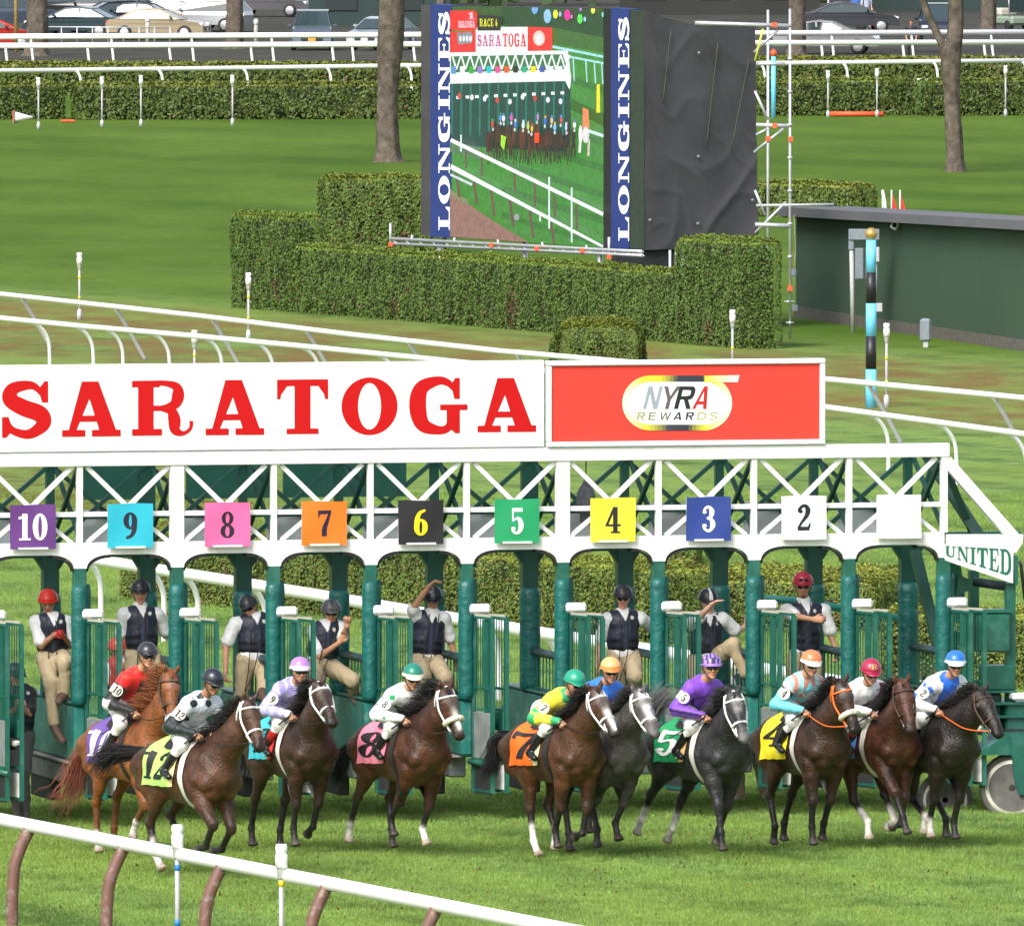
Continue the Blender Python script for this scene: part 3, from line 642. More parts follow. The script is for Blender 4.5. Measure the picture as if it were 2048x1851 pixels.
def pp(c, *pt):
    lay[0] += 1; o_ = .004+lay[0]*.0004; pic.c = c
    pts_ = []
    for x, y in pt:          # coordinates of the enlarged crop -> photo pixels
        x = min(max(x, 356), 1084); px_, py_ = 750+x/2.3718, y/2.3718
        top = 12+5*(px_-902)/306+.5; bot = 474+22*(px_-902)/306-.5
        pts_.append(SP(px_, min(max(py_, top), bot), o_)-ro)
    pic.add(pts_, [tuple(range(len(pts_)))])
def pl(c, x0, y0, x1, y1, w_):
    l = math.hypot(x1-x0, y1-y0); nx, ny = -(y1-y0)/l*w_/2, (x1-x0)/l*w_/2
    pp(c, (x0+nx, y0+ny), (x1+nx, y1+ny), (x1-nx, y1-ny), (x0-nx, y0-ny))
def pe(c, cx, cy, rx, ry, n=10): pp(c, *[(cx+rx*math.cos(6.283*k/n), cy+ry*math.sin(6.283*k/n)) for k in range(n)])
pp((.05, .25, .035), (356, 20), (1084, 20), (1084, 1180), (356, 1180))
pp((.02, .07, .025), (590, 20), (1084, 20), (1084, 230), (840, 180), (600, 120))
pp((.035, .1, .02), (356, 20), (600, 20), (600, 130), (356, 130))
pp((.05, .15, .03), (840, 130), (1084, 180), (1084, 250), (840, 210))
for k in range(14):
    y = 260+k*62; pp((.06, .24, .045) if k % 2 else (.04, .18, .035), (600, y), (1084, y+150), (1084, y+185), (600, y+30))
pl((.35, .7, .75), 842, 222, 1084, 270, 12); pl((.35, .7, .75), 900, 266, 1084, 300, 10)
for x in (940, 1000, 1040, 1075): pl((.4, .7, .7), x, 280+(x-940)*.15, x+6, 385+(x-940)*.1, 6)
pp((.03, .13, .015), (930, 470), (1084, 540), (1084, 600), (930, 520)); pl((.6, .9, .9), 1010, 620, 1084, 645, 14)
pp((.9, .75, .02), (1052, 400), (1066, 400), (1068, 535), (1050, 535))
pp((.008, .06, .045), (356, 390), (925, 380), (930, 640), (900, 720), (356, 690))
for k in range(13): pl((.01, .17, .12), 366+k*44, 385, 364+k*44, 640, 9)
for k in range(12): pl((.8, .85, .9), 385+k*45, 463-k*2, 402+k*45, 463-k*2, 14)
for k in range(9): pe((.75, .75, .8) if k % 3 else (.6, .05, .04), 400+k*60, 455+(k*37 % 30), 9, 14)
pp((.09, .2, .09), (356, 670), (500, 700), (500, 760), (356, 720))
pp((.8, .85, .85), (356, 250), (915, 240), (930, 370), (925, 420), (905, 385), (356, 398))
pp((.04, .17, .06), (360, 268), (890, 258), (905, 300), (905, 330), (360, 345))
for k in range(13):
    x = 366+k*43; pl((.85, .88, .88), x, 262, x+20, 330, 7); pl((.85, .88, .88), x+42, 262, x+20, 330, 7)
for k, c in enumerate([(.1, .3, .6), (.85, .85, .85), (.03, .4, .04), (.3, .2, .6), (.03, .5, .6), (.85, .08, .3), (.85, .1, .01), (.02, .02, .02), (.02, .4, .2), (.9, .75, .02), (.06, .1, .4), (.85, .9, .9), (.85, .9, .9)]):
    x = 372+k*42; pp(c, (x-11, 316), (x+12, 314), (x+12, 360), (x-11, 362))
pp((.85, .87, .87), (356, 352), (925, 340), (925, 372), (356, 396)); pp((.85, .88, .88), (895, 370), (930, 366), (922, 425))
pp((.75, .03, .03), (356, 150), (478, 148), (478, 246), (356, 250)); pp((.85, .85, .84), (478, 130), (724, 128), (724, 245), (478, 248)); pp((.78, .03, .03), (724, 128), (840, 132), (840, 240), (724, 243))
pe((.85, .6, .5), 778, 182, 28, 36, 16); pe((.7, .75, .9), 778, 184, 17, 24, 12)
tw = MB()
def mktext(s_, x0, x1, y0, y1, c, table=GLY):
    pic.c = c; lay[0] += 1; o_ = .004+lay[0]*.0004
    def fn(u, v, w_):
        px_, py_ = 750+(x0+(x1-x0)*u)/2.3718, (y1-(y1-y0)*v)/2.3718
        return SP(px_, py_, o_+w_)-ro
    text(pic, s_, fn, 0, .0003, table=table); lay[0] += 8
mktext('TOGA', 606, 716, 160, 222, (.7, .02, .04)); mktext('SARA', 486, 598, 166, 220, (.55, .1, .3))
pp((.8, .02, .02), (356, 52), (470, 50), (484, 66), (484, 136), (470, 146), (356, 142)); pp((.02, .02, .02), (486, 70), (590, 76), (600, 88), (596, 146), (486, 146))
mktext('1', 440, 470, 60, 92, (.9, .5, .6), DIG); mktext('SARATOGA', 396, 472, 100, 132, (.9, .7, .8))
MYT = dict(GLY); MYT['C'] = (.9, [ribbon([(.8, .7), (.6, .93), (.3, .9), (.12, .5), (.3, .1), (.6, .07), (.8, .3)], [.1, .13, .16, .2, .16, .13, .1])]); MYT[' '] = (.4, []); MYT['6'] = DIG['6']
mktext('RACE 6', 496, 580, 90, 126, (.85, .85, .03), MYT)
pp((.25, .27, .3), (388, 158), (455, 152), (465, 170), (460, 205), (395, 212))
for k in range(4): pe((.8, .85, .9), 405+k*16, 184, 6, 15, 8)
for (x, y, r_, c) in ((758, 40, 22, (.2, .4, .8)), (818, 78, 26, (.3, .55, .9)), (856, 68, 16, (.9, .85, .02)), (912, 72, 20, (.9, .02, .35)), (972, 90, 18, (.1, .8, .1)), (975, 42, 9, (.5, .2, .7)), (1034, 48, 14, (.85, .85, .1)), (878, 68, 9, (.4, .5, .9)), (995, 92, 9, (.4, .5, .9)), (932, 80, 7, (.7, .3, .6)), (1082, 70, 10, (.2, .7, .5))): pe(c, x, y, r_*.7, r_*1.3, 12)
rp = random.Random(5)
for k in range(44):
    x = 535+k*9.6+rp.uniform(-9, 9); y = 655+rp.uniform(-28, 34)
    pe(rp.choice([(.06, .02, .012), (.035, .014, .01), (.1, .03, .012), (.02, .015, .015)]), x, y, rp.uniform(7, 13), rp.uniform(30, 62), 9)
    for d_ in (-7, 6): pl((.03, .015, .01), x+d_, y+30, x+d_+rp.uniform(-8, 8), 745+rp.uniform(-10, 40), 4)
for k, c in enumerate([(.75, .04, .02), (.12, .25, .7), (.75, .78, .8), (.6, .1, .4), (.1, .2, .75), (.75, .78, .8), (.5, .7, .1), (.9, .6, .05), (.6, .3, .75), (.05, .15, .8), (.8, .5, .3), (.2, .5, .85), (.8, .05, .05), (.5, .65, .9), (.8, .75, .75)]):
    x = 562+k*27+rp.uniform(-7, 7); yy_ = 585+rp.uniform(-32, 26); pe(c, x, yy_, rp.uniform(5, 8), 17, 8); pe((.62, .62, .62), x+rp.uniform(-4, 4), yy_+26, 5, 9, 8); pe(rp.choice([(.6, .03, .02), (.1, .2, .6), (.7, .7, .7), (.03, .3, .1), (.7, .4, .05)]), x+1, yy_-18, 5, 8, 8)
pp((.35, .75, .05), (598, 640), (622, 650), (612, 712), (596, 690)); pp((.85, .06, .01), (755, 630), (780, 630), (778, 678), (757, 678))
pp((.8, .25, .1), (985, 510), (1012, 520), (1018, 610), (985, 610)); pe((.75, .7, .7), 1000, 640, 16, 40, 10); pe((.8, .8, .8), 975, 640, 10, 46, 10); pl((.7, .7, .7), 975, 660, 970, 725, 12); pl((.6, .55, .5), 1015, 660, 1012, 740, 10)
pp((.28, .15, .12), (356, 915), (440, 965), (520, 1020), (620, 1085), (730, 1160), (700, 1180), (356, 1180)); pp((.24, .22, .12), (356, 900), (440, 950), (440, 972), (356, 930))
for x, y, l in ((430, 705, 95), (505, 740, 95), (662, 820, 90), (757, 870, 110), (850, 920, 110), (955, 975, 110)): pl((.13, .08, .06), x, y, x+3, y+l, 10)
for x, y, l in ((385, 820, 115), (468, 850, 120), (550, 895, 130), (640, 945, 130), (735, 1000, 130), (835, 1055, 110)): pl((.14, .07, .055), x, y, x+16, y+l, 12)
pl((.85, .87, .9), 358, 664, 1084, 1016, 19); pl((.85, .87, .9), 356, 790, 1084, 1176, 26); pl((.6, .7, .75), 356, 828, 460, 876, 12)
for x, y0_, y1_ in ((826, 840, 1085), (933, 890, 1150), (408, 640, 720), (783, 1020, 1050)): pl((.75, .9, .9), x, y0_, x, y1_, 7)
pe((.35, .35, .4), 672, 1030, 12, 16)
pic.build('screen_picture', EM, root)
# tarpaulin on the right flank, hung in folds
nT = Vector((math.sin(math.radians(30)), -math.cos(math.radians(30)), 0)); c0 = SP(1288, 22)
mb = MB(); NX, NZ = 60, 110
for j in range(NZ+1):
    for i in range(NX+1):
        u, v = i/NX, j/NZ
        top = 20+30*min(1, u*2.2)**.8 if u < .45 else 50+2*u
        x = 1288+222*u+ (6*v*u if v < .8 else 5*u); yy = top+(500-top)*v-(8*(v**6)*u)
        p = onplane(x, yy, c0, nT)
        d1 = mnoise.noise(Vector((u*2.2-v*3.5, v*1.2+u*1.5, 1)))*.12; dd = .05*(1-abs(math.sin(9*(u*.75+v*1.05)+3*mnoise.noise(Vector((u*2, v*2, 4))))))**2*(v**2)*(.2+u)*1.6+.02*(1-abs(math.sin(15*(v*.9-u*.35)+3*mnoise.noise(Vector((u*3, v*3, 9))))))**3
        d3 = .05*math.sin(9*(v*1.3-u*.8)+3*mnoise.noise(Vector((u*2, v*4, 8))))*(1-v)*(1-u*.6)
        mb.v.append(tuple(p+nT*(d1*.22+dd*.9+d3*.6)*min(1, i/6)-ro))
for j in range(NZ):
    for i in range(NX): a_ = j*(NX+1)+i; mb.f.append((a_, a_+1, a_+NX+2, a_+NX+1)); mb.mi.append(0); mb.sm.append(True); mb.cl.append((.5, .5, .5))
mb.build('side_tarpaulin', mat('creased_tarpaulin', (.048, .047, .053), .5, var=.22, vscale=1.2, bump=.12, bscale=5), root)
for (xa, ya, xb, yb_) in ((1342, 60, 1326, 205), (1436, 85, 1412, 300), (1498, 120, 1462, 300)):
    MB().tube([onplane(xa+(xb-xa)*k/6, ya+(yb_-ya)*k/6, c0+nT*.07, nT)-ro for k in range(7)], .012, 4).build('tarpaulin_seam', mat('seam_olive', (.07, .072, .05), .8), root)
for (x_, y_) in ((1398, 106), (1397, 313), (1396, 447), (1505, 400), (1300, 440)):
    MB().lathe([(.035, -.01), (.035, .02)], onplane(x_, y_, c0+nT*.08, nT)-ro, 8, R=Matrix.Rotation(math.pi/2, 3, 'X')).build('tarpaulin_eyelet', mat('dull_eyelet', (.2, .2, .2), .6), root)
mb = MB(); cR = onplane(1512, 50, c0, nT); cL = c0+Vector((0, 0, 0))
for z0_, z1_ in ((.8, 5.0),):
    bx = [Vector((c0.x, c0.y, z0_)), Vector((cR.x, cR.y, z0_)), Vector((cR.x, cR.y, z1_-.25)), Vector((c0.x, c0.y, z1_-.1))]
    bq = [p-nT*.12-ro for p in bx]; bq2 = [p-nT*1.4-ro for p in bx]
    mb.add(bq+bq2, [(3, 2, 1, 0), (4, 5, 6, 7), (0, 1, 5, 4), (1, 2, 6, 5), (2, 3, 7, 6), (3, 0, 4, 7)])
mb.build('backing', DARK, root)
# truss the board stands on
mb = MB()
for dy in (0, 10): mb.tube([SP(780, 477+dy, .35)-ro, SP(1222, 500+dy*.8, .35)-ro, SP(1285, 503+dy*.8, .35)-ro], .035, 8)
for x in range(782, 1285, 26): mb.tube([SP(x, 477+(x-780)*.052, .35)-ro, SP(x+13, 487+(x-780)*.05, .35)-ro], .012, 5)
mb.build('base_truss', GALV, root)
for x, a_, b_ in ((781, 446, 490), (824, 470, 484), (909, 475, 486), (996, 479, 492), (1085, 484, 496), (1173, 490, 503), (1218, 474, 516), (1340, 500, 530), (1352, 505, 530), (1364, 500, 530)):
    p1 = SP(x, a_, .35)-ro; p2 = SP(x, b_, .35)-ro
    if x > 1285: p2.z = 0
    MB().tube([p2, p1], .03, 8).build('upright', GALV, root)
for x, y in ((781, 489), (982, 490), (1073, 497), (1164, 501), (1218, 514)): MB().box(SP(x, y, .4)-ro, (.09, .09, .09)).build('clamp', ORANGE, root)
for x in (880, 1050, 1200, 1300, 1480): MB().tube([SP(min(x, 1285), 480, -.3)-ro, Vector(((SP(min(x, 1285), 480, -.3)-ro).x+(max(0, x-1285)/90), (SP(min(x, 1285), 480, -.3)-ro).y, 0))], .06, 8).build('leg', GALV, root)

# scaffolding right of the board
YS = G(1580, 678).y; so_ = P(1580, 678, YS); so_.z = 0
root = thing('scaffold', 'bare steel scaffolding tower with orange clamps right of the tarpaulin', 'scaffold', so_)
def SQ(x, y, dy=0): return P(x, y, YS+dy)-so_
def tb(nm, pts_, r, dy=0, m=GALV): return MB().tube([SQ(x, y, dy) for x, y in pts_], r, 8).build(nm, m, root)
MB().tube([SQ(1580, 678), SQ(1580, 18)], .03, 10).build('upright', GALV, root)
p0 = SQ(1536, 20, 2.2); MB().tube([Vector((p0.x, p0.y, 0)), p0], .03, 10).build('upright', GALV, root)
for y in range(120, 670, 66): MB().tube([SQ(1580, y), SQ(1580, y-5)], .055, 8).build('ring_joint', GALV, root)
for (a_, b_, r) in (((1390, 46), (1583, 52), .045), ((1512, 128), (1570, 128), .04), ((1512, 250), (1582, 252), .045), ((1512, 411), (1668, 409), .03), ((1510, 449), (1582, 452), .05)): tb('crossbar', [a_, b_], r, .0)
for (a_, b_) in (((1508, 105), (1556, 60)), ((1508, 305), (1567, 257)), ((1510, 182), (1536, 240)), ((1510, 380), (1530, 430)), ((1510, 466), (1572, 404)), ((1512, 270), (1535, 258))): tb('brace', [a_, b_], .03, .0)
for x, y in ((1549, 50), (1549, 251), (1536, 277), (1581, 278), (1580, 577)): MB().box(SQ(x, y, -.05), (.1, .1, .1)).build('clamp', ORANGE, root)
o = MB().tube([SQ(1526, 58, -.1), SQ(1518, 90, -.1), SQ(1510, 122, -.1)], .025, 6).build('strap', mat('yellow_strap', (.6, .65, .05), .6), root)
MB().tube([SQ(1569, 603), SQ(1590, 603)], .02, 6).build('foot_bracket', GALV, root); MB().tube([SQ(1572, 645), SQ(1588, 645)], .02, 6).build('foot_bracket', GALV, root)

# ---------------------------------------------------------------- green service building
bl = G(1592, 634); br = G(2048, 702); dv = (br-bl).normalized(); br2 = bl+dv*((br-bl).length*1.25)
WG = mat('building_green', (.032, .068, .038), .8, var=.12, vscale=.35, dirt=(.022, .06, .04), dscale=.28)
root = thing('service_building', 'long low dark green windowless building with a flat grey roof', 'building', bl)
nW = Vector((dv.y, -dv.x, 0)); nW = nW if nW.x < 0 else -nW
ztl = P(1592, 432, bl.y).z; ztr = P(2048, 458, br.y).z; zt = (ztl+ztr)/2
Lb = (br2-bl).length; back = -nW*1.0
mb = MB(); q = [Vector((0, 0, 0)), dv*Lb, dv*Lb+back, back]
zs_ = [ztl, ztl+(ztr-ztl)*1.25, ztl+(ztr-ztl)*1.25, ztl]
mb.add([p for p in q]+[p+Vector((0, 0, z_)) for p, z_ in zip(q, zs_)], [(0, 1, 5, 4), (1, 2, 6, 5), (2, 3, 7, 6), (3, 0, 4, 7)]); mb.build('wall', WG, root)
mb = MB(); e = .35; q = [nW*e-dv*e, dv*(Lb+e)+nW*e, dv*(Lb+e)+back-nW*e, back-nW*e-dv*e]
mb.add([p+Vector((0, 0, z_)) for p, z_ in zip(q, zs_)]+[p+Vector((0, 0, z_+.2)) for p, z_ in zip(q, zs_)], [(0, 1, 5, 4), (1, 2, 6, 5), (2, 3, 7, 6), (3, 0, 4, 7), (4, 5, 6, 7), (3, 2, 1, 0)]); mb.build('roof', mat('roof_felt', (.11, .11, .125), .8, var=.15, vscale=.5), root)
mb = MB(); mb.box(dv*Lb/2+nW*.03+Vector((0, 0, .12)), (Lb, .05, .24), Matrix.Rotation(math.atan2(dv.y, dv.x), 3, 'Z')); mb.build('base_board', mat('base_board', (.1, .09, .08), .8, var=.3), root)
def WPl(px, py, off=.05): return onplane(px, py, bl+nW*off, nW)-bl
def wbox(nm, x0, y0, x1, y1, off, m, th_=.12):
    q = [WPl(x, y, off) for x, y in ((x0, y0), (x1, y0), (x1, y1), (x0, y1))]; b_ = [p-nW*th_ for p in q]
    return MB().add(q+b_, [(3, 2, 1, 0), (4, 5, 6, 7), (0, 1, 5, 4), (1, 2, 6, 5), (2, 3, 7, 6), (3, 0, 4, 7)]).build(nm, m, root)
ELB = mat('meter_grey', (.22, .26, .3), .5, .2, var=.1)
for px in (1592, 1860): pass
# electrical cabinet stands in front of the wall
cb = G(1706, 665); r2 = thing('electrical_cabinet', 'grey electrical switch boxes on a pipe stand before the green wall', 'electrical box', cb)
def cbx(nm, x0, y0, x1, y1, dep, m, dy=0.):
    p0 = P(x0, y1, cb.y+dy)-cb; p1 = P(x1, y0, cb.y+dy)-cb; MB().box((p0+p1)/2, (p1.x-p0.x, dep, p1.z-p0.z), bev=.015).build(nm, m, r2)
cbx('header_box', 1697, 458, 1759, 480, .22, ELB); cbx('switch_box', 1710, 496, 1727, 558, .18, ELB); cbx('switch_box', 1731, 494, 1746, 558, .18, ELB, .02); cbx('switch_box', 1749, 494, 1759, 524, .16, mat('pale_grey_plastic', (.5, .52, .55), .5))
cbx('stand', 1697, 480, 1708, 500, .14, ELB); MB().tube([Vector((0, 0, 0)), P(1703, 498, cb.y)-cb], .05, 10).build('conduit', mat('pale_conduit', (.45, .46, .45), .6, var=.1), r2)
MB().tube([P(1753, 524, cb.y)-cb, P(1754, 590, cb.y)-cb], .02, 6).build('conduit', ELB, r2); cbx('outlet_box', 1752, 606, 1765, 624, .1, mat('pale_grey_plastic', (.5, .52, .55), .5))
fl = thing('floodlight', 'small white floodlight fixed under the green building roof edge', 'floodlight', WPl(1790, 450, .12)+bl)
MB().box((0, 0, 0), (.16, .2, .2), Matrix.Rotation(.5, 3, 'Y'), bev=.03).build('lamp_housing', WHITE, fl); MB().box((.06, 0, .12), (.05, .06, .16)).build('bracket', GALV, fl)
MB().lathe([(.055, 0), (.055, .01)], (-.02, -.11, 0), 12, R=Matrix.Rotation(math.pi/2, 3, 'X')).build('lens', DARK, fl)
p = G(1851, 694); r3 = thing('utility_pedestal', 'grey rounded utility pedestal at the foot of the green wall', 'utility box', p)
MB().box((0, 0, .36), (.24, .2, .5), bev=.05).build('pedestal_body', mat('meter_grey', (.22, .26, .3), .5), r3); MB().box((0, 0, .08), (.1, .1, .18)).build('pedestal_stem', GALV, r3)
for x, y in ((1587, 545), (1590, 616)):
    o = MB().box((0, 0, 0), (.12, .06, .14), bev=.01).build('junction_box', mat('meter_grey', (.22, .26, .3), .5)); o.location = P(x, y, YS+.3); tag(o, 'small grey junction box on the scaffold upright, '+('upper' if y < 600 else 'lower')+' of two', 'junction box')
o = MB().tube([P(1588, 428, YS+.3), P(1591, 500, YS+.3), P(1587, 545, YS+.3), P(1591, 616, YS+.3)], .006, 5).build('cable', mat('pale_cable', (.4, .4, .42), .6)); tag(o, 'thin pale cable hanging down beside the scaffold upright', 'cable')
# red flags standing behind the roof
for i, (x, c, lb) in enumerate(((1765, 'w', 'furled white flag on a stick behind the roof'), (1783, 'r', 'left of two red pennants standing behind the roof'), (1800, 'r', 'right of two red pennants standing behind the roof'))):
    yb = G(x, 440).y; b = G(x, 440); r4 = thing('flag', lb, 'flag', b, 0, 'flags behind the roof')
    zt_ = P(x, 380, yb).z; MB().tube([(0, 0, 0), (0, 0, zt_)], .02, 6).build('stick', WHITE, r4)
    if c == 'r':
        s_ = 1/scale_at(yb); MB().add([(0, 0, zt_-.02), (12*s_, .06, .25), (-2*s_, .03, .2), (0, .04, zt_-.02), (12*s_, .1, .25), (-2*s_, .07, .2)], [(0, 2, 1), (3, 4, 5), (0, 1, 4, 3), (1, 2, 5, 4)]).build('pennant', mat('flag_red', (.75, .04, .03), .7), r4)
    else: MB().tube([(0, 0, zt_), (.05, 0, zt_*.6), (.12, 0, .1)], [.04, .06, .03], 6).build('pennant', WHITE, r4)
o = MB().tube([G(1697, 440), P(1694, 386, G(1697, 440).y)], .015, 5).build('stake', mat('pale_green_cane', (.4, .55, .25), .7)); tag(o, 'thin pale green cane standing behind the roof', 'stake')
# ---------------------------------------------------------------- trees
BARK = mat('bark', (.12, .10, .08), .95, var=.5, vscale=3.5, bump=1.6, bscale=9, spec=.1, dirt=(.045, .038, .03), dscale=2.2)
def tree(label, base, limbs, crown=True, grp='tree trunks on the lawn and by the car park'):
    root = thing('tree', label, 'tree', base, 0, grp)
    for i, (pts_, rs) in enumerate(limbs):
        mb = MB(); p = cubic([Vector(q) for q in pts_], 8); n = len(p); k = len(rs)-1; NN = 20; vs = []
        for j, q in enumerate(p):
            f = j/(n-1)*k; a = int(min(f, k-1)); r = rs[a]+(rs[a+1]-rs[a])*(f-a)
            for m_ in range(NN):
                th_ = 2*math.pi*m_/NN; rr_ = r*(1+.12*mnoise.noise(Vector((math.cos(th_)*2.2+i, math.sin(th_)*2.2, q.z*.7)))+.07*math.sin(7*th_+q.z*1.5)+.35*max(0, .5-q.z)*(1+.6*math.sin(4*th_)))
                vs.append(q+Vector((math.cos(th_)*rr_, math.sin(th_)*rr_, 0)))
        mb.add(vs, [(j*NN+m_, j*NN+(m_+1) % NN, (j+1)*NN+(m_+1) % NN, (j+1)*NN+m_) for j in range(n-1) for m_ in range(NN)], 0, True)
        mb.build('trunk' if i == 0 else 'limb', BARK, root)
    if crown:
        fo = MB(); rr_ = random.Random(int(base[0]*10)); top = Vector(limbs[0][0][-1])
        for _ in range(2600):
            a, e_, r = rr_.uniform(0, 6.28), rr_.uniform(-.4, 1.4), rr_.uniform(.5, 1)**.5
            p = Vector((top.x, top.y, max(top.z, 6)+3.5))+Vector((math.cos(a)*math.cos(e_)*4.2*r, math.sin(a)*math.cos(e_)*4.2*r, math.sin(e_)*3.2*r))
            if p.z < 6.6: continue
            q = Vector((rr_.uniform(-1, 1), rr_.uniform(-1, 1), rr_.uniform(-.4, 1))).normalized(); t1 = q.orthogonal().normalized(); t2 = q.cross(t1); s_ = rr_.uniform(.12, .26); g = rr_.uniform(.7, 1.3)
            fo.c = (.04*g, .09*g, .015*g); fo.add([p+t1*s_, p+t2*s_, p-t1*s_, p-t2*s_], [(0, 1, 2, 3)])
        fo.build('crown', LEAF, root, kind='stuff')
b = G(775, 324); tree('thick tree trunk on the lawn left of the video screen', b,
     [([(0, 0, 0), (0, 0, .25), (-.02, 0, 1.5), (.05, 0, 3), (.12, 0, 4.6), (.15, 0, 7)], [.44, .37, .33, .34, .42, .3])])
b = G(1911, 344); tree('forked tree on the lawn near the right edge', b,
     [([(0, 0, 0), (-.02, 0, .3), (-.1, 0, 2), (-.14, 0, 3.2), (-.15, 0, 4.0)], [.3, .26, .25, .28, .3]),
      ([(-.2, 0, 3.6), (-.6, .1, 4.3), (-1.05, .2, 5.4), (-1.6, .2, 7.5)], [.16, .13, .12, .08]), ([(-.1, 0, 3.6), (.0, .1, 4.4), (.02, .2, 5.6), (.3, .2, 7.5)], [.26, .24, .22, .12])])
for x, w_, lb, tb_ in ((467, 34, 'tree trunk behind the double rail, left of the dark oncoming car', 98), (72, 42, 'tree trunk in front of the parked cars near the left edge', 112), (1592, 34, 'pale tree trunk right of the scaffolding behind the double rail', 112), (1975, 30, 'tree trunk in shade at the far right beside the golf cart', 70), (880, 18, 'slim dark trunk beside the video screen', 60)):
    b = G(x, tb_); r = w_/2/scale_at(b.y)
    tree(lb, b, [([(0, 0, 0), (0, 0, .3), (.05, 0, 2), (-.05, 0, 4), (0, 0, 7)], [r*1.3, r*1.05, r, r, r*.9])], crown=x in (467, 1592))
b = G(32, 106); o = MB().lathe([(.09, 0), (.08, 6)], n=10).build('wooden_post', mat('yellow_wood', (.35, .24, .08), .7, var=.2)); o.location = b; tag(o, 'yellowish wooden post at the far left among the parked cars', 'post')

# ---------------------------------------------------------------- cars
GLASS = mat('car_glass', (.03, .05, .055), .08, spec=.8)
def car(label, pos, rz, col, kind='sedan', group='cars parked behind the rails', metal=.4, plate=None, extras=True):
    root = thing('parked_car', label, 'car', pos, rz, group)
    pm = mat('paint_%02x%02x%02x' % tuple(int(min(1, c)*255) for c in col), col, .25, metal, coat=.6)
    W = .9
    if kind == 'sedan':
        body = [(-2.3, .35), (-2.32, .75), (-2.15, .95), (-1.5, 1.0), (.8, .98), (2.0, .82), (2.25, .65), (2.28, .35)]; roof = [(-1.75, .98), (-1.0, 1.36), (-.4, 1.44), (.25, 1.38), (1.15, .96)]; rt = (-1.05, .35, 1.36)
    elif kind == 'suv':
        body = [(-2.25, .4), (-2.3, .9), (-2.25, 1.08), (-1.0, 1.12), (.9, 1.1), (2.0, .98), (2.2, .8), (2.25, .4)]; roof = [(-2.22, 1.08), (-2.0, 1.62), (-1.2, 1.74), (.0, 1.7), (1.05, 1.08)]; rt = (-2.0, .1, 1.66)
    else:
        body = [(-2.3, .35), (-2.35, .8), (-2.3, 1.0), (-1.0, 1.02), (.8, 1.0), (2.0, .84), (2.25, .65), (2.28, .35)]; roof = [(-2.28, 1.0), (-1.9, 1.42), (-1.0, 1.5), (.1, 1.44), (1.1, .98)]; rt = (-1.9, .2, 1.42)
    hw = lambda z: W*(1-.10*max(0, z-.9)/.6-.03*max(0, .6-z))*(1. if z < 1 else .93)
    MB().prism(body[::-1], -1, 1, lambda u, v, w: Vector((u, w*hw(v)*(1-.07*max(0, abs(u)-1.6)), v))).build('body', pm, root)
    MB().prism(roof[::-1], -1, 1, lambda u, v, w: Vector((u, w*hw(v)*(.97-.12*(v-.98)), v+.001))).build('window_glass', GLASS, root)
    rp_ = roof[1:-1]; top_ = [(u, v+.035) for u, v in rp_]+[(u, v-.03) for u, v in rp_[::-1]]
    mb = MB().prism(top_[::-1], -1, 1, lambda u, v, w: Vector((u, w*hw(1.2)*(.97-.12*(v-.98))*1.01, v))); mb.build('roof', pm, root)
    for sgn in (-1, 1):
        for (a_, b_) in ((roof[0], roof[1]), (roof[-1], roof[-2]), ((-.4, 1.0), (-.45, roof[2][1]-.03))):
            y0_, y1_ = hw(a_[1])*.97, hw(b_[1])*(.97-.12*(b_[1]-.98))
            MB().bar((a_[0], sgn*y0_, a_[1]), (b_[0], sgn*y1_, b_[1]), .07, .05).build('pillar', pm, root)
        for xx in (-1.42, 1.4):
            R = Matrix.Rotation(math.pi/2, 3, 'X'); wh = MB().lathe([(.2, -.1), (.33, -.1), (.34, 0), (.33, .1), (.2, .1)], (xx, sgn*.83, .34), 20, R=R).build('wheel', mat('tyre', (.02, .02, .022), .8), root)
            MB().lathe([(.03, -.11), (.2, -.11), (.22, -.1), (.22, .1), (.2, .11), (.03, .11)], (xx, sgn*.83, .34), 14, R=R).build('rim', STEEL, wh)
        MB().box((-2.27, sgn*.68, .82), (.12, .26, .17), bev=.03).build('tail_light', mat('tail_red', (.7, .02, .015), .3), root)
        MB().box((2.16, sgn*.66, .72), (.14, .3, .14), bev=.03).build('headlight', mat('headlamp', (.75, .78, .8), .15), root)
        MB().box((.75, sgn*1.0, 1.08), (.12, .2, .13), bev=.03).build('mirror', pm, root)
    MB().box((2.26, 0, .52), (.06, .95, .16), bev=.02).build('grille', DARK, root)
    MB().box((2.3 if plate != 'r' else -2.35, 0, .5), (.02, .32, .15)).build('number_plate', mat('plate_orange' if plate == 'o' else 'plate_pale', (.85, .35, .03) if plate == 'o' else (.6, .6, .55), .5), root)
    return root
R_ = math.radians
car('dark blue-grey tall vehicle cut by the left edge behind the tree trunk', G(25, 62), R_(15), (.07, .09, .13), 'suv')
car('low red car nose at the left edge below the dark vehicle', G(-20, 100), R_(0), (.5, .03, .02), 'sedan')
car('dark teal sedan with red tail light between the trunk and the black wagon', G(150, 76), R_(165), (.03, .06, .07), 'sedan')
car('black wagon with a tall red tail light in the middle of the left row', G(215, 66), R_(195), (.015, .017, .025), 'wagon')
car('dark blue car tucked behind the gold sedan', G(262, 66), R_(170), (.02, .03, .06), 'sedan')
car('gold beige sedan with an orange corner light facing right', G(318, 80), R_(-12), (.4, .33, .22), 'sedan')
car('white hatchback directly behind the gold sedan', G(352, 62), R_(-8), (.75, .75, .75), 'sedan', metal=0)
car('white sport utility car with red tail light seen from behind', G(345, 40), R_(160), (.78, .78, .8), 'suv', metal=0)
car('silver car tail by the left tree trunk', G(402, 64), R_(165), (.5, .52, .56), 'wagon')
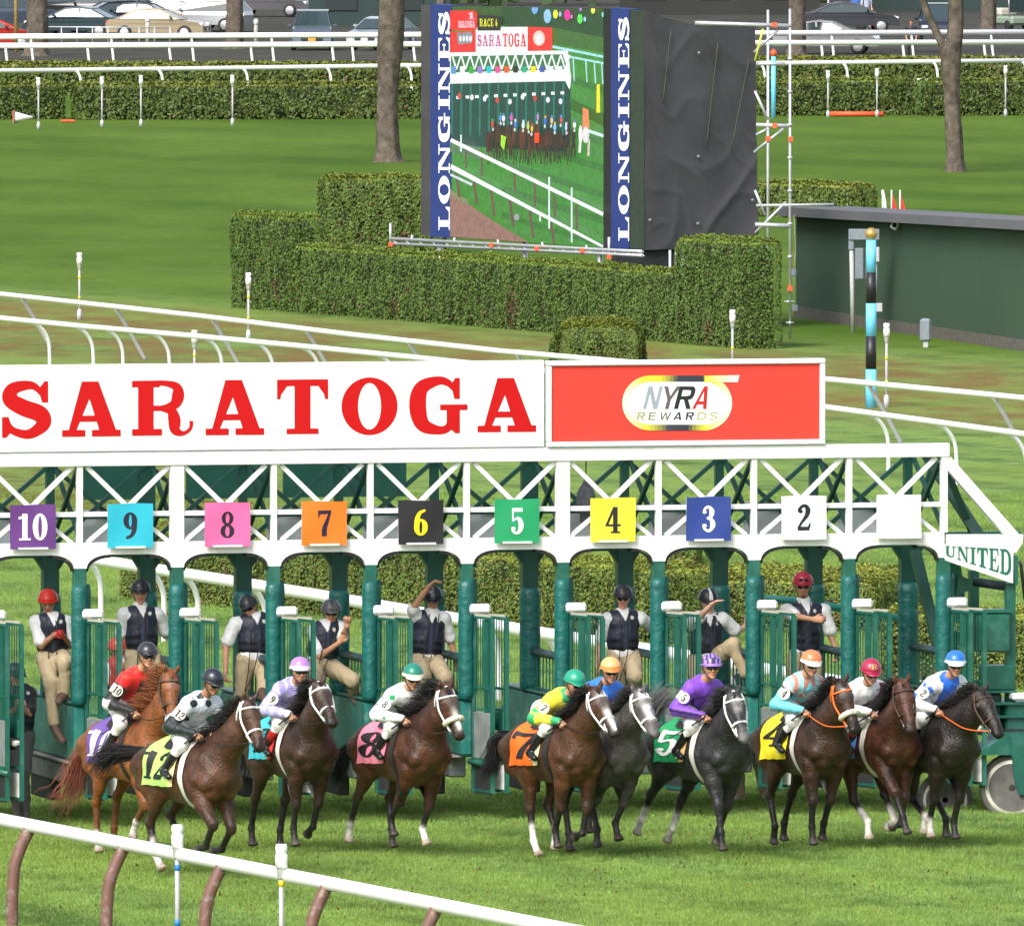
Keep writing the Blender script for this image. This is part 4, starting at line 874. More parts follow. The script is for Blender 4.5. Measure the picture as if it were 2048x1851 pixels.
car('dark grey sport utility car facing the camera with an orange front plate', G(625, 100), R_(-90), (.10, .13, .17), 'suv', plate='o')
car('pale blue-grey car partly hidden by the thick tree trunk', G(765, 100), R_(-110), (.35, .42, .45), 'sedan')
car('silver sedan parked right of the scaffolding', G(1655, 108), R_(-6), (.38, .38, .4), 'sedan')
car('dark car facing the camera between the limbs of the forked tree', G(1876, 84), R_(-90), (.02, .03, .05), 'suv')
car('black station wagon behind the black wagon in the left row', G(130, 44), R_(10), (.02, .022, .03), 'wagon')
car('dark saloon in the second row behind the silver tail', G(240, 34), R_(5), (.03, .035, .045), 'suv')
for (x, y, a, c, k, lb) in ((60, 40, 8, (.04, .05, .07), 'suv', 'dark slate tall vehicle at the top left corner'), (185, 50, 175, (.02, .022, .028), 'suv', 'black tall vehicle behind the teal sedan'), (262, 46, 5, (.05, .06, .09), 'sedan', 'slate blue car behind the dark blue car'),
                        (540, 34, -20, (.12, .12, .13), 'sedan', 'grey car in the distance between the trunk and the grey sport utility car'), (300, 22, 0, (.03, .04, .04), 'suv', 'dark vehicle behind the white cars at the top'), (1700, 66, 4, (.06, .065, .08), 'sedan', 'dark sedan behind the silver sedan on the right')):
    car(lb, G(x, y), R_(a), c, k)
def golfcart(label, pos, rz):
    root = thing('golf_cart', label, 'golf cart', pos, rz, 'golf carts in the background')
    MB().box((0, 0, .45), (2.2, 1.1, .45), bev=.12).build('body', mat('cart_green', (.2, .27, .2), .5), root)
    MB().box((0, 0, 1.82), (1.9, 1.2, .12), bev=.05).build('canopy', mat('cart_canopy', (.72, .68, .58), .6), root)
    MB().box((-.3, 0, .85), (.6, 1.0, .4), bev=.1).build('seat', mat('cart_seat', (.5, .48, .42), .6), root)
    for sx in (-.85, .85):
        for sy in (-.5, .5): MB().tube([(sx, sy, .6), (sx*.9, sy, 1.8)], .03, 6).build('canopy_post', STEEL, root); MB().lathe([(.1, -.1), (.24, -.1), (.24, .1), (.1, .1)], (sx*.9, sy, .24), 14, R=Matrix.Rotation(math.pi/2, 3, 'X')).build('wheel', mat('tyre', (.02, .02, .022), .8), root)
    MB().box((.88, 0, 1.25), (.03, 1.0, .8)).build('windscreen', GLASS, root)
golfcart('golf cart with a cream canopy beside the man in jeans', G(1690, 62), R_(0)); golfcart('golf cart with a pale canopy at the top right edge', G(2018, 60), R_(-60))

# ---------------------------------------------------------------- far background: stables, shed walls, woods and the fence
BW = mat('far_green_wall', (.018, .04, .038), .8, var=.2, vscale=.15)
def shed(label, x0, x1, yb, hgt, m=BW, roof=(.12, .12, .12)):
    a = G(x0, yb); b = G(x1, yb); root = thing('shed', label, 'building', a)
    L_ = b.x-a.x; MB().box((L_/2, 3, hgt/2), (L_, 6, hgt)).build('wall', m, root); MB().box((L_/2, 3, hgt+.15), (L_+.8, 6.8, .3)).build('roof', mat('shed_roof', roof, .8), root)
    for i in range(int(L_/3.2)):
        MB().box((1.6+i*3.2, -.03, hgt*.42), (1.5, .08, hgt*.55)).build('door', mat('shed_door', (.012, .022, .022), .7), root)
    return root
shed('dark green shed wall behind the oncoming grey car', 617, 900, 52, 5.2)
shed('dark stable row behind the black tarpaulin and scaffolding', 1240, 1640, 30, 5.5, mat('stable_dark', (.02, .022, .02), .8, var=.3, vscale=.3))
shed('dark green shed at the top right behind the forked tree', 1740, 2250, 22, 5.5)
shed('dark shed behind the left row of parked cars', -260, 330, 14, 6)
for (x0, x1, yb, lb) in ((-400, 620, 8, 'dark wood behind the car park on the left'), (600, 1300, 12, 'dark wood behind the shed and screen'), (1250, 2500, 6, 'dark wood behind the stables on the right')):
    a, Lh, rz = seg(G(x0, yb), G(x1, yb)); fo = MB(); rr_ = random.Random(x0)
    for _ in range(int(Lh*26)):
        p = Vector((rr_.uniform(0, Lh), rr_.uniform(-1.2, 1.2), rr_.uniform(0, 9))); p.y += 1.5*mnoise.noise(Vector((p.x*.35, p.z*.4, 3)))
        q = Vector((rr_.uniform(-1, 1), -1, rr_.uniform(-.2, 1))).normalized(); t1 = q.orthogonal().normalized(); t2 = q.cross(t1); s_ = rr_.uniform(.25, .5); g = rr_.uniform(.5, 1.4)*(1+.6*mnoise.noise(Vector((p.x*.3, p.z*.4, 7))))
        fo.c = (.028*g, .06*g, .014*g); fo.add([p+t1*s_, p+t2*s_, p-t1*s_, p-t2*s_], [(0, 1, 2, 3)])
    o = fo.build('wood', LEAF); o.location = a; o.rotation_euler = (0, 0, rz); o['kind'] = 'stuff'; o['label'] = lb; o['category'] = 'trees'
# two men standing by the cart and a few spectators before the stables are built with the other people
# low wire fence with pale top bar by the cars
root = thing('fence', 'low pale mesh fence in front of the parked cars on the left', 'fence', G(90, 96))
o0 = G(90, 96)
MB().tube([P(92, 54, o0.y)-o0, P(340, 56, o0.y)-o0], .03, 6).build('top_bar', GALV, root)
for x in range(92, 345, 31): p = P(x, 54, o0.y)-o0; MB().tube([Vector((p.x, 0, 0)), p], .03, 6).build('post', GALV, root)
for x, yb, c, lb in ((295, 86, 'w', 'short pale bollard before the gold sedan'), (735, 96, 'w', 'short pale bollard left of the thick trunk'), (512, 92, 'w', 'short pale post right of the trunk at the car park')):
    b = G(x, yb); r = thing('bollard', lb, 'bollard', b, 0, 'pale bollards by the car park'); MB().lathe([(.09, 0), (.09, .8), (.07, .95)], n=10).build('post', mat('bollard_pale', (.6, .6, .56), .6), r); MB().lathe([(.08, .95), (.11, 1.0), (.11, 1.15), (.05, 1.22)], n=10).build('cap', WHITE, r)
# ---------------------------------------------------------------- starting gate (gate frame: x along the gate, y into depth, z up)
gate = thing('starting_gate', 'long white and green starting gate with coloured stall numbers and a big red-lettered sign', 'starting gate', GO, YAW)
PITCH = 1.152; X0 = -5.156
def px_(i): return X0+PITCH*i
def gb(name, m, fn, **k):
    mb = MB(); fn(mb); return mb.build(name, m, gate, **k)
ZT, ZB = 4.33, 3.145
DR = 1.5          # depth of the second row of posts
# front frame, white
XE = px_(9)
gb('top_beam', WHITE, lambda b: b.box(((-7.6+XE+.06)/2, 0, 4.25), (XE+.06+7.6, .14, .16), bev=.008))
gb('middle_rail', WHITE, lambda b: b.box(((-7.6+XE)/2, -.002, 3.615), (XE+7.6, .05, .055)))
gb('lower_beam', WHITE, lambda b: b.box(((-7.6+XE)/2, 0, 3.216), (XE+7.6, .12, .142), bev=.006))
for i in range(-2, 10):
    x = px_(i); wd = .16 if i in (-3, 1, 5) else .062
    gb('truss_post', WHITE, lambda b: b.box((x, -.004, 3.73), (wd, .09, .886)))
    # flared bracket that makes the arch shoulders
    def br(b, x=x, lft=True, rgt=i < 9):
        pts = []; n = 8
        def q(u): return u*u
        L = [(-.30+.23*k/n, ZB-.0-(.0+.155*(1-math.cos(math.pi/2*k/n))**.8)) for k in range(n+1)]
        L = [(-.33+.255*math.sin(math.pi/2*k/n), ZB-.155*(1-math.cos(math.pi/2*k/n))) for k in range(n+1)]
        if not rgt: R = [(.075, 2.99), (.075, ZB)]
        else: R = [(-a, z) for a, z in L[::-1]]
        poly_ = [(-.33, ZB+.003)]+L+R+([(.33, ZB+.003)] if rgt else [(.075, ZB+.003)])
        b.prism([(x+a, z) for a, z in poly_[::-1]][::-1], -.058, .058, lambda u, v, w: Vector((u, -w, v)))
    mb = MB(); br(mb); mb.build('arch_bracket', WHITE, gate)
    # black strip along the underside of the arch
    for sg in ((-1,) if i == 9 else (-1, 1)):
        a = [(x+sg*(.345-.258*math.sin(math.pi/2*k/8)), ZB-.012-.16*(1-math.cos(math.pi/2*k/8))) for k in range(9)]
        mb = MB()
        vs = []
        for (u, v) in a: vs += [(u, -.075, v), (u, .09, v), (u, .09, v-.022), (u, -.075, v-.022)]
        mb.add(vs, [(4*k+j, 4*k+(j+1) % 4, 4*k+4+(j+1) % 4, 4*k+4+j) for k in range(8) for j in range(4)]); mb.build('arch_strip', BLACK, gate)
    # green column and its pads
    gb('column', GREEN, lambda b: b.box((x, 0, 2.2), (.15, .12, 1.585), bev=.01))
    def pad(b, x, y, r, z0, z1, seed):
        prof = []; rr_ = random.Random(seed); n = 26
        for k in range(n+1):
            z = z0+(z1-z0)*k/n; prof.append((r*(1+.012*math.sin(k*2.1+seed)+rr_.uniform(-.018, .018)), z))
        prof[0] = (r*.8, z0); prof[-1] = (r*.8, z1); b.lathe(prof, (x, y, 0), 14)
    gb('column_pad', PAD, lambda b: pad(b, x-.012, -.035, .092, 1.41, 2.79, i)); gb('column_pad', PAD, lambda b: pad(b, x+.085, .10, .072, 1.45, 2.80, i+40))
    # second row column
    xr = x-.02
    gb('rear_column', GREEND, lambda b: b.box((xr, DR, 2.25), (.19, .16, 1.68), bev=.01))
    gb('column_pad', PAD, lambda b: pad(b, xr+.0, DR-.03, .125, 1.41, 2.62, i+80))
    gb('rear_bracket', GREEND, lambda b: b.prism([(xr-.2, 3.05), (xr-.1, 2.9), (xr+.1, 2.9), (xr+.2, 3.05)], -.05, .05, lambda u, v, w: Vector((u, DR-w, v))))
    # stall partition: padded lower panel, open grille above, grey kick box under
    zp = 1.41
    gb('partition_panel', PANELG, lambda b: b.box((x-.0, 1.22, 1.075), (.15, 2.55, .67), bev=.035))
    gb('partition_cap', GREEN, lambda b: b.box((x, 1.22, 1.425), (.18, 2.55, .03), bev=.01))
    gb('panel_end_pad', PANELG, lambda b: b.box((x+.02, 2.56, .95), (.3, .25, .44), bev=.06))
    gb('kick_box', GREYBOX, lambda b: (b.box((x-.01, 1.45, .60), (.2, 2.15, .25), bev=.02)))
    gb('kick_box_ledge', mat('dusty_ledge', (.3, .3, .27), .85, var=.25), lambda b: b.box((x-.01, 1.3, .738), (.27, 2.4, .02)))
    gb('rubber_flap', DARK, lambda b: b.box((x-.02, 1.75, .36), (.12, 1.1, .26), bev=.01))
    def grille(b):
        for k in range(9): b.box((x, .14+k*.155, 1.64), (.014, .02, .43))
        b.box((x, .75, 1.46), (.03, 1.4, .03))
    gb('partition_grille', GREEN, grille, )
    gb('padded_rail', mat('navy_pad', (.02, .05, .06), .45, bump=.5, bscale=12), lambda b: b.tube([(x-.0, .1, 1.875), (x, .5, 1.88), (x, 1.42, 1.875)], .05, 10))
    # the two opened front door leaves on each column
    for nl, (a, c, lo_) in enumerate((((.07, -.06), (.19, -.50), True), ((.235, -.03), (.36, -.50), False))):
        dx, dy = c[0]-a[0], c[1]-a[1]; L_ = math.hypot(dx, dy); e = Vector((dx/L_, dy/L_, 0))
        A = Vector((x+a[0], a[1], 0)); leaf = MB()
        for t_, r_ in ((0, .022), (L_, .024)): leaf.box(A+e*t_+Vector((0, 0, (2.36+.34)/2)), (r_*2, r_*2, 2.02))
        for z_, t_ in ((2.37, .035), (1.55, .03), (1.30, .03), (.72, .05), (.36, .03)):
            leaf.bar(A+Vector((0, 0, z_)), A+e*L_+Vector((0, 0, z_)), t_, .03, up=(0, 0, 1))
        lf = leaf.build('door_leaf', GREEN, gate)
        bars = MB()
        for k in range(1, 8): bars.box(A+e*(L_*k/8)+Vector((0, 0, 1.96)), (.011, .011, .8))
        for k in range(1, 14): bars.box(A+e*(L_*k/14)+Vector((0, 0, 1.425)), (.008, .008, .23))
        if lo_: bars.box(A+e*(L_*.62)+Vector((0, .0, 1.95)), (.07, .03, .8))
        bars.build('door_bars', GREEN, lf)
        MB().bar(A+e*.03+Vector((0, 0, 2.39)), A+e*(L_-.05)+Vector((0, 0, 2.40)), .02, .03, up=(0, 0, 1)).build('door_top_edge', mat('worn_cream', (.42, .4, .33), .7), lf)
        if lo_:
            MB().bar(A+e*.03+Vector((0, .02, 1.01)), A+e*(L_-.03)+Vector((0, .02, 1.01)), .54, .04, up=(e.y, -e.x, 0)).build('door_lower_pad', GREYBOX, lf) if False else \
            MB().box(A+e*(L_/2)+Vector((0, 0, 1.0)), (L_-.06, .035, .54), Matrix.Rotation(math.atan2(e.y, e.x), 3, 'Z'), bev=.01).build('door_lower_pad', GREYBOX, lf)
            MB().tube([A+e*0+Vector((-.05, -.02, .69)), A+e*(L_+.04)+Vector((0, -.02, .66))], .035, 8).build('door_pipe', GREEN, lf)
            MB().box(A+e*(L_*.55)+Vector((0, .02, .5)), (L_*.8, .03, .36), Matrix.Rotation(math.atan2(e.y, e.x), 3, 'Z')).build('door_flap', DARK, lf)
        else:
            MB().box(A+e*(L_*.5)+Vector((0, 0, 1.17)), (L_-.1, .04, .22), Matrix.Rotation(math.atan2(e.y, e.x), 3, 'Z'), bev=.01).build('latch_plate', GREEN, lf)
            MB().box(A+e*(L_*.45)+Vector((0, -.04, .97)), (L_-.16, .07, .09), Matrix.Rotation(math.atan2(e.y, e.x)+.15, 3, 'Z')).build('latch_arm', DARK, lf)
            MB().box(A+e*(L_*.6)+Vector((0, -.08, 1.0)), (.1, .1, .07), bev=.02).build('latch_magnet', mat('pale_magnet', (.7, .7, .66), .5), lf)
            MB().box(A+e*(L_*.5)+Vector((0, 0, .52)), (L_-.05, .03, .28), Matrix.Rotation(math.atan2(e.y, e.x), 3, 'Z')).build('door_foot_panel', WHITE, lf)
    gb('door_cap', WHITE, lambda b: b.box((x+.13, -.09, 2.465), (.27, .1, .115), bev=.03))
# diagonals of the front lattice
for i in range(-2, 9):
    xa, xb = px_(i)+.07, px_(i+1)-.07; xm = (xa+xb)/2
    for s_, xs in ((1, xa), (-1, xb)):
        gb('truss_diagonal', WHITE, lambda b: b.bar((xs+.02*s_, .012, 4.16), (xm+.012*s_, .012, 3.68), .052, .05)); gb('truss_diagonal', WHITE, lambda b: b.bar((xm+.17*s_*-1, .014, 3.54), (xs+.02*s_, .014, 3.285), .046, .05))
# numbered plates
PC = {0: ('10', (.12, .035, .2), (.85, .85, .85)), 1: ('9', (.02, .42, .56), (.012, .012, .03)), 2: ('8', (.9, .13, .34), (.012, .012, .03)), 3: ('7', (.95, .18, .012), (.012, .012, .04)),
      4: ('6', (.015, .013, .016), (.9, .75, .01)), 5: ('5', (.01, .3, .11), (.85, .85, .85)), 6: ('4', (.93, .72, .04), (.012, .012, .02)), 7: ('3', (.022, .05, .25), (.85, .85, .85)),
      8: ('2', (.82, .84, .83), (.012, .012, .02)), 9: ('', (.82, .85, .85), (.5, .5, .5)), -1: ('11', (.6, .6, .6), (.02, .02, .02))}
for k, (s_, c, fc) in PC.items():
    xm = px_(k-1)+PITCH/2+.0; pm = mat('plate_%s' % (s_ or 'blank'), c, .55, var=.06, vscale=2.5)
    W_, Hh = .27, .256; NXg = 10
    mb = MB(); vs = []
    def pt(u, v, w, xm=xm): return Vector((xm+u*W_, -.13-w-.012*math.sin(u*2.2+k)*math.cos(v*1.7+k*2), 3.482+v*Hh+.004*math.sin(3*u+k)*(1 if v > .9 else 0)))
    for j in range(NXg+1):
        for i2 in range(NXg+1): vs.append(pt(-1+2*i2/NXg, -1+2*j/NXg, 0))
    mb.add(vs, [(j*(NXg+1)+i2, j*(NXg+1)+i2+1, (j+1)*(NXg+1)+i2+1, (j+1)*(NXg+1)+i2) for j in range(NXg) for i2 in range(NXg)], 0, True)
    mb.box((xm, -.11, 3.482), (W_*1.96, .012, Hh*1.96), mi=1)
    pl_ = mb.build('number_plate', [pm, WHITE], gate)
    MB().box((xm, -.15, 3.235), (.35, .02, .022)).build('plate_clip', WHITE, pl_)
    if s_:
        tb_ = MB(); tot = sum(DIG[q][0] for q in s_)+.12*(len(s_)-1); hs = .305
        text(tb_, s_, lambda u, v, w: pt((u-.5)*tot*hs/W_, (v-.5)*hs/Hh+.0, .004+w), 0, .0005, DIG, .12)
        tb_.build('number', mat('numeral_%d_%d_%d' % tuple(int(q*99) for q in fc), fc, .5), pl_)
    # back of the matching plate on the far truss
    xg = xm-.03-.07
    MB().box((xg-.12 if False else xm-.03, DR+.1, 3.37), (.5, .02, .44), bev=0).build('rear_plate', mat('plate_back_grey', (.62, .66, .7), .5, var=.08, vscale=3), gate)
# far truss, dark green
ZR = -.12
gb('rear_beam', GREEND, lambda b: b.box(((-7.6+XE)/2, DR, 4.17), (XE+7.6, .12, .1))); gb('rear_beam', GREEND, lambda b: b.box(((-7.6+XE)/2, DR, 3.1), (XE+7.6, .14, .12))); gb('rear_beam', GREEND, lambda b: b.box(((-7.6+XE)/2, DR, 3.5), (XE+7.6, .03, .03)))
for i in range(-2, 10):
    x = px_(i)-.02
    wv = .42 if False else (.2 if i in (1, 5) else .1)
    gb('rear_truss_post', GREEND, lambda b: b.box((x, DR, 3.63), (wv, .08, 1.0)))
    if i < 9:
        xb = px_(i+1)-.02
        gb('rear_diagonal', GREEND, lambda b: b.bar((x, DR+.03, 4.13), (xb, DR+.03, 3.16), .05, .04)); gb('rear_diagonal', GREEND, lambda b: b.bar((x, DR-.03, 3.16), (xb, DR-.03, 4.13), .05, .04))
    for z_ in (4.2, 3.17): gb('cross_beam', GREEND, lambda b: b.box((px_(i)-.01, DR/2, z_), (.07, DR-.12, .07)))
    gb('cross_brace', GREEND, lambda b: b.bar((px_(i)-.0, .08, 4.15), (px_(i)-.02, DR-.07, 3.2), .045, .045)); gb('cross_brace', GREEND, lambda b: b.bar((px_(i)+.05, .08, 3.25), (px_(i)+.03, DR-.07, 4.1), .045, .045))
for a, b_ in ((167, 310), (372, 545), (566, 690), (690, 812)):
    p, q = GP(a, 985, 2.3), GP(b_, 985, 2.3)
    gb('rear_sign_back', GREEND, lambda b: b.box(((p.x+q.x)/2, 2.3, 3.98), (q.x-p.x, .04, .62)))
gb('roof_bar', GREEND, lambda b: b.box(((-7.6+XE)/2, DR/2, 4.27), (XE+7.2, .06, .06)))
gb('mop_head', mat('grey_mop', (.17, .18, .2), .9, var=.4, vscale=20, bump=1, bscale=50), lambda b: b.lathe([(.02, .5), (.05, .44), (.1, .36), (.13, .2), (.12, .12), (.07, .1), (.07, 0), (.04, -.03)], (GP(1172, 1000, .7).x, .7, 3.42), 9))
gb('mop_cord', DARK, lambda b: b.tube([(GP(1172, 1000, .7).x, .7, 3.9), (GP(1172, 1000, .7).x, .7, 4.2)], .008, 5))
# white lettered board
xl, xr_ = -7.6, GP(1085, 800).x
gb('sign_board', mat('sign_white', (.83, .84, .83), .4, var=.015, vscale=1), lambda b: b.box(((xl+xr_)/2, -.03, 4.845), (xr_-xl, .1, 1.005), bev=.006))
gb('sign_seam', mat('seam_grey', (.3, .32, .3), .7, var=.4, vscale=3), lambda b: b.box(((xl+xr_)/2, -.082, 4.346), (xr_-xl-.02, .006, .007)))
LR = mat('sign_red', (.5, .005, .006), .55, spec=.2)
for c, a, b_, y0_, y1_ in (('S', 4, 101, 762, 875), ('A', 124, 241, 762, 873), ('R', 264, 388, 760, 871), ('A', 411, 528, 759, 870), ('T', 554, 656, 758, 868), ('O', 683, 795, 756, 868), ('G', 821, 937, 755, 867), ('A', 955, 1072, 755, 864)):
    p0, p1 = GP(a, y1_, -.084), GP(b_, y0_, -.084); mb = MB()
    glyph(mb, GLY[c][1], lambda u, v, w: Vector((p0.x+(p1.x-p0.x)*u/GLY[c][0], -.084-w, p0.z+(p1.z-p0.z)*v)), 0, .0008)
    mb.build('letter', LR, gate)
# red sponsor board with frame and badge
p0, p1 = GP(1091, 893, -.03), GP(1648, 720, -.03); cz = (4.335+5.34)/2; hz_ = 1.0; cx = (p0.x+p1.x)/2; wx = p1.x-p0.x
gb('sponsor_board', mat('sponsor_red', (.80, .045, .03), .45), lambda b: b.box((cx, -.03, cz), (wx-.1, .08, hz_-.1)))
FRM = mat('frame_white', (.74, .78, .78), .4, var=.08, vscale=5, dirt=(.45, .52, .54), dscale=5)
for zz_, hh in ((4.335+.03, .06), (5.34-.03, .06)): gb('board_frame', FRM, lambda b: b.box((cx, -.045, zz_), (wx, .13, hh), bev=.01))
for xx_ in (p0.x+.03, p1.x-.032): gb('board_frame', FRM, lambda b: b.box((xx_, -.042, cz), (.065, .12, hz_-.12), bev=.01))
SAN = {'N': (1., [poly((0, 0), (.2, 0), (.2, 1), (0, 1)), poly((.66, 0), (.86, 0), (.86, 1), (.66, 1)), poly((0, 1), (.24, 1), (.86, 0), (.62, 0))]),
       'Y': (.95, [poly((0, 1), (.24, 1), (.58, .42), (.38, .42)), poly((.72, 1), (.95, 1), (.58, .42), (.42, .42)), rect(.37, 0, .58, .5)]),
       'R': (.92, [rect(0, 0, .22, 1), rect(.2, .84, .5, 1), rect(.2, .42, .5, .57), ribbon([(.5, .92), (.74, .88), (.78, .7), (.72, .53), (.5, .5)], [.16, .2, .22, .2, .15]), poly((.38, .45), (.6, .45), (.88, 0), (.64, 0))]),
       'A': (.98, [poly((0, 0), (.2, 0), (.56, 1), (.42, 1)), poly((.42, 1), (.64, 1), (.92, 0), (.7, 0)), rect(.2, .2, .76, .34)]),
       'E': (.7, [rect(0, 0, .16, 1), rect(0, .86, .66, 1), rect(0, .43, .6, .57), rect(0, 0, .66, .14)]), 'W': (1.2, [poly((0, 1), (.15, 1), (.38, 0), (.24, 0)), poly((.24, 0), (.38, 0), (.66, .95), (.54, .95)), poly((.54, .95), (.66, .95), (.95, 0), (.8, 0)), poly((.8, 0), (.95, 0), (1.2, 1), (1.06, 1))]),
       'D': (.85, [rect(0, 0, .15, 1), ribbon([(.1, .93), (.5, .92), (.75, .7), (.75, .3), (.5, .08), (.1, .07)], [.14]*6)]), 'S': (.75, [ribbon([(.7, .8), (.5, .93), (.2, .92), (.06, .74), (.25, .55), (.55, .45), (.68, .25), (.5, .08), (.2, .07), (.02, .2)], [.14]*10)])}
def LG(zx, zy, w): g_ = GP(1080+zx/3.36, 700+zy/3.36, -.074); return Vector((g_.x, -.074-w, g_.z))
lg = MB(); lg.c = (.1, .1, .1)
def pill(x0, x1, y0, y1, n=40, sk=0.):
    r = (y1-y0)/2; out = []
    for k in range(n): a = math.pi/2+math.pi*k/(n-1); out.append((x0+r*1.05+r*1.05*math.cos(a), (y0+y1)/2-r*math.sin(a)+0))
    for k in range(n): a = -math.pi/2+math.pi*k/(n-1); out.append((x1-r*1.05+r*1.05*math.cos(a), (y0+y1)/2-r*math.sin(a)))
    return out
oP, iP = pill(553, 1290, 170, 540), pill(592, 1252, 213, 500)
def gold(x, y):
    top = y < 355; k = (x-553)/737
    s_ = [(0, (.75, .85, .6)), (.18, (.72, .66, .05)), (.34, (.65, .6, .04)), (.5, (.03, .04, .06)), (.72, (.03, .03, .05)), (.86, (.65, .6, .05)), (1, (.8, .85, .6))] if top else [(0, (.8, .88, .6)), (.2, (.7, .66, .05)), (.3, (.4, .37, .05)), (.42, (.04, .04, .06)), (.6, (.03, .03, .05)), (.75, (.65, .62, .05)), (1, (.85, .9, .65))]
    for (a, ca), (b_, cb_) in zip(s_, s_[1:]):
        if a <= k <= b_: f = (k-a)/(b_-a); return tuple(ca[i]+(cb_[i]-ca[i])*f for i in range(3))
    return s_[-1][1]
nn = len(oP)
for k in range(nn):
    a, b_, c, d = oP[k], oP[(k+1) % nn], iP[(k+1) % nn], iP[k]
    m_ = 14 if abs(a[0]-b_[0]) > 100 else 1
    for j in range(m_):
        f0, f1 = j/m_, (j+1)/m_; L4 = lambda p, q, f: (p[0]+(q[0]-p[0])*f, p[1]+(q[1]-p[1])*f)
        qd = [L4(a, b_, f0), L4(a, b_, f1), L4(d, c, f1), L4(d, c, f0)]; lg.c = gold((qd[0][0]+qd[1][0])/2, (qd[0][1]+qd[2][1])/2)
        lg.add([LG(x, y, .004) for x, y in qd], [(0, 1, 2, 3)])
for j in range(8):
    f0, f1 = j/8, (j+1)/8; x0_, x1_ = 1105+235*f0, 1105+235*f1; lg.c = (.65+.2*f0, .62+.24*f0, .05+.75*f0); lg.add([LG(x0_, 168+4*(1-f0), .0045), LG(x1_, 168+4*(1-f1), .0045), LG(x1_-12*f1, 215, .0045), LG(x0_-12*f0, 215, .0045)], [(0, 1, 2, 3)])
lg.c = (.84, .85, .84); lg.prism(iP, 0, 0, lambda u, v, w: LG(u, v, .003))
x = 700
for c, w_, col_ in (('N', 112, (.3, .34, .4)), ('Y', 112, (.12, .1, .11)), ('R', 118, (.012, .014, .02)), ('A', 104, (.5, .015, .012))):
    lg.c = col_; xx0 = x; glyph(lg, SAN[c][1], lambda u, v, w: LG(xx0+u/SAN[c][0]*w_+v*52*.75-(10 if c != 'A' else -2), 395-v*152, .005+w), 0, .0004); x += w_*.93
x = 648
for c in 'REWARDS':
    w_ = {'R': 52, 'E': 50, 'W': 72, 'A': 58, 'D': 58, 'S': 52}[c]; f = (x-648)/480; lg.c = tuple((.35, .33, .12)[i]*(1-min(1, f*2.2))+(.02, .03, .05)[i]*min(1, f*2.2) for i in range(3)) if f < .8 else (.4, .4, .1)
    xx0 = x; glyph(lg, SAN[c][1], lambda u, v, w: LG(xx0+u/SAN[c][0]*w_+v*10, 468-v*52, .005+w), 0, .0004); x += w_+25-(4 if c == 'W' else 0)
lg.build('badge', attrmat('badge_print', .45), gate)
# right end: sloping chord, sign, boxes, wheels
def Q(px, py, d=0.): return GP(px, py, d)
gb('end_chord', WHITE, lambda b: b.bar(Q(1884, 916)+Vector((.02, .01, 0)), Q(2036, 1084)+Vector((0, .01, 0)), .13, .12))
gb('end_beam', WHITE, lambda b: b.prism([(Q(1887, 1068).x+.02, Q(1887, 1068).z), (Q(2044, 1068).x, Q(2044, 1068).z), (Q(2042, 1085).x, Q(2042, 1085).z), (Q(2030, 1104).x, Q(2030, 1104).z), (Q(1887, 1096).x+.02, Q(1887, 1096).z)][::-1], -.05, .062, lambda u, v, w: Vector((u, -w-.0, v))))
gb('end_post', WHITE, lambda b: b.box((XE, -.01, 3.73), (.07, .1, .89)))
s4 = [Q(1887, 1094, -.07), Q(2027, 1102, -.07), Q(2026, 1166, -.07), Q(1890, 1120, -.07)]
gb('end_sign', WHITE, lambda b: b.prism([(p.x, p.z) for p in s4], .02, .068, lambda u, v, w: Vector((u, -w, v))))
def uf(u, v, w):
    x = 1890+132*u; yt = 1087+7*u+4; yb = 1110+ (1153-1110)*u; p = Q(x, yb+(yt-yb)*v, -.072); return Vector((p.x, -.0715-w, p.z))
mb = MB(); text(mb, 'UNITED', uf, 0, .0006, gap=.12); mb.build('end_sign_lettering', mat('lettering_green', (.01, .14, .09), .5), gate)
gb('end_strut', GREEND, lambda b: b.bar(Q(1848, 900, .9), Q(1962, 1078, .5), .13, .08)); gb('end_strut', GREEND, lambda b: b.bar(Q(1880, 905, .2), Q(1950, 1080, .7), .07, .06)); gb('end_strut', GREEN, lambda b: b.bar(Q(1868, 905, 1.2), Q(2008, 1062, 1.2), .05, .05)); gb('end_strut', GREEND, lambda b: b.bar(Q(1842, 1010, 1.2), Q(1872, 905, 1.2), .07, .06))
gb('end_strut', GREEND, lambda b: b.bar(Q(1830, 1100, 1.0), Q(1878, 1300, .6), .12, .1))
gb('end_strut', GREEN, lambda b: b.bar(Q(1905, 1115, .5), Q(1922, 1240, .5), .16, .06)); gb('end_beam', GREEN, lambda b: b.bar(Q(1890, 1072, 1.0), Q(2040, 1070, 1.0), .1, .1))
for x_, y0_, y1_, w_, d_ in ((1947, 1140, 1290, .11, .8), (2020, 1165, 1420, .11, .1), (1905, 1260, 1420, .1, .3), (1936, 1222, 1400, .05, .0), (2031, 1110, 1170, .03, -.05)):
    gb('end_column', GREEN, lambda b: b.bar(Q(x_, y1_, d_), Q(x_, y0_, d_), w_, .1))
gb('end_bar', mat('dark_pipe', (.03, .05, .055), .4), lambda b: b.tube([Q(1948, 1163, .5), Q(2012, 1172, .3)], .055, 10)); gb('gusset', GREEN, lambda b: b.prism([(Q(1915, 1148, .4).x, Q(1915, 1148, .4).z), (Q(1943, 1160, .4).x, Q(1943, 1160, .4).z), (Q(1943, 1178, .4).x, Q(1943, 1178, .4).z), (Q(1912, 1190, .4).x, Q(1912, 1190, .4).z)], 0, .03, lambda u, v, w: Vector((u, .4-w, v))))
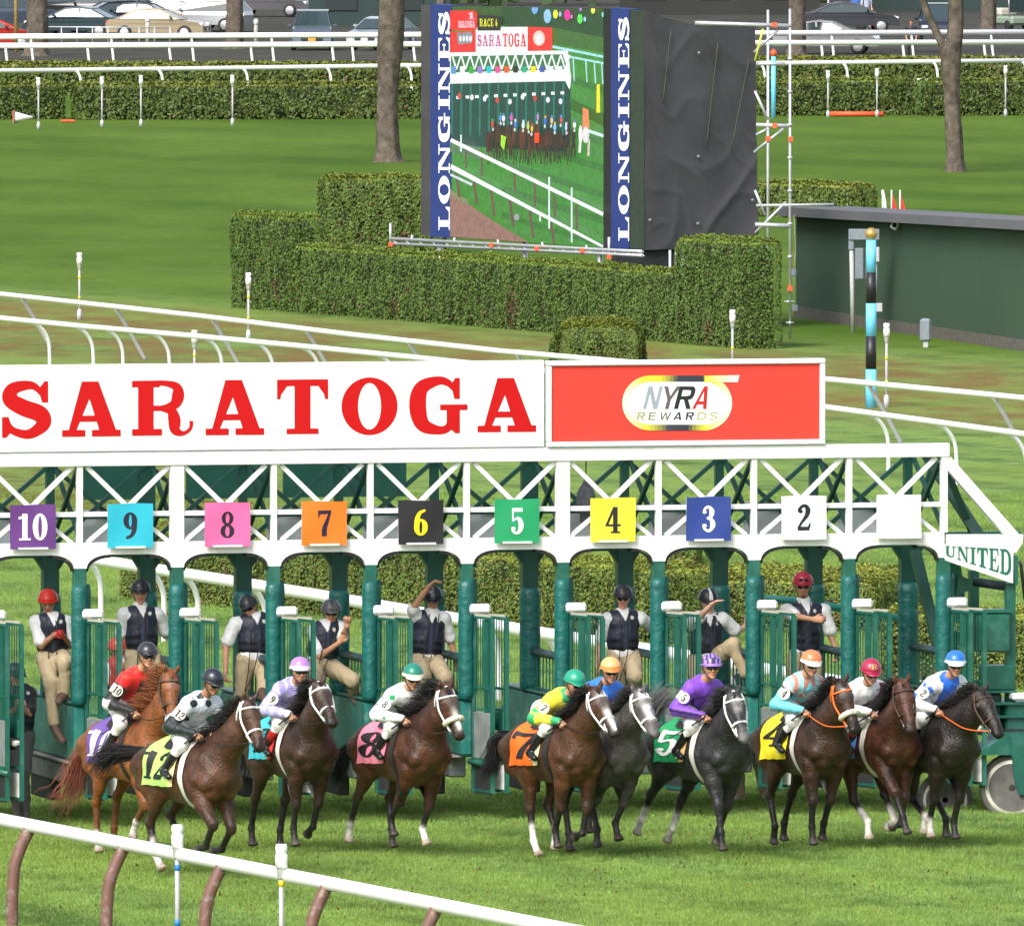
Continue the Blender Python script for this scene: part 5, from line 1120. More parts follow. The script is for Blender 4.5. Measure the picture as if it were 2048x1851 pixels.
def gbox(nm, x0, y0, x1, y1, d, dep, m, bev=.02):
    p, q = Q(x0, y1, d), Q(x1, y0, d); return MB().box(((p.x+q.x)/2, d+dep/2, (p.z+q.z)/2), (q.x-p.x, dep, q.z-p.z), bev=bev).build(nm, m, gate)
gbox('control_box', 1955, 1226, 2021, 1304, -.05, .25, GREEN); gbox('control_box_frame', 1950, 1218, 2024, 1226, -.06, .27, GREEN, .005)
gbox('battery_box', 1970, 1330, 2032, 1381, .0, .3, GREEN); gbox('step_plate', 1966, 1380, 2034, 1386, -.08, .4, GREEN, .003)
gbox('chassis_block', 2012, 1404, 2150, 1462, -.1, .7, GREEN); gbox('chassis_block', 1984, 1386, 2004, 1470, .1, .5, GREEN); gbox('chassis_ledge', 1990, 1402, 2150, 1410, -.15, .8, GREEN, .004); gbox('chassis_ledge', 1990, 1428, 2150, 1436, -.15, .8, GREEN, .004)
gbox('bolt_rail', 2010, 1456, 2150, 1464, -.2, .2, DARK, .003)
gb('mudguard', GREEN, lambda b: b.prism([(Q(x_, y_, -.5).x, Q(x_, y_, -.5).z) for x_, y_ in ((1955, 1508), (1962, 1496), (1990, 1480), (2000, 1466), (2160, 1464), (2160, 1508))], .1, .62, lambda u, v, w: Vector((u, -w, v))))
gb('axle_bracket', GREEN, lambda b: b.prism([(Q(x_, y_, -.62).x, Q(x_, y_, -.62).z) for x_, y_ in ((2019, 1470), (2060, 1470), (2060, 1588), (2036, 1588), (2028, 1560), (2022, 1510))], .63, .68, lambda u, v, w: Vector((u, -w, v))))
gbox('end_tank', 2026, 1385, 2100, 1400, -.2, .2, WHITE)
TY = mat('dusty_tyre', (.10, .098, .09), .85, var=.25, vscale=9, dirt=(.17, .16, .14), dscale=5); RIMC = mat('cream_rim', (.74, .71, .62), .5, var=.08, vscale=5, dirt=(.5, .47, .4), dscale=4)
def wheel(cx, cy, d, r, wd, yaw_):
    c = Q(cx, cy, d); R = Matrix.Rotation(yaw_, 3, 'Z') @ Matrix.Rotation(math.pi/2, 3, 'X')
    wh = MB().lathe([(r*.76, -wd/2), (r*.82, -wd/2-.012), (r*.93, -wd/2+.0), (r, -wd/2+.05), (r*1.005, 0), (r, wd/2-.05), (r*.93, wd/2), (r*.82, wd/2+.012), (r*.76, wd/2)], c, 40, R=R).build('wheel', TY, gate)
    MB().lathe([(r*.02, -wd/2+.09), (r*.2, -wd/2+.09), (r*.25, -wd/2+.06), (r*.5, -wd/2+.065), (r*.58, -wd/2+.10), (r*.68, -wd/2+.09), (r*.73, -wd/2+.0), (r*.79, -wd/2-.014), (r*.79, wd/2+.014), (r*.4, wd/2-.04), (.02, wd/2-.04)][::1], c, 40, R=R).build('rim', RIMC, wh)
    MB().lathe([(.01, wd/2+.0), (r*.1, wd/2), (r*.14, wd/2-.05)], c, 16, R=R).build('hub', DARK, wh)
    for k in range(6):
        a = k*math.pi/3; MB().lathe([(.016, wd/2-.05), (.016, wd/2-.01)], c+R @ Vector((r*.33*math.cos(a), r*.33*math.sin(a), 0)), 8, R=R).build('wheel_nut', DARK, wh)
wheel(2030, 1573, -.45, .41, .26, math.radians(-30)); wheel(1890, 1598, .9, .33, .2, math.radians(-14))
gb('leaning_lever', BLACK, lambda b: b.tube([Q(2038, 1122, -.1), Q(2042, 1128, -.1), Q(2050, 1200, -.1)], .02, 6))
# post of the gate's far side frame seen between stalls
gb('side_pipe', mat('teal_pipe', (.03, .3, .26), .4), lambda b: b.tube([Q(1530, 1196, 2.4), Q(1600, 1202, 2.4), Q(1800, 1236, 2.4)], .045, 8))
# cabinet standing behind the gate
o = thing('cabinet', 'pale weathered metal cabinet standing behind the right end of the gate', 'cabinet', GM @ Vector((GP(1860, 1300, 9).x, 9, 0)), YAW)
MB().box((0, 0, .45), (.26, .3, 1.1), bev=.01).build('body', mat('weathered_grey_metal', (.4, .42, .42), .6, var=.2, dirt=(.35, .27, .16), dscale=3), o)
# ---------------------------------------------------------------- bodies: smooth union of tapered volumes, polygonised on a grid
def V(*a): return np.array(a, dtype=np.float64)
def nrm(v): v = np.asarray(v, float); return v/(np.linalg.norm(v)+1e-12)
class Body:
    def __init__(s): s.p = []
    def add(s, a, b, ra, rb=None, k=.03, col=(.5, .5, .5), n=None, f=1., w=1.):
        a = np.asarray(a, float); b = np.asarray(b, float)
        s.p.append((a, b, ra, ra if rb is None else rb, k, np.asarray(col, float), None if n is None else nrm(n), f, w)); return s
    @staticmethod
    def dist(pr, X, Y, Z):
        a, b, ra, rb, k, c, n, f, w = pr
        d = b-a; L2 = float(d@d); qx, qy, qz = X-a[0], Y-a[1], Z-a[2]
        if L2 > 1e-10:
            t = np.clip((qx*d[0]+qy*d[1]+qz*d[2])/L2, 0, 1); qx = qx-t*d[0]; qy = qy-t*d[1]; qz = qz-t*d[2]; r = ra+(rb-ra)*t
        else: r = ra
        if n is not None:
            m = (qx*n[0]+qy*n[1]+qz*n[2])*(f-1); qx = qx+m*n[0]; qy = qy+m*n[1]; qz = qz+m*n[2]
        return np.sqrt(qx*qx+qy*qy+qz*qz)-r
    def grid(s, h):
        lo = np.min([np.minimum(p[0]-p[2], p[1]-p[3]) for p in s.p], 0)-.05-2*h
        hi = np.max([np.maximum(p[0]+p[2], p[1]+p[3]) for p in s.p], 0)+.05+2*h
        n = np.ceil((hi-lo)/h).astype(int)+1
        ax = [(lo[i]+h*np.arange(n[i])).astype(np.float32) for i in range(3)]
        Fd = np.full(tuple(n), 1., np.float32)
        for p in s.p:
            ff = 1. if p[7] >= 1 else 1/p[7]
            m = p[4]+3*h; l = np.minimum(p[0]-p[2]*ff, p[1]-p[3]*ff)-m; u = np.maximum(p[0]+p[2]*ff, p[1]+p[3]*ff)+m
            i0 = np.maximum(((l-lo)/h).astype(int), 0); i1 = np.minimum(np.ceil((u-lo)/h).astype(int)+1, n)
            sl = tuple(slice(i0[i], i1[i]) for i in range(3))
            d = Body.dist(p, ax[0][sl[0]][:, None, None], ax[1][sl[1]][None, :, None], ax[2][sl[2]][None, None, :]).astype(np.float32)
            o = Fd[sl]; k = p[4]; hh = np.maximum(k-np.abs(o-d), 0)/k; Fd[sl] = np.minimum(o, d)-hh*hh*k*.25
        s.lo, s.h, s.F = lo, h, Fd
        return Fd
    def sample(s, P_):
        q = (np.asarray(P_)-s.lo)/s.h; i = np.clip(q.astype(int), 0, np.array(s.F.shape)-2); t = q-i
        r = 0
        for dx in (0, 1):
            for dy in (0, 1):
                for dz in (0, 1):
                    r = r+s.F[i[:, 0]+dx, i[:, 1]+dy, i[:, 2]+dz]*(t[:, 0] if dx else 1-t[:, 0])*(t[:, 1] if dy else 1-t[:, 1])*(t[:, 2] if dz else 1-t[:, 2])
        return r
    def mesh(s, name, h, colf=None, sigma=.012, smooth=1, clip=None):
        Fd = s.grid(h); lo = s.lo
        if clip is not None:
            n = Fd.shape; ax = [(lo[i]+h*np.arange(n[i])).astype(np.float32) for i in range(3)]
            for (o, nn, ) in clip:      # keep the side the normal points to
                dd = -((ax[0][:, None, None]-o[0])*nn[0]+(ax[1][None, :, None]-o[1])*nn[1]+(ax[2][None, None, :]-o[2])*nn[2])
                Fd = np.maximum(Fd, dd.astype(np.float32))
            s.F = Fd
        S = Fd < 0
        c = S[:-1, :-1, :-1].astype(np.int8)
        for dx in (0, 1):
            for dy in (0, 1):
                for dz in (0, 1):
                    if dx or dy or dz: c = c+S[dx:S.shape[0]-1+dx, dy:S.shape[1]-1+dy, dz:S.shape[2]-1+dz]
        act = np.argwhere((c > 0) & (c < 8)); idx = np.full(c.shape, -1, np.int64); idx[act[:, 0], act[:, 1], act[:, 2]] = np.arange(len(act))
        acc = np.zeros((len(act), 3)); cnt = np.zeros(len(act))
        cr = [(x, y, z) for x in (0, 1) for y in (0, 1) for z in (0, 1)]
        vals = {q: Fd[act[:, 0]+q[0], act[:, 1]+q[1], act[:, 2]+q[2]] for q in cr}
        for q in cr:
            for a in range(3):
                if q[a] == 0:
                    r = list(q); r[a] = 1; r = tuple(r); v0, v1 = vals[q], vals[r]; m = (v0 < 0) != (v1 < 0)
                    t = np.where(m, v0/np.where(m, v0-v1, 1), 0)
                    pt = np.tile(np.array(q, float), (len(act), 1)); pt[:, a] += t
                    acc[m] += pt[m]; cnt[m] += 1
        Vt = (act+acc/cnt[:, None])*h+lo
        quads = []
        for a in range(3):
            b_, c_ = (a+1) % 3, (a+2) % 3
            s0 = [slice(None)]*3; s1 = [slice(None)]*3; s0[a] = slice(0, -1); s1[a] = slice(1, None)
            A, B = S[tuple(s0)], S[tuple(s1)]; e = np.argwhere(A != B)
            e = e[(e[:, b_] > 0) & (e[:, c_] > 0) & (e[:, b_] < Fd.shape[b_]-1) & (e[:, c_] < Fd.shape[c_]-1)]
            ub = np.zeros(3, int); ub[b_] = 1; uc = np.zeros(3, int); uc[c_] = 1
            g_ = lambda w_: idx[w_[:, 0], w_[:, 1], w_[:, 2]]
            q = np.stack([g_(e), g_(e-ub), g_(e-ub-uc), g_(e-uc)], 1)
            ins = A[e[:, 0], e[:, 1], e[:, 2]]
            q[~ins] = q[~ins][:, ::-1]; quads.append(q)
        Q4 = np.concatenate(quads); Q4 = Q4[(Q4 >= 0).all(1)]
        for _ in range(smooth):      # light relaxation
            sm = np.zeros_like(Vt); ct = np.zeros(len(Vt))
            for a, b_ in ((0, 1), (1, 2), (2, 3), (3, 0)):
                np.add.at(sm, Q4[:, a], Vt[Q4[:, b_]]); np.add.at(ct, Q4[:, a], 1); np.add.at(sm, Q4[:, b_], Vt[Q4[:, a]]); np.add.at(ct, Q4[:, b_], 1)
            ct[ct == 0] = 1; Vt = Vt*.55+sm/ct[:, None]*.45
        me = bpy.data.meshes.new(name); me.vertices.add(len(Vt)); me.vertices.foreach_set('co', Vt.ravel())
        me.loops.add(Q4.size); me.loops.foreach_set('vertex_index', Q4.ravel().astype(np.int32))
        me.polygons.add(len(Q4)); me.polygons.foreach_set('loop_start', np.arange(0, Q4.size, 4, dtype=np.int32)); me.polygons.foreach_set('loop_total', np.full(len(Q4), 4, np.int32))
        me.update(calc_edges=True); me.polygons.foreach_set('use_smooth', np.ones(len(Q4), bool))
        if colf is not None: C = colf(Vt)
        else:
            D = np.stack([Body.dist(p, Vt[:, 0], Vt[:, 1], Vt[:, 2])-(p[8]-1)*.012 for p in s.p]); D -= D.min(0); W = np.exp(-D/sigma)
            W[D > 6*sigma] = 0; C = (W[:, :, None]*np.array([p[5] for p in s.p])[:, None, :]).sum(0)/W.sum(0)[:, None]
        a = me.attributes.new('tint', 'FLOAT_COLOR', 'POINT'); arr = np.ones((len(Vt), 4), np.float32); arr[:, :3] = np.clip(C, 0, 1); a.data.foreach_set('color', arr.ravel())
        s.V = Vt; return me
def put(name, me, m, parent, **t): setmesh(me, m); return link(name, me, parent, **t)
def creases(me, amp=.007, sc=(9, 9, 6), seed=0., loose=.006):
    "cloth folds: ridged noise along the normals"
    n = len(me.vertices); co = np.empty(n*3); no = np.empty(n*3); me.vertices.foreach_get('co', co); me.vertices.foreach_get('normal', no); co = co.reshape(-1, 3); no = no.reshape(-1, 3)
    d = np.array([(.5-abs(mnoise.noise(Vector((v[0]*sc[0]+seed, v[1]*sc[1], v[2]*sc[2]+v[0]*3)))))*1.6*amp+mnoise.noise(Vector((v[0]*4+seed, v[1]*4, v[2]*4)))*loose+(.5-abs(mnoise.noise(Vector((v[0]*20, v[1]*20+seed, v[2]*12)))))*amp*.5 for v in co])
    co += no*(d-amp*.3)[:, None]; me.vertices.foreach_set('co', co.ravel()); me.update(); return me

COAT = attrmat('horse_coat', .46, bump=.7, bscale=32, spec=.4, sheen=.03, var=.36, vscale=9, coat=.04)
HAIR = attrmat('horse_hair', .5, spec=.4)
CLOTH = attrmat('silk_cloth', .5, bump=.5, bscale=13, spec=.35, sheen=.15, var=.06, vscale=15)
SKIN = attrmat('skin', .5, spec=.35)
LEATHER = mat('dark_leather', (.02, .012, .01), .4); WEB = mat('white_webbing', (.8, .8, .78), .5)
def strands(mb, roots, ends, mid, n, r, rr, col, bend=.1, seg_=5, spread=.05):
    for _ in range(n):
        t = rr.random(); i = t*(len(roots)-1); k = int(min(i, len(roots)-2)); a = np.asarray(roots[k])*(1-(i-k))+np.asarray(roots[k+1])*(i-k)
        e = np.asarray(ends[k])*(1-(i-k))+np.asarray(ends[k+1])*(i-k); m_ = np.asarray(mid[k])*(1-(i-k))+np.asarray(mid[k+1])*(i-k)
        j = lambda s_: np.array([rr.gauss(0, s_), rr.gauss(0, s_), rr.gauss(0, s_)])
        f = rr.uniform(.65, 1.05); a2 = a+j(spread*.25); m2 = a+(m_-a)*f+j(spread*.7); e2 = a+(e-a)*f+j(spread)
        pts = cubic([a2, (a2+m2)/2+j(spread*.2), m2, (m2+e2)/2+j(spread*.3), e2], 2)
        g = rr.uniform(.6, 1.5); mb.c = tuple(min(1, c*g) for c in col)
        q = rr.uniform(.6, 1.4)*r; nn_ = len(pts); mb.tube(pts, [q*(1-.75*abs(2*x/(nn_-1)-.7)) if x < nn_-1 else q*.1 for x in range(nn_)], 4, cap=False)
def ik(A, T_, l1, l2, bend):
    "two-bone chain A..T_ in the x-z plane, joint pushed towards bend (+x or -x)"
    A = np.asarray(A, float); T_ = np.asarray(T_, float); d = T_-A; D = np.linalg.norm(d); mx = (l1+l2)*.995
    if D > mx: T_ = A+d*mx/D; D = mx; d = T_-A
    mn = abs(l1-l2)+.08
    if D < mn: T_ = A+d*mn/D; D = mn; d = T_-A
    a = (l1*l1-l2*l2+D*D)/(2*D); h = math.sqrt(max(l1*l1-a*a, 0)); u = d/D
    pv = np.array([bend, 0, 0.]); pv = pv-u*(pv@u)
    if np.linalg.norm(pv) < 1e-5: pv = np.array([0, 0, 1.])
    return A+u*a+nrm(pv)*h, T_

class Horse: pass
def horse(cfg):
    hs = Horse(); th_ = math.radians(cfg['th']); px, gy = cfg['root']
    base = G(px, gy); rz = -(math.pi/2-th_)
    root = thing('racehorse', cfg['label'], 'horse', base, rz, 'racehorses breaking from the gate')
    M = Matrix.Translation(base) @ Matrix.Rotation(rz, 4, 'Z'); MI = M.inverted()
    hd = Vector((math.sin(th_), -math.cos(th_), 0)); lt = Vector((math.cos(th_), math.sin(th_), 0))
    def LY(x, y, yl): return np.array(MI @ onplane(x, y, base+lt*yl, lt))
    def LX(x, y, xl): return np.array(MI @ onplane(x, y, base+hd*xl, hd))
    hs.root, hs.M, hs.MI, hs.LX, hs.LY, hs.base, hs.hd, hs.lt = root, M, MI, LX, LY, base, hd, lt
    coat = np.array(cfg['coat']); pt = np.array(cfg.get('points', (.012, .010, .010))); muz = np.array(cfg.get('muzzle', coat*.35)); grey = cfg.get('grey')
    belly = coat*cfg.get('bellyk', 1.0); legup = coat*cfg.get('legk', .8)
    pit = math.radians(cfg.get('pitch', 4)); cp, sp = math.cos(pit), math.sin(pit); O = np.array((-.45, 0, 1.15)); dz = cfg.get('dz', 0)
    def tr(x, y, z):
        q = np.array((x, y, z), float)-O; return np.array((q[0]*cp-q[2]*sp, q[1], q[0]*sp+q[2]*cp))+O+np.array((0, 0, dz))
    B = Body(); Yn = (0, 1, 0)
    A_ = lambda a, b, ra, rb, k=.08, c=coat, n=None, f=1.: B.add(tr(*a), tr(*b), ra, rb, k, c, n, f)
    A_((-.38, 0, 1.19), (.30, 0, 1.15), .315, .335, .1, coat, Yn, 1.17)
    A_((.30, 0, 1.16), (.58, 0, 1.15), .33, .24, .1, coat, Yn, 1.12)
    A_((-.1, 0, 1.06), (.35, 0, .98), .2, .19, .12, belly, Yn, 1.05)
    A_((-.35, 0, 1.36), (-.62, 0, 1.33), .165, .15, .12)
    A_((-.3, 0, 1.38), (.2, 0, 1.36), .12, .12, .1, coat, Yn, .9)
    A_((.12, 0, 1.42), (.42, 0, 1.47), .09, .10, .1, coat, Yn, 1.3)
    for s in (-1, 1):
        A_((-.44, s*.13, 1.29), (-.66, s*.145, 1.22), .20, .175, .06)
        A_((-.70, s*.12, 1.24), (-.72, s*.13, 1.02), .125, .10, .035)
        A_((-.56, s*.16, 1.2), (-.50, s*.19, 1.02), .16, .13, .035)
        A_((.22, s*.12, 1.42), (.50, s*.19, 1.12), .09, .11, .03)
        A_((.36, s*.12, 1.38), (.64, s*.17, 1.08), .08, .105, .03)
        A_((.32, s*.20, 1.13), (.45, s*.18, .96), .125, .105, .035)
        A_((.67, s*.08, 1.13), (.64, s*.11, .97), .10, .085, .03)
        A_((.56, s*.12, 1.3), (.66, s*.13, 1.16), .11, .1, .03)
        A_((.05, s*.2, 1.1), (-.3, s*.19, 1.08), .14, .12, .06)
        A_((-.40, s*.17, 1.38), (-.44, s*.19, 1.33), .06, .06, .08)
    # neck and head
    poll = cfg['poll']; Pl = LX(poll[0], poll[1], poll[2] if len(poll) > 2 else 1.02); hL = .60
    mz = cfg['muzzle_px']; c = Vector((0, 0, H)); d = ray(*mz).normalized(); oc = c-(M @ Vector(Pl)); bq = oc.dot(d); cc = oc.length_squared-hL*hL; disc = bq*bq-cc
    if disc < 0: q = c+d*(-bq)
    else: q = c+d*(-bq-math.sqrt(disc))
    Mz = np.array(MI @ q); hdn = nrm(Mz-Pl)
    if hdn[0] < cfg.get('minfwd', .12): hdn[0] = cfg.get('minfwd', .12); hdn = nrm(hdn)
    Mz = Pl+hdn*hL
    fw = nrm(Pl-tr(.55, 0, 1.3)); throat = nrm(-fw+hdn*(fw@hdn)) ; up_ = -throat
    lat = nrm(np.cross(up_, hdn)); lat = lat if lat[1] > 0 else -lat
    roll = math.radians(cfg.get('roll', 0)); thr = nrm(throat*math.cos(roll)+lat*math.sin(roll)); lat = nrm(lat*math.cos(roll)-throat*math.sin(roll)); throat = thr; up_ = -throat
    hs.Pl, hs.hdn, hs.lat, hs.throat = Pl, hdn, lat, throat
    nb = tr(.48, 0, 1.24); nt_ = tr(.33, 0, 1.44); mid = (tr(.62, 0, 1.40)+Pl)/2+np.array((.03, Pl[1]*.12, -.01)); nl = nrm(np.cross(nrm(Pl-nb), (0, 0, 1)));
    k_ = .1
    B.add(nt_, mid+np.array((-.02, 0, .04)), .105, .09, k_, coat, nl, 1.25); B.add(mid+np.array((-.02, 0, .04)), Pl-hdn*.02, .09, .08, .07, coat, nl, 1.25)
    B.add(nb, mid+np.array((.03, 0, -.05)),  .27, .15, k_, coat, nl, 1.2); B.add(mid+np.array((.03, 0, -.05)), Pl+hdn*.14+throat*.06, .148, .088, .08, coat, nl, 1.3)
    hc = coat*cfg.get('headk', 1.)
    B.add(Pl+hdn*.03, Pl+hdn*.16+up_*.012, .100, .108, .04, hc, lat, 1.0)
    B.add(Pl+hdn*.16+up_*.015, Pl+hdn*.44+up_*.01, .098, .066, .03, hc, lat, 1.08)
    for s in (-1, 1):
        B.add(Pl+hdn*.17+throat*.075+lat*s*.032, Pl+hdn*.27+throat*.06+lat*s*.025, .102, .072, .025, hc, lat, 1.35)
        B.add(Pl+hdn*.13+lat*s*.076+up_*.04, Pl+hdn*.18+lat*s*.078+up_*.04, .03, .027, .02, hc)
        B.add(Pl+hdn*.52+lat*s*.034+up_*.012, Pl+hdn*.545+lat*s*.03+up_*-.01, .026, .024, .015, muz)
        B.add(Pl+hdn*.565+lat*s*.055+up_*.012, Pl+hdn*.575+lat*s*.054, .013, .012, .006, (.005, .005, .005))
        ear = Pl-hdn*.01+lat*s*.052+up_*.05
        et = ear+nrm(up_*.7-hdn*.55*cfg.get('earb', 1)+lat*s*.22)*.135
        B.add(ear, (ear+et)/2+lat*s*.012, .026, .029, .025, hc); B.add((ear+et)/2+lat*s*.012, et, .027, .006, .01, hc*.8)
    B.add(Pl+hdn*.26+throat*.06, Pl+hdn*.47+throat*.045, .052, .042, .03, hc*.85, lat, 1.0)
    B.add(Pl+hdn*.47, Pl+hdn*.55+throat*.012, .064, .060, .03, muz); B.add(Pl+hdn*.50+throat*.055, Pl+hdn*.535+throat*.05, .028, .026, .02, muz)
    if cfg.get('blaze'):
        for (a, b, r) in cfg['blaze']: B.add(Pl+hdn*a+up_*(.108-.085*a*.9), Pl+hdn*b+up_*(.108-.085*b*.9), r, r*.9, .006, (.75, .72, .7), up_, 2.2, w=1.6)
    # legs
    hoofc = np.array((.05, .04, .035)); joints = {}
    for nm, s in (('FR', -1), ('FL', 1), ('HR', -1), ('HL', 1)):
        hx, hy, yl, an = cfg[nm][:4]; sock = cfg.get('socks', {}).get(nm); T_ = LY(hx, hy, yl); a = math.radians(an)
        T_[2] = max(T_[2], .0)
        past = np.array((-math.sin(a), 0, math.cos(a))); front = nm[0] == 'F'
        fet = T_+past*.2
        cc_ = legup; c1 = pt*.6+coat*.4 if not cfg.get('chest_nut') else coat*.8; c2 = pt if not cfg.get('chest_nut') else coat*.7
        if grey: c1 = coat*.75; c2 = coat*.5
        pc = (.72, .68, .64) if sock else c2
        if front:
            E_ = tr(.44, s*.165, .95); K, F2 = ik(E_, fet, .42, .30, 1.); y = lambda q, t: q
            hoof = F2-past*.13
            B.add(E_+np.array((0, 0, .04)), K*.35+E_*.65, .118, .095, .045, cc_, Yn, 1.1); B.add(K*.35+E_*.65, K, .095, .053, .03, cc_*.6+c1*.4)
            B.add(K+np.array((.008, 0, .02)), K+np.array((.006, 0, -.02)), .062, .056, .02, c1)
        else:
            Hp = tr(-.50, s*.14, 1.22); sx = np.clip((fet[0]+.62)*.22, -.12, .16); St = tr(-.34+sx, s*.185, .97)
            K, F2 = ik(St, fet, .44, .36, -1.); hoof = F2-past*.13
            B.add(Hp, St, .185, .135, .06, coat, Yn, 1.35); B.add(Hp+np.array((-.13, 0, -.02)), K*.35+St*.65+np.array((-.05, 0, 0)), .14, .085, .08, cc_, Yn, 1.3)
            B.add(St, K*.55+St*.45, .13, .078, .05, cc_, Yn, 1.25); B.add(K*.55+St*.45, K, .078, .050, .03, cc_*.5+c1*.5, Yn, 1.15)
            B.add(K, K+nrm(K-F2)*.04+np.array((-.035, 0, .0)), .054, .032, .025, c1); B.add(K+np.array((0, 0, .01)), K, .056, .056, .02, c1)
        mt = K*.4+F2*.6
        if sock and sock > 1: B.add(K*.42+F2*.58, F2, .040, .040, .006, pc, w=2.2); B.add(K, mt, .043, .038, .02, c2)
        else: B.add(K, F2, .041, .036, .02, c2)
        B.add(K+np.array((-.02, 0, 0)), F2+np.array((-.02, 0, 0)), .018, .016, .01, c2)
        B.add(F2, F2+np.array((-.012, 0, -.004)), .047, .038, .015, pc); B.add(F2, hoof, .036, .040, .015, pc)
        ho2 = hoof-past*.058+np.array((.014, 0, 0)); B.add(hoof-past*.01, ho2, .044, .064, .006, hoofc if not sock else (.3, .24, .18), past, 2.6)
        joints[nm] = (K, F2, hoof)
    hs.B = B; me = B.mesh('body', .0155, sigma=.013, smooth=2)
    nv = len(me.vertices); co = np.empty(nv*3); no = np.empty(nv*3); me.vertices.foreach_get('co', co); me.vertices.foreach_get('normal', no); co = co.reshape(-1, 3); no = no.reshape(-1, 3)
    dsp = np.array([mnoise.noise(Vector((v[0]*7+px, v[1]*7, v[2]*5)))*.008+mnoise.noise(Vector((v[0]*16, v[1]*16+px, v[2]*12)))*.0035 for v in co]); co += no*dsp[:, None]*np.clip((co[:, 2:3]-.3)/.5, .25, 1); me.vertices.foreach_set('co', co.ravel()); me.update()
    at_ = me.attributes['tint']; arr = np.empty(nv*4, np.float32); at_.data.foreach_get('color', arr); arr = arr.reshape(-1, 4)
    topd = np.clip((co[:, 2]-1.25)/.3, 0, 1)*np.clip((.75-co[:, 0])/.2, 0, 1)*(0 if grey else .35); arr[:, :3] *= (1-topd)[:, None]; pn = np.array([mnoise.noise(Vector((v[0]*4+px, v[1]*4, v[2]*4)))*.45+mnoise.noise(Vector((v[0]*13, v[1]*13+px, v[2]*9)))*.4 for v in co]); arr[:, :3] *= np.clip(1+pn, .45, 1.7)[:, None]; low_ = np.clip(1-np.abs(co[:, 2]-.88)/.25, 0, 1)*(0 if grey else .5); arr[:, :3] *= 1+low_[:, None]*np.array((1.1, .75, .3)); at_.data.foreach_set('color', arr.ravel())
    if cfg.get('dapple'):
        a = me.attributes['tint']; n = len(me.vertices); arr = np.empty(n*4, np.float32); a.data.foreach_get('color', arr); arr = arr.reshape(-1, 4)
        Vv = B.V; lum = arr[:, :3].mean(1)
        nzv = np.array([mnoise.noise(Vector(v*11))*.6+mnoise.noise(Vector(v*24))*.4 for v in Vv]); g_ = 1+cfg['dapple']*nzv
        arr[:, :3] *= np.clip(g_, .3, 2)[:, None]; a.data.foreach_set('color', arr.ravel())
    put('body', me, COAT, root)
    eye = MB()
    for s in (-1, 1):
        p = Pl+hdn*.158+lat*s*.10+up_*.033; eye.lathe([(.001, -.017)]+[(.017*math.sin(a), -.017*math.cos(a)) for a in (.5, 1, 1.57, 2.1, 2.6)]+[(.001, .017)], p, 10)
    eye.build('eye', mat('dark_eye', (.006, .004, .003), .08), root)
    rr = random.Random(px); hc_ = cfg.get('hair', (.008, .007, .007))
    # mane
    mb = MB(); mb.c = (0, 0, 0); cr = [nt_+np.array((-.02, 0, .07)), (nt_+mid)/2+np.array((-.06, 0, .08)), mid+np.array((-.07, 0, .075)), (mid+Pl)/2+np.array((-.06, 0, .065)), Pl+up_*.07-hdn*.03]
    blow = np.array(cfg.get('mane', (-.2, -.1, .04)))*.85; side = np.array((0, -.03, 0))
    strands(mb, cr, [c_+blow+side*2 for c_ in cr], [c_+blow*.5+side+np.array((0, 0, .025)) for c_ in cr], cfg.get('mane_n', 520), .006, rr, hc_, spread=.035)
    fl_ = Pl+up_*.08; strands(mb, [fl_-hdn*.02, fl_+hdn*.02], [fl_+hdn*.14+up_*.0, fl_+hdn*.12-lat*.03], [fl_+hdn*.06+up_*.03]*2, 26, .007, rr, hc_, spread=.015)
    mb.build('mane', HAIR, root)
    # tail
    dock = tr(-.80, 0, 1.33); dk = M @ Vector(dock); tp = [dock+np.array((.05, 0, .03))]
    for (x, y) in cfg['tail']: tp.append(np.array(MI @ P(x, y, dk.y+.1)))
    for i in range(1, len(tp)):
        pass
    mb = MB(); mb.c = (0, 0, 0); sp_ = cfg.get('tail_spread', .07); crv = cubic(tp, 3)
    for _ in range(int(cfg.get('tail_n', 330)*1.8)):
        f = rr.uniform(.55, 1.04); n = max(3, int(len(crv)*min(f, 1))); o1 = np.array([rr.gauss(0, 1) for _ in range(3)]); g = rr.uniform(.6, 1.6)
        pts = [np.array(crv[i])+o1*sp_*(.18+.82*(i/(len(crv)-1)))*(1+.15*rr.uniform(-1, 1)) for i in range(n)]
        hcol = cfg.get('tailcol', hc_); mb.c = tuple(min(1, c_*g) for c_ in hcol); q = rr.uniform(.004, .008); mb.tube(pts, [q*(1-.8*i/(n-1)) for i in range(n)], 3, cap=False)
    mb.build('tail', HAIR, root)
    # ---- tack laid on the body by walking inwards to its surface
    def surf(x, phi, off=.01):
        ax_ = tr(x, 0, 1.2); dr = np.array((0, math.sin(phi), math.cos(phi))); rs = np.linspace(.62, .12, 90); f = B.sample(ax_[None]+rs[:, None]*dr[None]); i = int(np.argmax(f < 0)) if (f < 0).any() else 60
        if i > 0: f0, f1 = f[i-1], f[i]; r = rs[i-1]+(rs[i]-rs[i-1])*(f0/(f0-f1+1e-9))
        else: r = rs[i]
        return ax_+dr*(r+off)
    hs.surf = surf
    c = cfg['cloth']; x0, x1 = c.get('x', (-.34, .27)); ph = math.radians(c.get('phi', 92)+30); NU, NV = 16, 26
    G0 = [[None]*(NV+1) for _ in range(NU+1)]
    for i in range(NU+1):
        for j in range(NV+1):
            fi = -ph+2*ph*j/NV; sw = -abs(fi)/ph*c.get('sweep', .12); G0[i][j] = surf(x0+(x1-x0)*i/NU+sw, fi, .016+.006*math.sin(i*1.3+j*.9)*abs(fi)/ph)
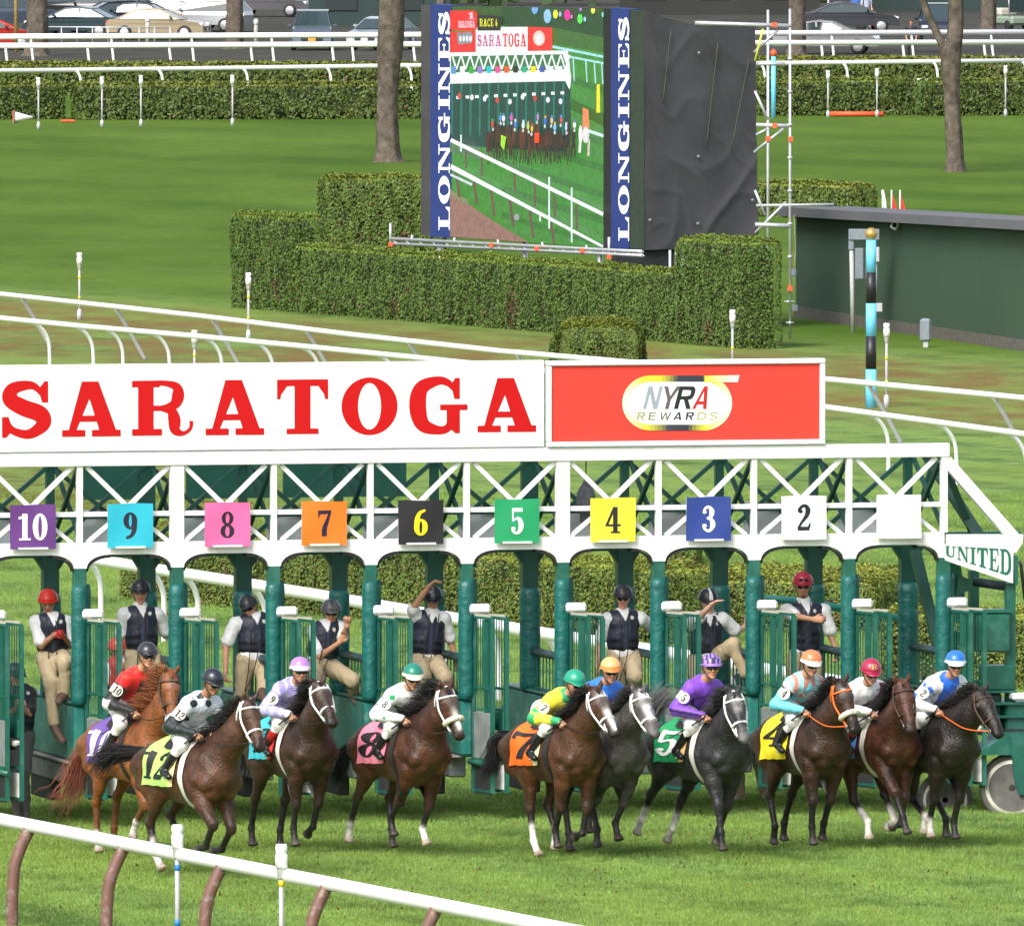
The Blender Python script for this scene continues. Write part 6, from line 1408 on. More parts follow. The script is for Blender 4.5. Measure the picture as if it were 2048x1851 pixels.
    Ga = np.array(G0)
    mb = MB(); mb.v = [tuple(v) for v in Ga.reshape(-1, 3)]
    for i in range(NU):
        for j in range(NV): a = i*(NV+1)+j; mb.f.append((a, a+1, a+NV+2, a+NV+1)); mb.mi.append(1 if c.get('edge') and i >= NU-c.get('en', 2) else 0); mb.sm.append(True); mb.cl.append((.5, .5, .5))
    cm = mat('cloth_%s' % cfg['id'], c['col'], .65, var=.06, vscale=6, bump=.3, bscale=10); mats = [cm]
    if c.get('edge'): mats.append(mat('clothedge_%s' % cfg['id'], c['edge'], .6))
    sc_ = mb.build('saddle_cloth', mats, root)
    def cpt(u, v, w):     # u 0..1 along x, v 0..1 from lower edge to top on the right flank
        fi = -ph*(1-v); sw = -abs(fi)/ph*c.get('sweep', .12); return Vector(surf(x0+(x1-x0)*u+sw, fi, .022+w))
    if c.get('num'):
        nb_ = MB(); s_ = c['num']; tot = sum(DIG[q][0] for q in s_)+.14*(len(s_)-1); u0, u1, v0, v1 = c.get('box', (.02, .72, .1, .56))
        text(nb_, s_, lambda u, v, w: cpt(u0+(u1-u0)*u, v0+(v1-v0)*v, w*4), 0, .0006, DIG, .14, g=glyph_fine); nb_.build('cloth_number', mat('cloth_numeral_%s' % cfg['id'], c.get('ncol', (.01, .01, .012)), .6), sc_)
    # saddle, girth
    mb = MB(); NU, NV = 8, 12
    for i in range(NU+1):
        for j in range(NV+1):
            fi = -.75+1.5*j/NV; x = -.16+.36*i/NU; mb.v.append(tuple(surf(x, fi, .035+.03*max(0, (abs(i/NU-.5)-.3))*4*math.cos(fi))))
    for i in range(NU):
        for j in range(NV): a = i*(NV+1)+j; mb.f.append((a, a+1, a+NV+2, a+NV+1)); mb.mi.append(0); mb.sm.append(True); mb.cl.append((.5, .5, .5))
    mb.build('saddle', mat('saddle_black', (.02, .018, .018), .3), root)
    mb = MB(); gx = c.get('girth_x', .32); n = 40
    for j in range(n):
        fi = -math.pi+2*math.pi*j/n
        for x in (gx-.045, gx+.045): mb.v.append(tuple(surf(x-.02*math.cos(fi), fi, .013)))
    for j in range(n): a = 2*j; b_ = (2*j+2) % (2*n); mb.f.append((a, a+1, b_+1, b_)); mb.mi.append(0); mb.sm.append(True); mb.cl.append((.5, .5, .5))
    mb.build('girth', mat('girth_'+('white' if cfg.get('girth') else 'black'), (.66, .64, .58) if cfg.get('girth') else (.02, .02, .02), .6, var=.1, vscale=20), root)
    # bridle
    bm = mat('bridle_%s' % cfg.get('bridle', 'white'), {'white': (.82, .82, .82), 'orange': (.85, .16, .02), 'brown': (.05, .025, .015)}[cfg.get('bridle', 'white')], .45)
    def hring(s_, rl, rv, off=0., sh=0., n=22): return [Pl+hdn*(s_+sh*math.cos(2*math.pi*k/n))+lat*rl*math.sin(2*math.pi*k/n)+up_*(rv*math.cos(2*math.pi*k/n)+off) for k in range(n+1)]
    mb = MB(); br_ = .0125
    mb.tube(hring(.37, .084, .094, -.02), br_*1.2, 6, cap=False)
    mb.tube(hring(.085, .117, .124, -.003, .03)[:7], br_, 6); mb.tube(hring(.085, .117, .124, -.003, .03)[-7:], br_, 6)
    for s in (-1, 1):
        mb.tube(cubic([Pl+up_*.085-hdn*.02, Pl+lat*s*.096+up_*.04+hdn*.02, Pl+hdn*.18+lat*s*.12-up_*.03, Pl+hdn*.34+lat*s*.088-up_*.05, Pl+hdn*.47+lat*s*.064-up_*.045], 4), br_, 6)
        mb.tube(cubic([Pl+lat*s*.098+up_*.03+hdn*.0, Pl+hdn*.08+lat*s*.104-up_*.08, Pl+hdn*.15+lat*s*.06-up_*.17, Pl+hdn*.16-up_*.185], 4), br_*.9, 6)
        if cfg.get('fig8'): mb.tube(cubic([Pl+hdn*.36+up_*.062, Pl+hdn*.42+lat*s*.06, Pl+hdn*.5+lat*s*.055-up_*.02, Pl+hdn*.51-up_*.085], 4), br_, 6)
    brd = mb.build('bridle', bm, root)
    if cfg.get('roll_'): MB().tube(hring(.37, .098, .108, -.016)[:8], .033, 8).build('noseband_roll', mat('sheepskin', (.72, .68, .55), .95, bump=.8, bscale=60), root); MB().tube(hring(.37, .098, .108, -.016)[-8:], .033, 8).build('noseband_roll', mat('sheepskin', (.72, .68, .55), .95, bump=.8, bscale=60), root)
    bit = MB()
    hs.bits = []
    for s in (-1, 1):
        bp_ = Pl+hdn*.475+lat*s*.068-up_*.045; hs.bits.append(bp_)
        bit.tube([bp_+hdn*.022*math.cos(a)+up_*.022*math.sin(a) for a in [k*math.pi/5 for k in range(11)]], .0045, 5, cap=False)
    bit.build('bit_ring', STEEL, root)
    if cfg.get('hood'):
        hb = Body(); hb.add(Pl+hdn*.02, Pl+hdn*.16+up_*.012, .096, .10, .03, (.01, .01, .01)); hb.add(Pl+hdn*.16+up_*.012, Pl+hdn*.28+up_*.01, .092, .07, .03, (.01, .01, .01)); hb.add(Pl+hdn*.15-up_*.07, Pl+hdn*.24-up_*.06, .085, .065, .03, (.01, .01, .01), lat, 1.2)
        for s in (-1, 1): hb.add(Pl+hdn*.16+lat*s*.10+up_*.025, Pl+hdn*.165+lat*s*.103+up_*.025, .034, .03, .01, (.05, .035, .03))
        put('blinker_hood', hb.mesh('blinker_hood', .012, smooth=1), attrmat('hood_cloth', .6, bump=.3, bscale=60), root)
    return hs
BAY, DBAY, CHES, DKB, GRY, DGRY = (.062, .024, .010), (.034, .016, .009), (.20, .062, .014), (.014, .009, .007), (.072, .066, .062), (.024, .024, .026)
HCFG = [
 dict(id='purple', label='chestnut racehorse with a purple saddle cloth, leftmost of the field', root=(262, 1712), th=30, coat=CHES, chest_nut=True, muzzle=(.2, .08, .04), hair=(.22, .07, .02), tailcol=(.2, .06, .03), legk=.9,
      poll=(338, 1352, .98), muzzle_px=(346, 1449), FR=(264, 1672, -.13, -30), FL=(300, 1700, .13, 10), HR=(198, 1703, -.17, 12), HL=(228, 1690, .13, 0), socks=dict(FR=1, HR=1), tail=[(160, 1520), (146, 1570), (122, 1605)], tail_spread=.10,
      cloth=dict(col=(.13, .07, .3), num='10', ncol=(.75, .75, .75), phi=86), bridle='brown', blaze=[(.13, .15, .022)], mane=(-.22, -.1, .1)),
 dict(id='lime', label='bay racehorse number 12 with a lime saddle cloth leaping over folded forelegs', root=(378, 1757), th=34, coat=BAY, poll=(493, 1408, 1.02), muzzle_px=(522, 1500), pitch=1, hair=(.01, .008, .008),
      FR=(392, 1700, -.13, -75), FL=(424, 1702, .15, -80), HR=(324, 1738, -.17, 40), HL=(350, 1712, .12, -25), socks=dict(HR=2), tail=[(242, 1505), (210, 1512), (188, 1545)], tail_spread=.08, tail_n=420,
      cloth=dict(col=(.42, .74, .16), num='12', phi=88, edge=(.85, .8, .35)), girth=1, bridle='white', mane=(-.24, -.14, -.04), mane_n=380),
 dict(id='cyan', label='dark bay racehorse with a turquoise saddle cloth behind number 12', root=(584, 1707), th=26, coat=DBAY, poll=(636, 1376, 1.0), muzzle_px=(668, 1450), FR=(590, 1714, -.12, 15), FL=(608, 1698, .13, -60), HR=(503, 1709, -.18, 10), HL=(560, 1694, .13, 0),
      tail=[(505, 1480), (495, 1510), (490, 1560)], tail_n=160, cloth=dict(col=(.05, .5, .6), num='9', phi=84, edge=(.7, .04, .03)), girth=1, bridle='white', blaze=[(.1, .13, .022)], mane=(-.18, -.14, .0), fig8=False, headk=1.1),
 dict(id='pink', label='bay racehorse with a pink saddle cloth and a sheepskin noseband', root=(804, 1714), th=30, coat=(.056, .019, .008), poll=(887, 1382, 1.0), muzzle_px=(921, 1478), FR=(772, 1712, -.15, 20), FL=(848, 1726, .12, 30), HR=(688, 1703, -.17, -15), HL=(786, 1693, .13, 10), socks=dict(FL=1, HR=1),
      tail=[(694, 1500), (682, 1535), (672, 1565)], tail_spread=.05, cloth=dict(col=(.78, .22, .32), num='8', phi=86), bridle='white', roll_=1, blaze=[(.13, .17, .012), (.17, .33, .010), (.36, .5, .022)], mane=(-.26, -.12, .08)),
 dict(id='orange', label='bay racehorse with an orange saddle cloth and a broad white blaze', root=(1110, 1716), th=31, coat=(.068, .027, .011), poll=(1188, 1388, 1.0), muzzle_px=(1232, 1472), FR=(1112, 1727, -.12, 15), FL=(1146, 1686, .13, -75), HR=(1078, 1722, -.16, 35), HL=(1108, 1697, .12, -10), socks=dict(HR=2, HL=1),
      tail=[(996, 1480), (985, 1520), (966, 1556)], tail_spread=.07, cloth=dict(col=(.9, .16, .015), num='7', phi=88, edge=(.8, .75, .45)), bridle='white', fig8=True, blaze=[(.1, .16, .028), (.16, .3, .013), (.32, .55, .032)], mane=(-.16, -.16, -.02)),
 dict(id='grey', label='light grey racehorse half hidden beside the orange-clothed bay', root=(1200, 1712), th=29, coat=GRY, grey=1, dapple=.35, muzzle=(.13, .12, .12), hair=(.03, .028, .028), tailcol=(.1, .09, .09), poll=(1276, 1392, 1.0), muzzle_px=(1312, 1474), FR=(1160, 1716, -.13, 10), FL=(1226, 1726, .12, 20), HR=(1140, 1700, -.16, 10), HL=(1194, 1692, .13, 0),
      tail=[(1110, 1480), (1105, 1520), (1100, 1560)], tail_n=100, cloth=dict(col=(.02, .02, .02), phi=60), bridle='white', blaze=[(.06, .22, .04), (.22, .36, .03)], mane=(-.14, -.12, .03), headk=1.1, legk=.75),
 dict(id='green', label='dark steel grey racehorse with a green saddle cloth and white bridle', root=(1400, 1713), th=33, coat=DGRY, grey=1, dapple=.4, muzzle=(.16, .155, .16), hair=(.03, .03, .033), tailcol=(.12, .115, .115), poll=(1465, 1392, 1.0), muzzle_px=(1490, 1484), FR=(1449, 1722, -.12, 10), FL=(1424, 1711, .10, -25), HR=(1266, 1678, -.16, -35), HL=(1331, 1685, .12, -40), socks=dict(HR=2, HL=2),
      tail=[(1298, 1440), (1318, 1400), (1342, 1388)], tail_spread=.09, cloth=dict(col=(.01, .3, .1), num='5', ncol=(.8, .8, .8), phi=84, edge=(.8, .5, .2)), girth=1, bridle='white', fig8=True, blaze=[(.12, .2, .03)], mane=(-.14, -.12, .03), bellyk=.8),
 dict(id='yellow', label='dark bay racehorse with a yellow saddle cloth and an orange bridle', root=(1608, 1700), th=27, coat=(.033, .015, .008), poll=(1678, 1372, 1.0), muzzle_px=(1713, 1466), FR=(1627, 1703, -.13, 10), FL=(1640, 1695, .12, -15), HR=(1547, 1686, -.17, -10), HL=(1566, 1682, .12, -5),
      tail=[(1520, 1470), (1515, 1500), (1512, 1540)], tail_n=120, cloth=dict(col=(.9, .72, .02), num='4', phi=90, box=(.1, .7, .2, .66)), girth=1, bridle='orange', roll_=1, blaze=[(.11, .14, .024)], mane=(-.14, -.12, .03)),
 dict(id='blue', label='reddish bay racehorse with a blue saddle cloth, second from the right', root=(1742, 1697), th=31, coat=(.058, .018, .008), poll=(1803, 1372, 1.0), muzzle_px=(1824, 1466), FR=(1832, 1709, -.08, 25), FL=(1782, 1662, .13, -80), HR=(1737, 1677, -.15, 5), HL=(1778, 1670, .12, -60), socks=dict(HR=2, HL=2),
      tail=[(1655, 1480), (1650, 1510), (1648, 1550)], tail_n=80, cloth=dict(col=(.08, .25, .62), num='3', ncol=(.8, .8, .8), phi=92), girth=1, bridle='brown', mane=(-.14, -.12, .03), headk=1.15),
 dict(id='cream', label='nearly black racehorse with a dark blinker hood, rightmost of the field', root=(1868, 1697), th=24, coat=DKB, poll=(1958, 1390, .98), muzzle_px=(2001, 1474), FR=(1858, 1703, -.14, 10), FL=(1907, 1703, .12, 15), HR=(1846, 1664, -.16, -20), HL=(1892, 1672, .13, 0), socks=dict(FR=1, HR=1),
      tail=[(1800, 1480), (1798, 1510), (1796, 1550)], tail_n=80, cloth=dict(col=(.72, .7, .56), num='2', phi=96), bridle='brown', hood=1, mane=(-.16, -.12, .05)),
]
HS = {}
for c_ in HCFG: HS[c_['id']] = horse(c_)
# ---------------------------------------------------------------- people
def hand(B, wr, d, n, curl, col, s=1., side=1., r=.0105):
    "palm and five fingers; d = pointing direction, n = palm normal, side = thumb side"
    d = nrm(d); n = nrm(np.asarray(n, float)-d*float(np.dot(n, d))); t = np.cross(d, n)*side
    pal = wr+d*.085*s
    B.add(wr, wr+d*.03*s, .026*s, .028*s, .02, col, n, 1.3)
    B.add(wr+d*.035*s, pal, .036*s, .040*s, .02, col, n, 2.0)
    for i in range(4):
        o = (i-1.5)*.0215*s; L = (.078, .088, .083, .066)[i]*s; b = pal+t*o+d*(.012-.004*abs(i-1.4)); c1 = curl*1.1+.12*i*curl; q1 = nrm(d*math.cos(c1)+n*math.sin(c1)); m = b+q1*L*.5; c2 = c1+curl*1.2; q2 = nrm(d*math.cos(c2)+n*math.sin(c2)); e = m+q2*L*.32; c3 = c2+curl*.9; q3 = nrm(d*math.cos(c3)+n*math.sin(c3))
        B.add(b, m, r*s, r*.95*s, .006, col); B.add(m, e, r*.95*s, r*.88*s, .004, col); B.add(e, e+q3*L*.24, r*.88*s, r*.78*s, .004, col)
    tb = wr+d*.03*s-t*.026*s; q1 = nrm(d*.75-t*.62+n*.35*curl); m = tb+q1*.045*s; q2 = nrm(d*.95-t*.1+n*.5*curl); B.add(tb, m, .014*s, .0115*s, .008, col); B.add(m, m+q2*.035*s, .0115*s, .0095*s, .005, col)
SK = {'tan': (.52, .27, .16), 'fair': (.62, .38, .28), 'ruddy': (.58, .29, .21), 'brown': (.38, .19, .11)}
def headprims(B, c, f, u, skin, s=1., beard=None):
    f = nrm(f); u = nrm(np.asarray(u, float)-f*float(np.dot(u, f))); l = np.cross(u, f); sk = np.array(skin); dk = sk*.72
    B.add(c-f*.015*s+u*.025*s, c-f*.005*s+u*.03*s, .092*s, .088*s, .03, sk, l, 1.18)
    B.add(c+f*.02*s-u*.02*s, c+f*.038*s-u*.075*s, .074*s, .045*s, .035, sk, l, 1.05)
    B.add(c+f*.072*s-u*.1*s, c+f*.066*s-u*.1*s, .022*s, .022*s, .02, sk if beard is None else beard)
    B.add(c+f*.086*s+u*.012*s, c+f*.108*s-u*.028*s, .010*s, .015*s, .010, sk*1.04)
    for q in (-1, 1):
        B.add(c+f*.094*s-u*.034*s+l*q*.013*s, c+f*.094*s-u*.034*s+l*q*.013*s, .010*s, None, .006, sk*.95)
        B.add(c+f*.072*s+u*.028*s+l*q*.018*s, c+f*.066*s+u*.027*s+l*q*.05*s, .014*s, .012*s, .014, sk*.9)
        B.add(c+f*.080*s+u*.008*s+l*q*.03*s, c+f*.078*s+u*.008*s+l*q*.036*s, .0095*s, None, .004, (.08, .06, .05))
        B.add(c+l*q*.074*s+u*.01*s-f*.005*s, c+l*q*.078*s-u*.03*s, .017*s, .012*s, .008, dk, l, 1.6)
        B.add(c+f*.055*s-u*.02*s+l*q*.042*s, c+f*.06*s-u*.03*s+l*q*.038*s, .024*s, .02*s, .02, sk*1.03)
    B.add(c+f*.094*s-u*.058*s-l*.017*s, c+f*.094*s-u*.058*s+l*.017*s, .0085*s, .0085*s, .006, (sk*np.array((.95, .6, .58))))
    B.add(c+f*.092*s-u*.070*s-l*.012*s, c+f*.092*s-u*.070*s+l*.012*s, .0075*s, .0075*s, .006, (sk*np.array((.98, .66, .62))))
    B.add(c-f*.07*s-u*.05*s, c-f*.03*s-u*.02*s, .05*s, .06*s, .03, (.03, .02, .015))
def frame_of(f, u):
    f = nrm(f); u = nrm(np.asarray(u, float)-f*float(np.dot(u, f))); l = np.cross(u, f); return f, u, l
def helmet(root, c, f, u, col, s=1., band=None, stripes=None, peak=True, rough=.3, goggles=None, shades=False, letter=None, fleck=None):
    f, u, l = frame_of(f, u); c = np.asarray(c); hu = nrm(u*.97-f*.12)  # tipped slightly back
    hf, hu, hl = frame_of(nrm(f*.99+u*.10), hu)
    o = c+hu*.048*s-f*.006*s; mb = MB(); mb.c = col; NU, NV = 30, 12; R = (.130*s, .116*s, .118*s)
    vs = []; cols = []
    for j in range(NV+1):
        ph = (math.pi/2+.12)*j/NV
        for i in range(NU):
            a = 2*math.pi*i/NU; rr_ = math.sin(ph); v = o+hf*math.cos(a)*rr_*R[0]+hl*math.sin(a)*rr_*R[1]+hu*math.cos(ph)*R[2]
            vs.append(v)
    for j in range(NV):
        for i in range(NU):
            a = 2*math.pi*(i+.5)/NU; pc = col
            if band and j >= NV-2: pc = band
            if stripes:
                lx = math.sin((math.pi/2+.12)*(j+.5)/NV)*math.sin(a)
                if stripes[0] == 'mid' and abs(lx) < .13 and math.cos(a) > -.2: pc = stripes[1]
                if stripes[0] == 'many' and (math.floor((lx+1.)*5.5) % 2 == 0): pc = stripes[1]
            mb.c = pc; mb.add([vs[j*NU+i], vs[j*NU+(i+1) % NU], vs[(j+1)*NU+(i+1) % NU], vs[(j+1)*NU+i]], [(0, 1, 2, 3)], 0, True)
    mb.c = band or col
    mb.tube([o-hu*.012+hf*math.cos(a)*R[0]*1.0+hl*math.sin(a)*R[1]*1.0 for a in [2*math.pi*k/28 for k in range(29)]], .009*s, 6, cap=False)
    me_ = mb.build('helmet', attrmat('helmet_shell', rough, spec=.5, coat=.3), root)
    # weld so the dome shades smoothly
    bm = bmesh.new(); bm.from_mesh(me_.data); bmesh.ops.remove_doubles(bm, verts=bm.verts, dist=.0005); bm.to_mesh(me_.data); bm.free()
    if peak:
        mb = MB(); mb.c = peak if isinstance(peak, tuple) else (band or col); n = 12; vs = []
        for k in range(n+1):
            a = -1.0+2.0*k/n; b = o-hu*.012+hf*math.cos(a)*R[0]+hl*math.sin(a)*R[1]; q = math.cos(a*1.45)
            vs += [b, b+hf*.052*s*max(q, 0)-hu*.016*s, b+hf*.05*s*max(q, 0)-hu*.024*s, b-hu*.010]
        mb.add(vs, [(4*k+j, 4*k+(j+1) % 4, 4*k+4+(j+1) % 4, 4*k+4+j) for k in range(n) for j in range(4)], 0, True); mb.build('peak', attrmat('helmet_shell', rough), me_)
    if letter:
        mb = MB(); text(mb, letter, lambda uu, vv, w: Vector(o+hf*math.cos((uu-.5)*.55)*(R[0]+.004+w)*.93+hl*math.sin((uu-.5)*.55)*R[1]*1.1+hu*(.035+.06*vv)), 0, .0005, GLY); mb.build('helmet_letter', mat('helmet_letter_gold', (.75, .6, .2), .5), me_)
    sb = MB()
    for q in (-1, 1): sb.tube(cubic([o+hl*q*R[1]*.97-hu*.01, c+l*q*.082*s-u*.04*s, c+l*q*.055*s+f*.03*s-u*.09*s, c+f*.05*s-u*.122*s], 4), .0055, 5)
    sb.build('chin_strap', LEATHER, root)
    if goggles or shades:
        gb_ = Body(); gc = (.006, .006, .007); e = c+f*.093*s+u*.002*s
        for q in (-1, 1): gb_.add(e+l*q*.018*s, e+l*q*.048*s-f*.02*s, .021*s if not goggles else .027*s, .018*s if not goggles else .023*s, .01, gc, f, 1.5)
        gb_.add(e-l*.02*s, e+l*.02*s, .010*s, .010*s, .008, gc)
        put('goggles' if goggles else 'sunglasses', gb_.mesh('goggles', .006, smooth=1), attrmat('tinted_lens', .12, spec=.7), root)
        if goggles:
            mb = MB(); mb.tube([e+f*.004+l*math.sin(a)*.064*s+u*math.cos(a)*.026*s-f*.028*s*math.sin(a)**2 for a in [2*math.pi*k/20 for k in range(21)]], .0045, 5, cap=False)
            mb.build('goggle_frame', mat('goggle_frame_%d' % int(goggles[0]*9), goggles, .4), root)
    if fleck:
        mb = MB(); mb.c = (.02, .02, .02); e2 = o+hf*R[0]*1.0+hu*.03
        for q in (-1, 1): mb.tube([e2+hl*q*.01, e2+hl*q*.05-hf*.012], .018, 8)
        mb.build('raised_goggles', BLACK, root)
def person(label, origin, J, skin, clothes, jockey=False, group=None, cols=None, hd=None, hu=(0, 0, 1), helm=None, sc=1., hands=None, rz=0., beard=None):
    """J: joint dict in thing-local coordinates.  clothes: 'silks' or 'crew'."""
    root = thing('person', label, 'person', origin, rz, group); sk = np.array(SK[skin]); B = Body(); J = {k: np.asarray(v, float) for k, v in J.items()}
    pel, ch, nk, hc = J['pel'], J['ch'], J['nk'], J['hd']; f, u, l_ = frame_of(hd, hu)
    across = nrm(J['shL']-J['shR']); spine = nrm(ch-pel); tf = nrm(np.cross(across, spine))   # torso forward
    if np.dot(tf, hd) < 0: tf = -tf
    B.add(pel, (pel+ch)/2, .125, .12, .06, sk, tf, 1.25); B.add((pel+ch)/2, ch, .12, .14, .06, sk, tf, 1.3)
    B.add(J['shL']*.8+ch*.2, J['shR']*.8+ch*.2, .075, .075, .06, sk); B.add(ch+(nk-ch)*.4, nk, .06, .052, .04, sk); B.add(nk, hc-u*.05-f*.01, .052, .05, .03, sk)
    headprims(B, hc, f, u, sk, sc, beard)
    for s in 'LR':
        B.add(J['sh'+s], J['el'+s], .052, .041, .03, sk); B.add(J['el'+s], J['wr'+s], .041, .027, .02, sk)
        B.add(J['hip'+s], J['kn'+s], .088, .056, .05, sk); B.add(J['kn'+s], J['an'+s], .055, .036, .03, sk)
        B.add(J['an'+s], J['toe'+s], .036, .028, .02, sk)
        hv = (hands or {}).get(s, {}); d = hv.get('d', nrm(J['wr'+s]-J['el'+s])); n = hv.get('n', tf*-1 if not jockey else np.array((0, 0, -1.)))
        hcol = hv.get('col', tuple(sk*.98)); hand(B, J['wr'+s], d, n, hv.get('curl', 1.0), hcol, sc, 1. if s == 'L' else -1.)
    put('body', B.mesh('body', .0085 if not jockey else .009, sigma=.006, smooth=1), SKIN, root)
    # ---- clothing
    if clothes == 'silks':
        S_ = Body(); c0 = (.5, .5, .5)
        S_.add(pel+spine*.06, (pel+ch)/2, .150, .165, .06, c0, tf, 1.15); S_.add((pel+ch)/2, ch, .165, .172, .06, c0, tf, 1.2)
        S_.add(J['shL']*.85+ch*.15, J['shR']*.85+ch*.15, .098, .098, .05, c0); S_.add(ch+(nk-ch)*.3, nk*.75+ch*.25, .085, .07, .03, c0)
        for s in 'LR':
            mdl = J['el'+s]; S_.add(J['sh'+s], mdl, .084, .074, .03, c0); S_.add(mdl, J['wr'+s], .070, .040, .02, c0)
        me = S_.mesh('silks', .0115, colf=lambda Vt: cols(Vt, dict(J=J, tf=tf, ac=across, sp=spine, S=S_)), smooth=2); put('silks', creases(me, .011, (9, 9, 7), pel[1]*50+origin[0], .008), CLOTH, root)
        T_ = Body(); wc = (.78, .78, .77)
        T_.add(pel-spine*.02, pel+spine*.12, .125, .12, .05, wc, tf, 1.05)
        for s in 'LR': T_.add(J['hip'+s], J['kn'+s], .118, .076, .06, wc); T_.add(J['hip'+s]-tf*.03-spine*.02, J['hip'+s]*.7+J['kn'+s]*.3, .115, .1, .05, wc); T_.add(J['kn'+s], J['kn'+s]*.62+J['an'+s]*.38, .067, .053, .03, wc)
        put('breeches', creases(T_.mesh('breeches', .0115, smooth=2), .006, seed=origin[0]), CLOTH, root)
        for s in 'LR':
            Bt = Body(); bc = (.012, .012, .014); top = J['kn'+s]*.66+J['an'+s]*.34
            cuff = J.get('cuff', None)
            Bt.add(top, J['an'+s], .058, .045, .02, bc); Bt.add(J['an'+s], J['toe'+s], .045, .035, .02, bc); Bt.add(J['an'+s]+(J['an'+s]-J['toe'+s])*.35, J['an'+s], .03, .04, .02, bc)
            if cuff is not None: Bt.add(top, top+(J['an'+s]-top)*.12, .0615, .0605, .003, cuff, w=2.)
            put('boot', Bt.mesh('boot', .011, smooth=1), attrmat('boot_leather', .22, spec=.6), root)
            MB().tube([J['toe'+s]*.55+J['an'+s]*.45+np.array((0, -.05, -.04))+np.array((0, .1*k/6, 0)) for k in range(7)], .009, 6).build('stirrup', STEEL, root)
    else:
        S_ = Body(); wc = clothes.get('shirt', (.8, .8, .8)); dn = clothes.get('vest', (.022, .028, .05))
        S_.add(pel+spine*.02, (pel+ch)/2, .165, .15, .05, wc, tf, 1.25); S_.add((pel+ch)/2, ch, .15, .165, .06, wc, tf, 1.28)
        S_.add(J['shL']*.85+ch*.15, J['shR']*.85+ch*.15, .085, .085, .05, wc); S_.add(ch+(nk-ch)*.5, nk*.9+ch*.1, .08, .064, .03, wc)
        for s in 'LR': e_ = J['sh'+s]*.22+J['el'+s]*.78; S_.add(J['sh'+s], e_, .074, .072, .04, wc); S_.add(e_, e_+(J['el'+s]-J['sh'+s])*.02, .077, .077, .005, wc)
        put('shirt', creases(S_.mesh('shirt', .0115, smooth=2), .010, (10, 10, 7), origin[0], .01), CLOTH, root)
        Vb = Body(); Vb.add(pel+spine*.10, (pel+ch)/2, .184, .180, .04, dn, tf, 1.28); Vb.add((pel+ch)/2, ch, .180, .182, .05, dn, tf, 1.25)
        for s in 'LR': q = J['sh'+s]*.62+ch*.38; Vb.add(q-spine*.02, q+spine*.045-tf*.0, .075, .068, .05, dn, tf, .85)
        up = ch+spine*.2
        def vcol(Vt):
            r = Vt-ch; X_ = r@across; Yv = r@spine; Zf = r@tf; C = np.tile(np.array(dn, float), (len(Vt), 1))
            C[(np.abs(Yv+.20) < .022) & (np.abs(X_) > .03)] = (.008, .008, .01); C[(np.abs(Yv+.29) < .022) & (np.abs(X_) > .03)] = (.008, .008, .01)
            C[(np.abs(X_) < .012) & (Zf > 0)] = np.array(dn)*1.6
            vn = (Zf > 0) & (Yv > .03) & (np.abs(X_) < (Yv-.03)*.5); C[vn] = wc
            sp_ = (Zf > 0) & ((X_-.085)**2+(Yv-.07)**2 < .022**2); C[sp_] = (.7, .7, .6)
            return C
        put('vest', creases(Vb.mesh('vest', .0105, colf=vcol, smooth=2), .006, (7, 7, 9), origin[0]+3), attrmat('vest_nylon', .45, bump=.45, bscale=16, spec=.4), root)
        Cb = Body()
        for q in (-1, 1): Cb.add(nk*.75+ch*.25+tf*.05+across*q*.02, nk-tf*.02+across*q*.066-spine*.01, .02, .022, .01, wc, tf, 1.)
        put('collar', Cb.mesh('collar', .008, smooth=1), CLOTH, root)
        T_ = Body(); kc = clothes.get('trousers', (.42, .34, .22))
        T_.add(pel-spine*.03, pel+spine*.09, .155, .145, .05, kc, tf, 1.25)
        for s in 'LR':
            T_.add(J['hip'+s], J['kn'+s], .115, .086, .05, kc); T_.add(J['kn'+s], J['kn'+s]*.12+J['an'+s]*.88, .078, .068, .04, kc)
        T_.add(pel+spine*.095, pel+spine*.10, .150, .150, .004, (.05, .03, .02), tf, 1.15, w=2.)
        put('trousers', creases(T_.mesh('trousers', .0115, smooth=2), .013, (9, 9, 6), origin[0]+7, .008), attrmat('khaki_twill', .8, bump=.6, bscale=10, spec=.2, var=.08, vscale=10), root)
        for s in 'LR':
            Bt = Body(); bc = clothes.get('shoes', (.10, .055, .04)); a_, t_ = J['an'+s], J['toe'+s]; dd = nrm(t_-a_)
            Bt.add(a_+V(0, 0, .03), a_*.55+t_*.45, .055, .052, .02, bc); Bt.add(a_*.5+t_*.5, t_+dd*.04, .052, .045, .02, bc); Bt.add(a_-dd*.04+np.array((0, 0, -.02)), a_, .036, .045, .02, bc)
            Bt.add(a_-dd*.045+np.array((0, 0, -.052)), t_+dd*.04+np.array((0, 0, -.032)), .014, .014, .008, (.45, .4, .3))
            put('shoe', Bt.mesh('shoe', .009, smooth=1), attrmat('shoe_leather', .6, bump=.3), root)
    if helm: helmet(root, hc, f, u, s=sc, **helm)
    return root, J

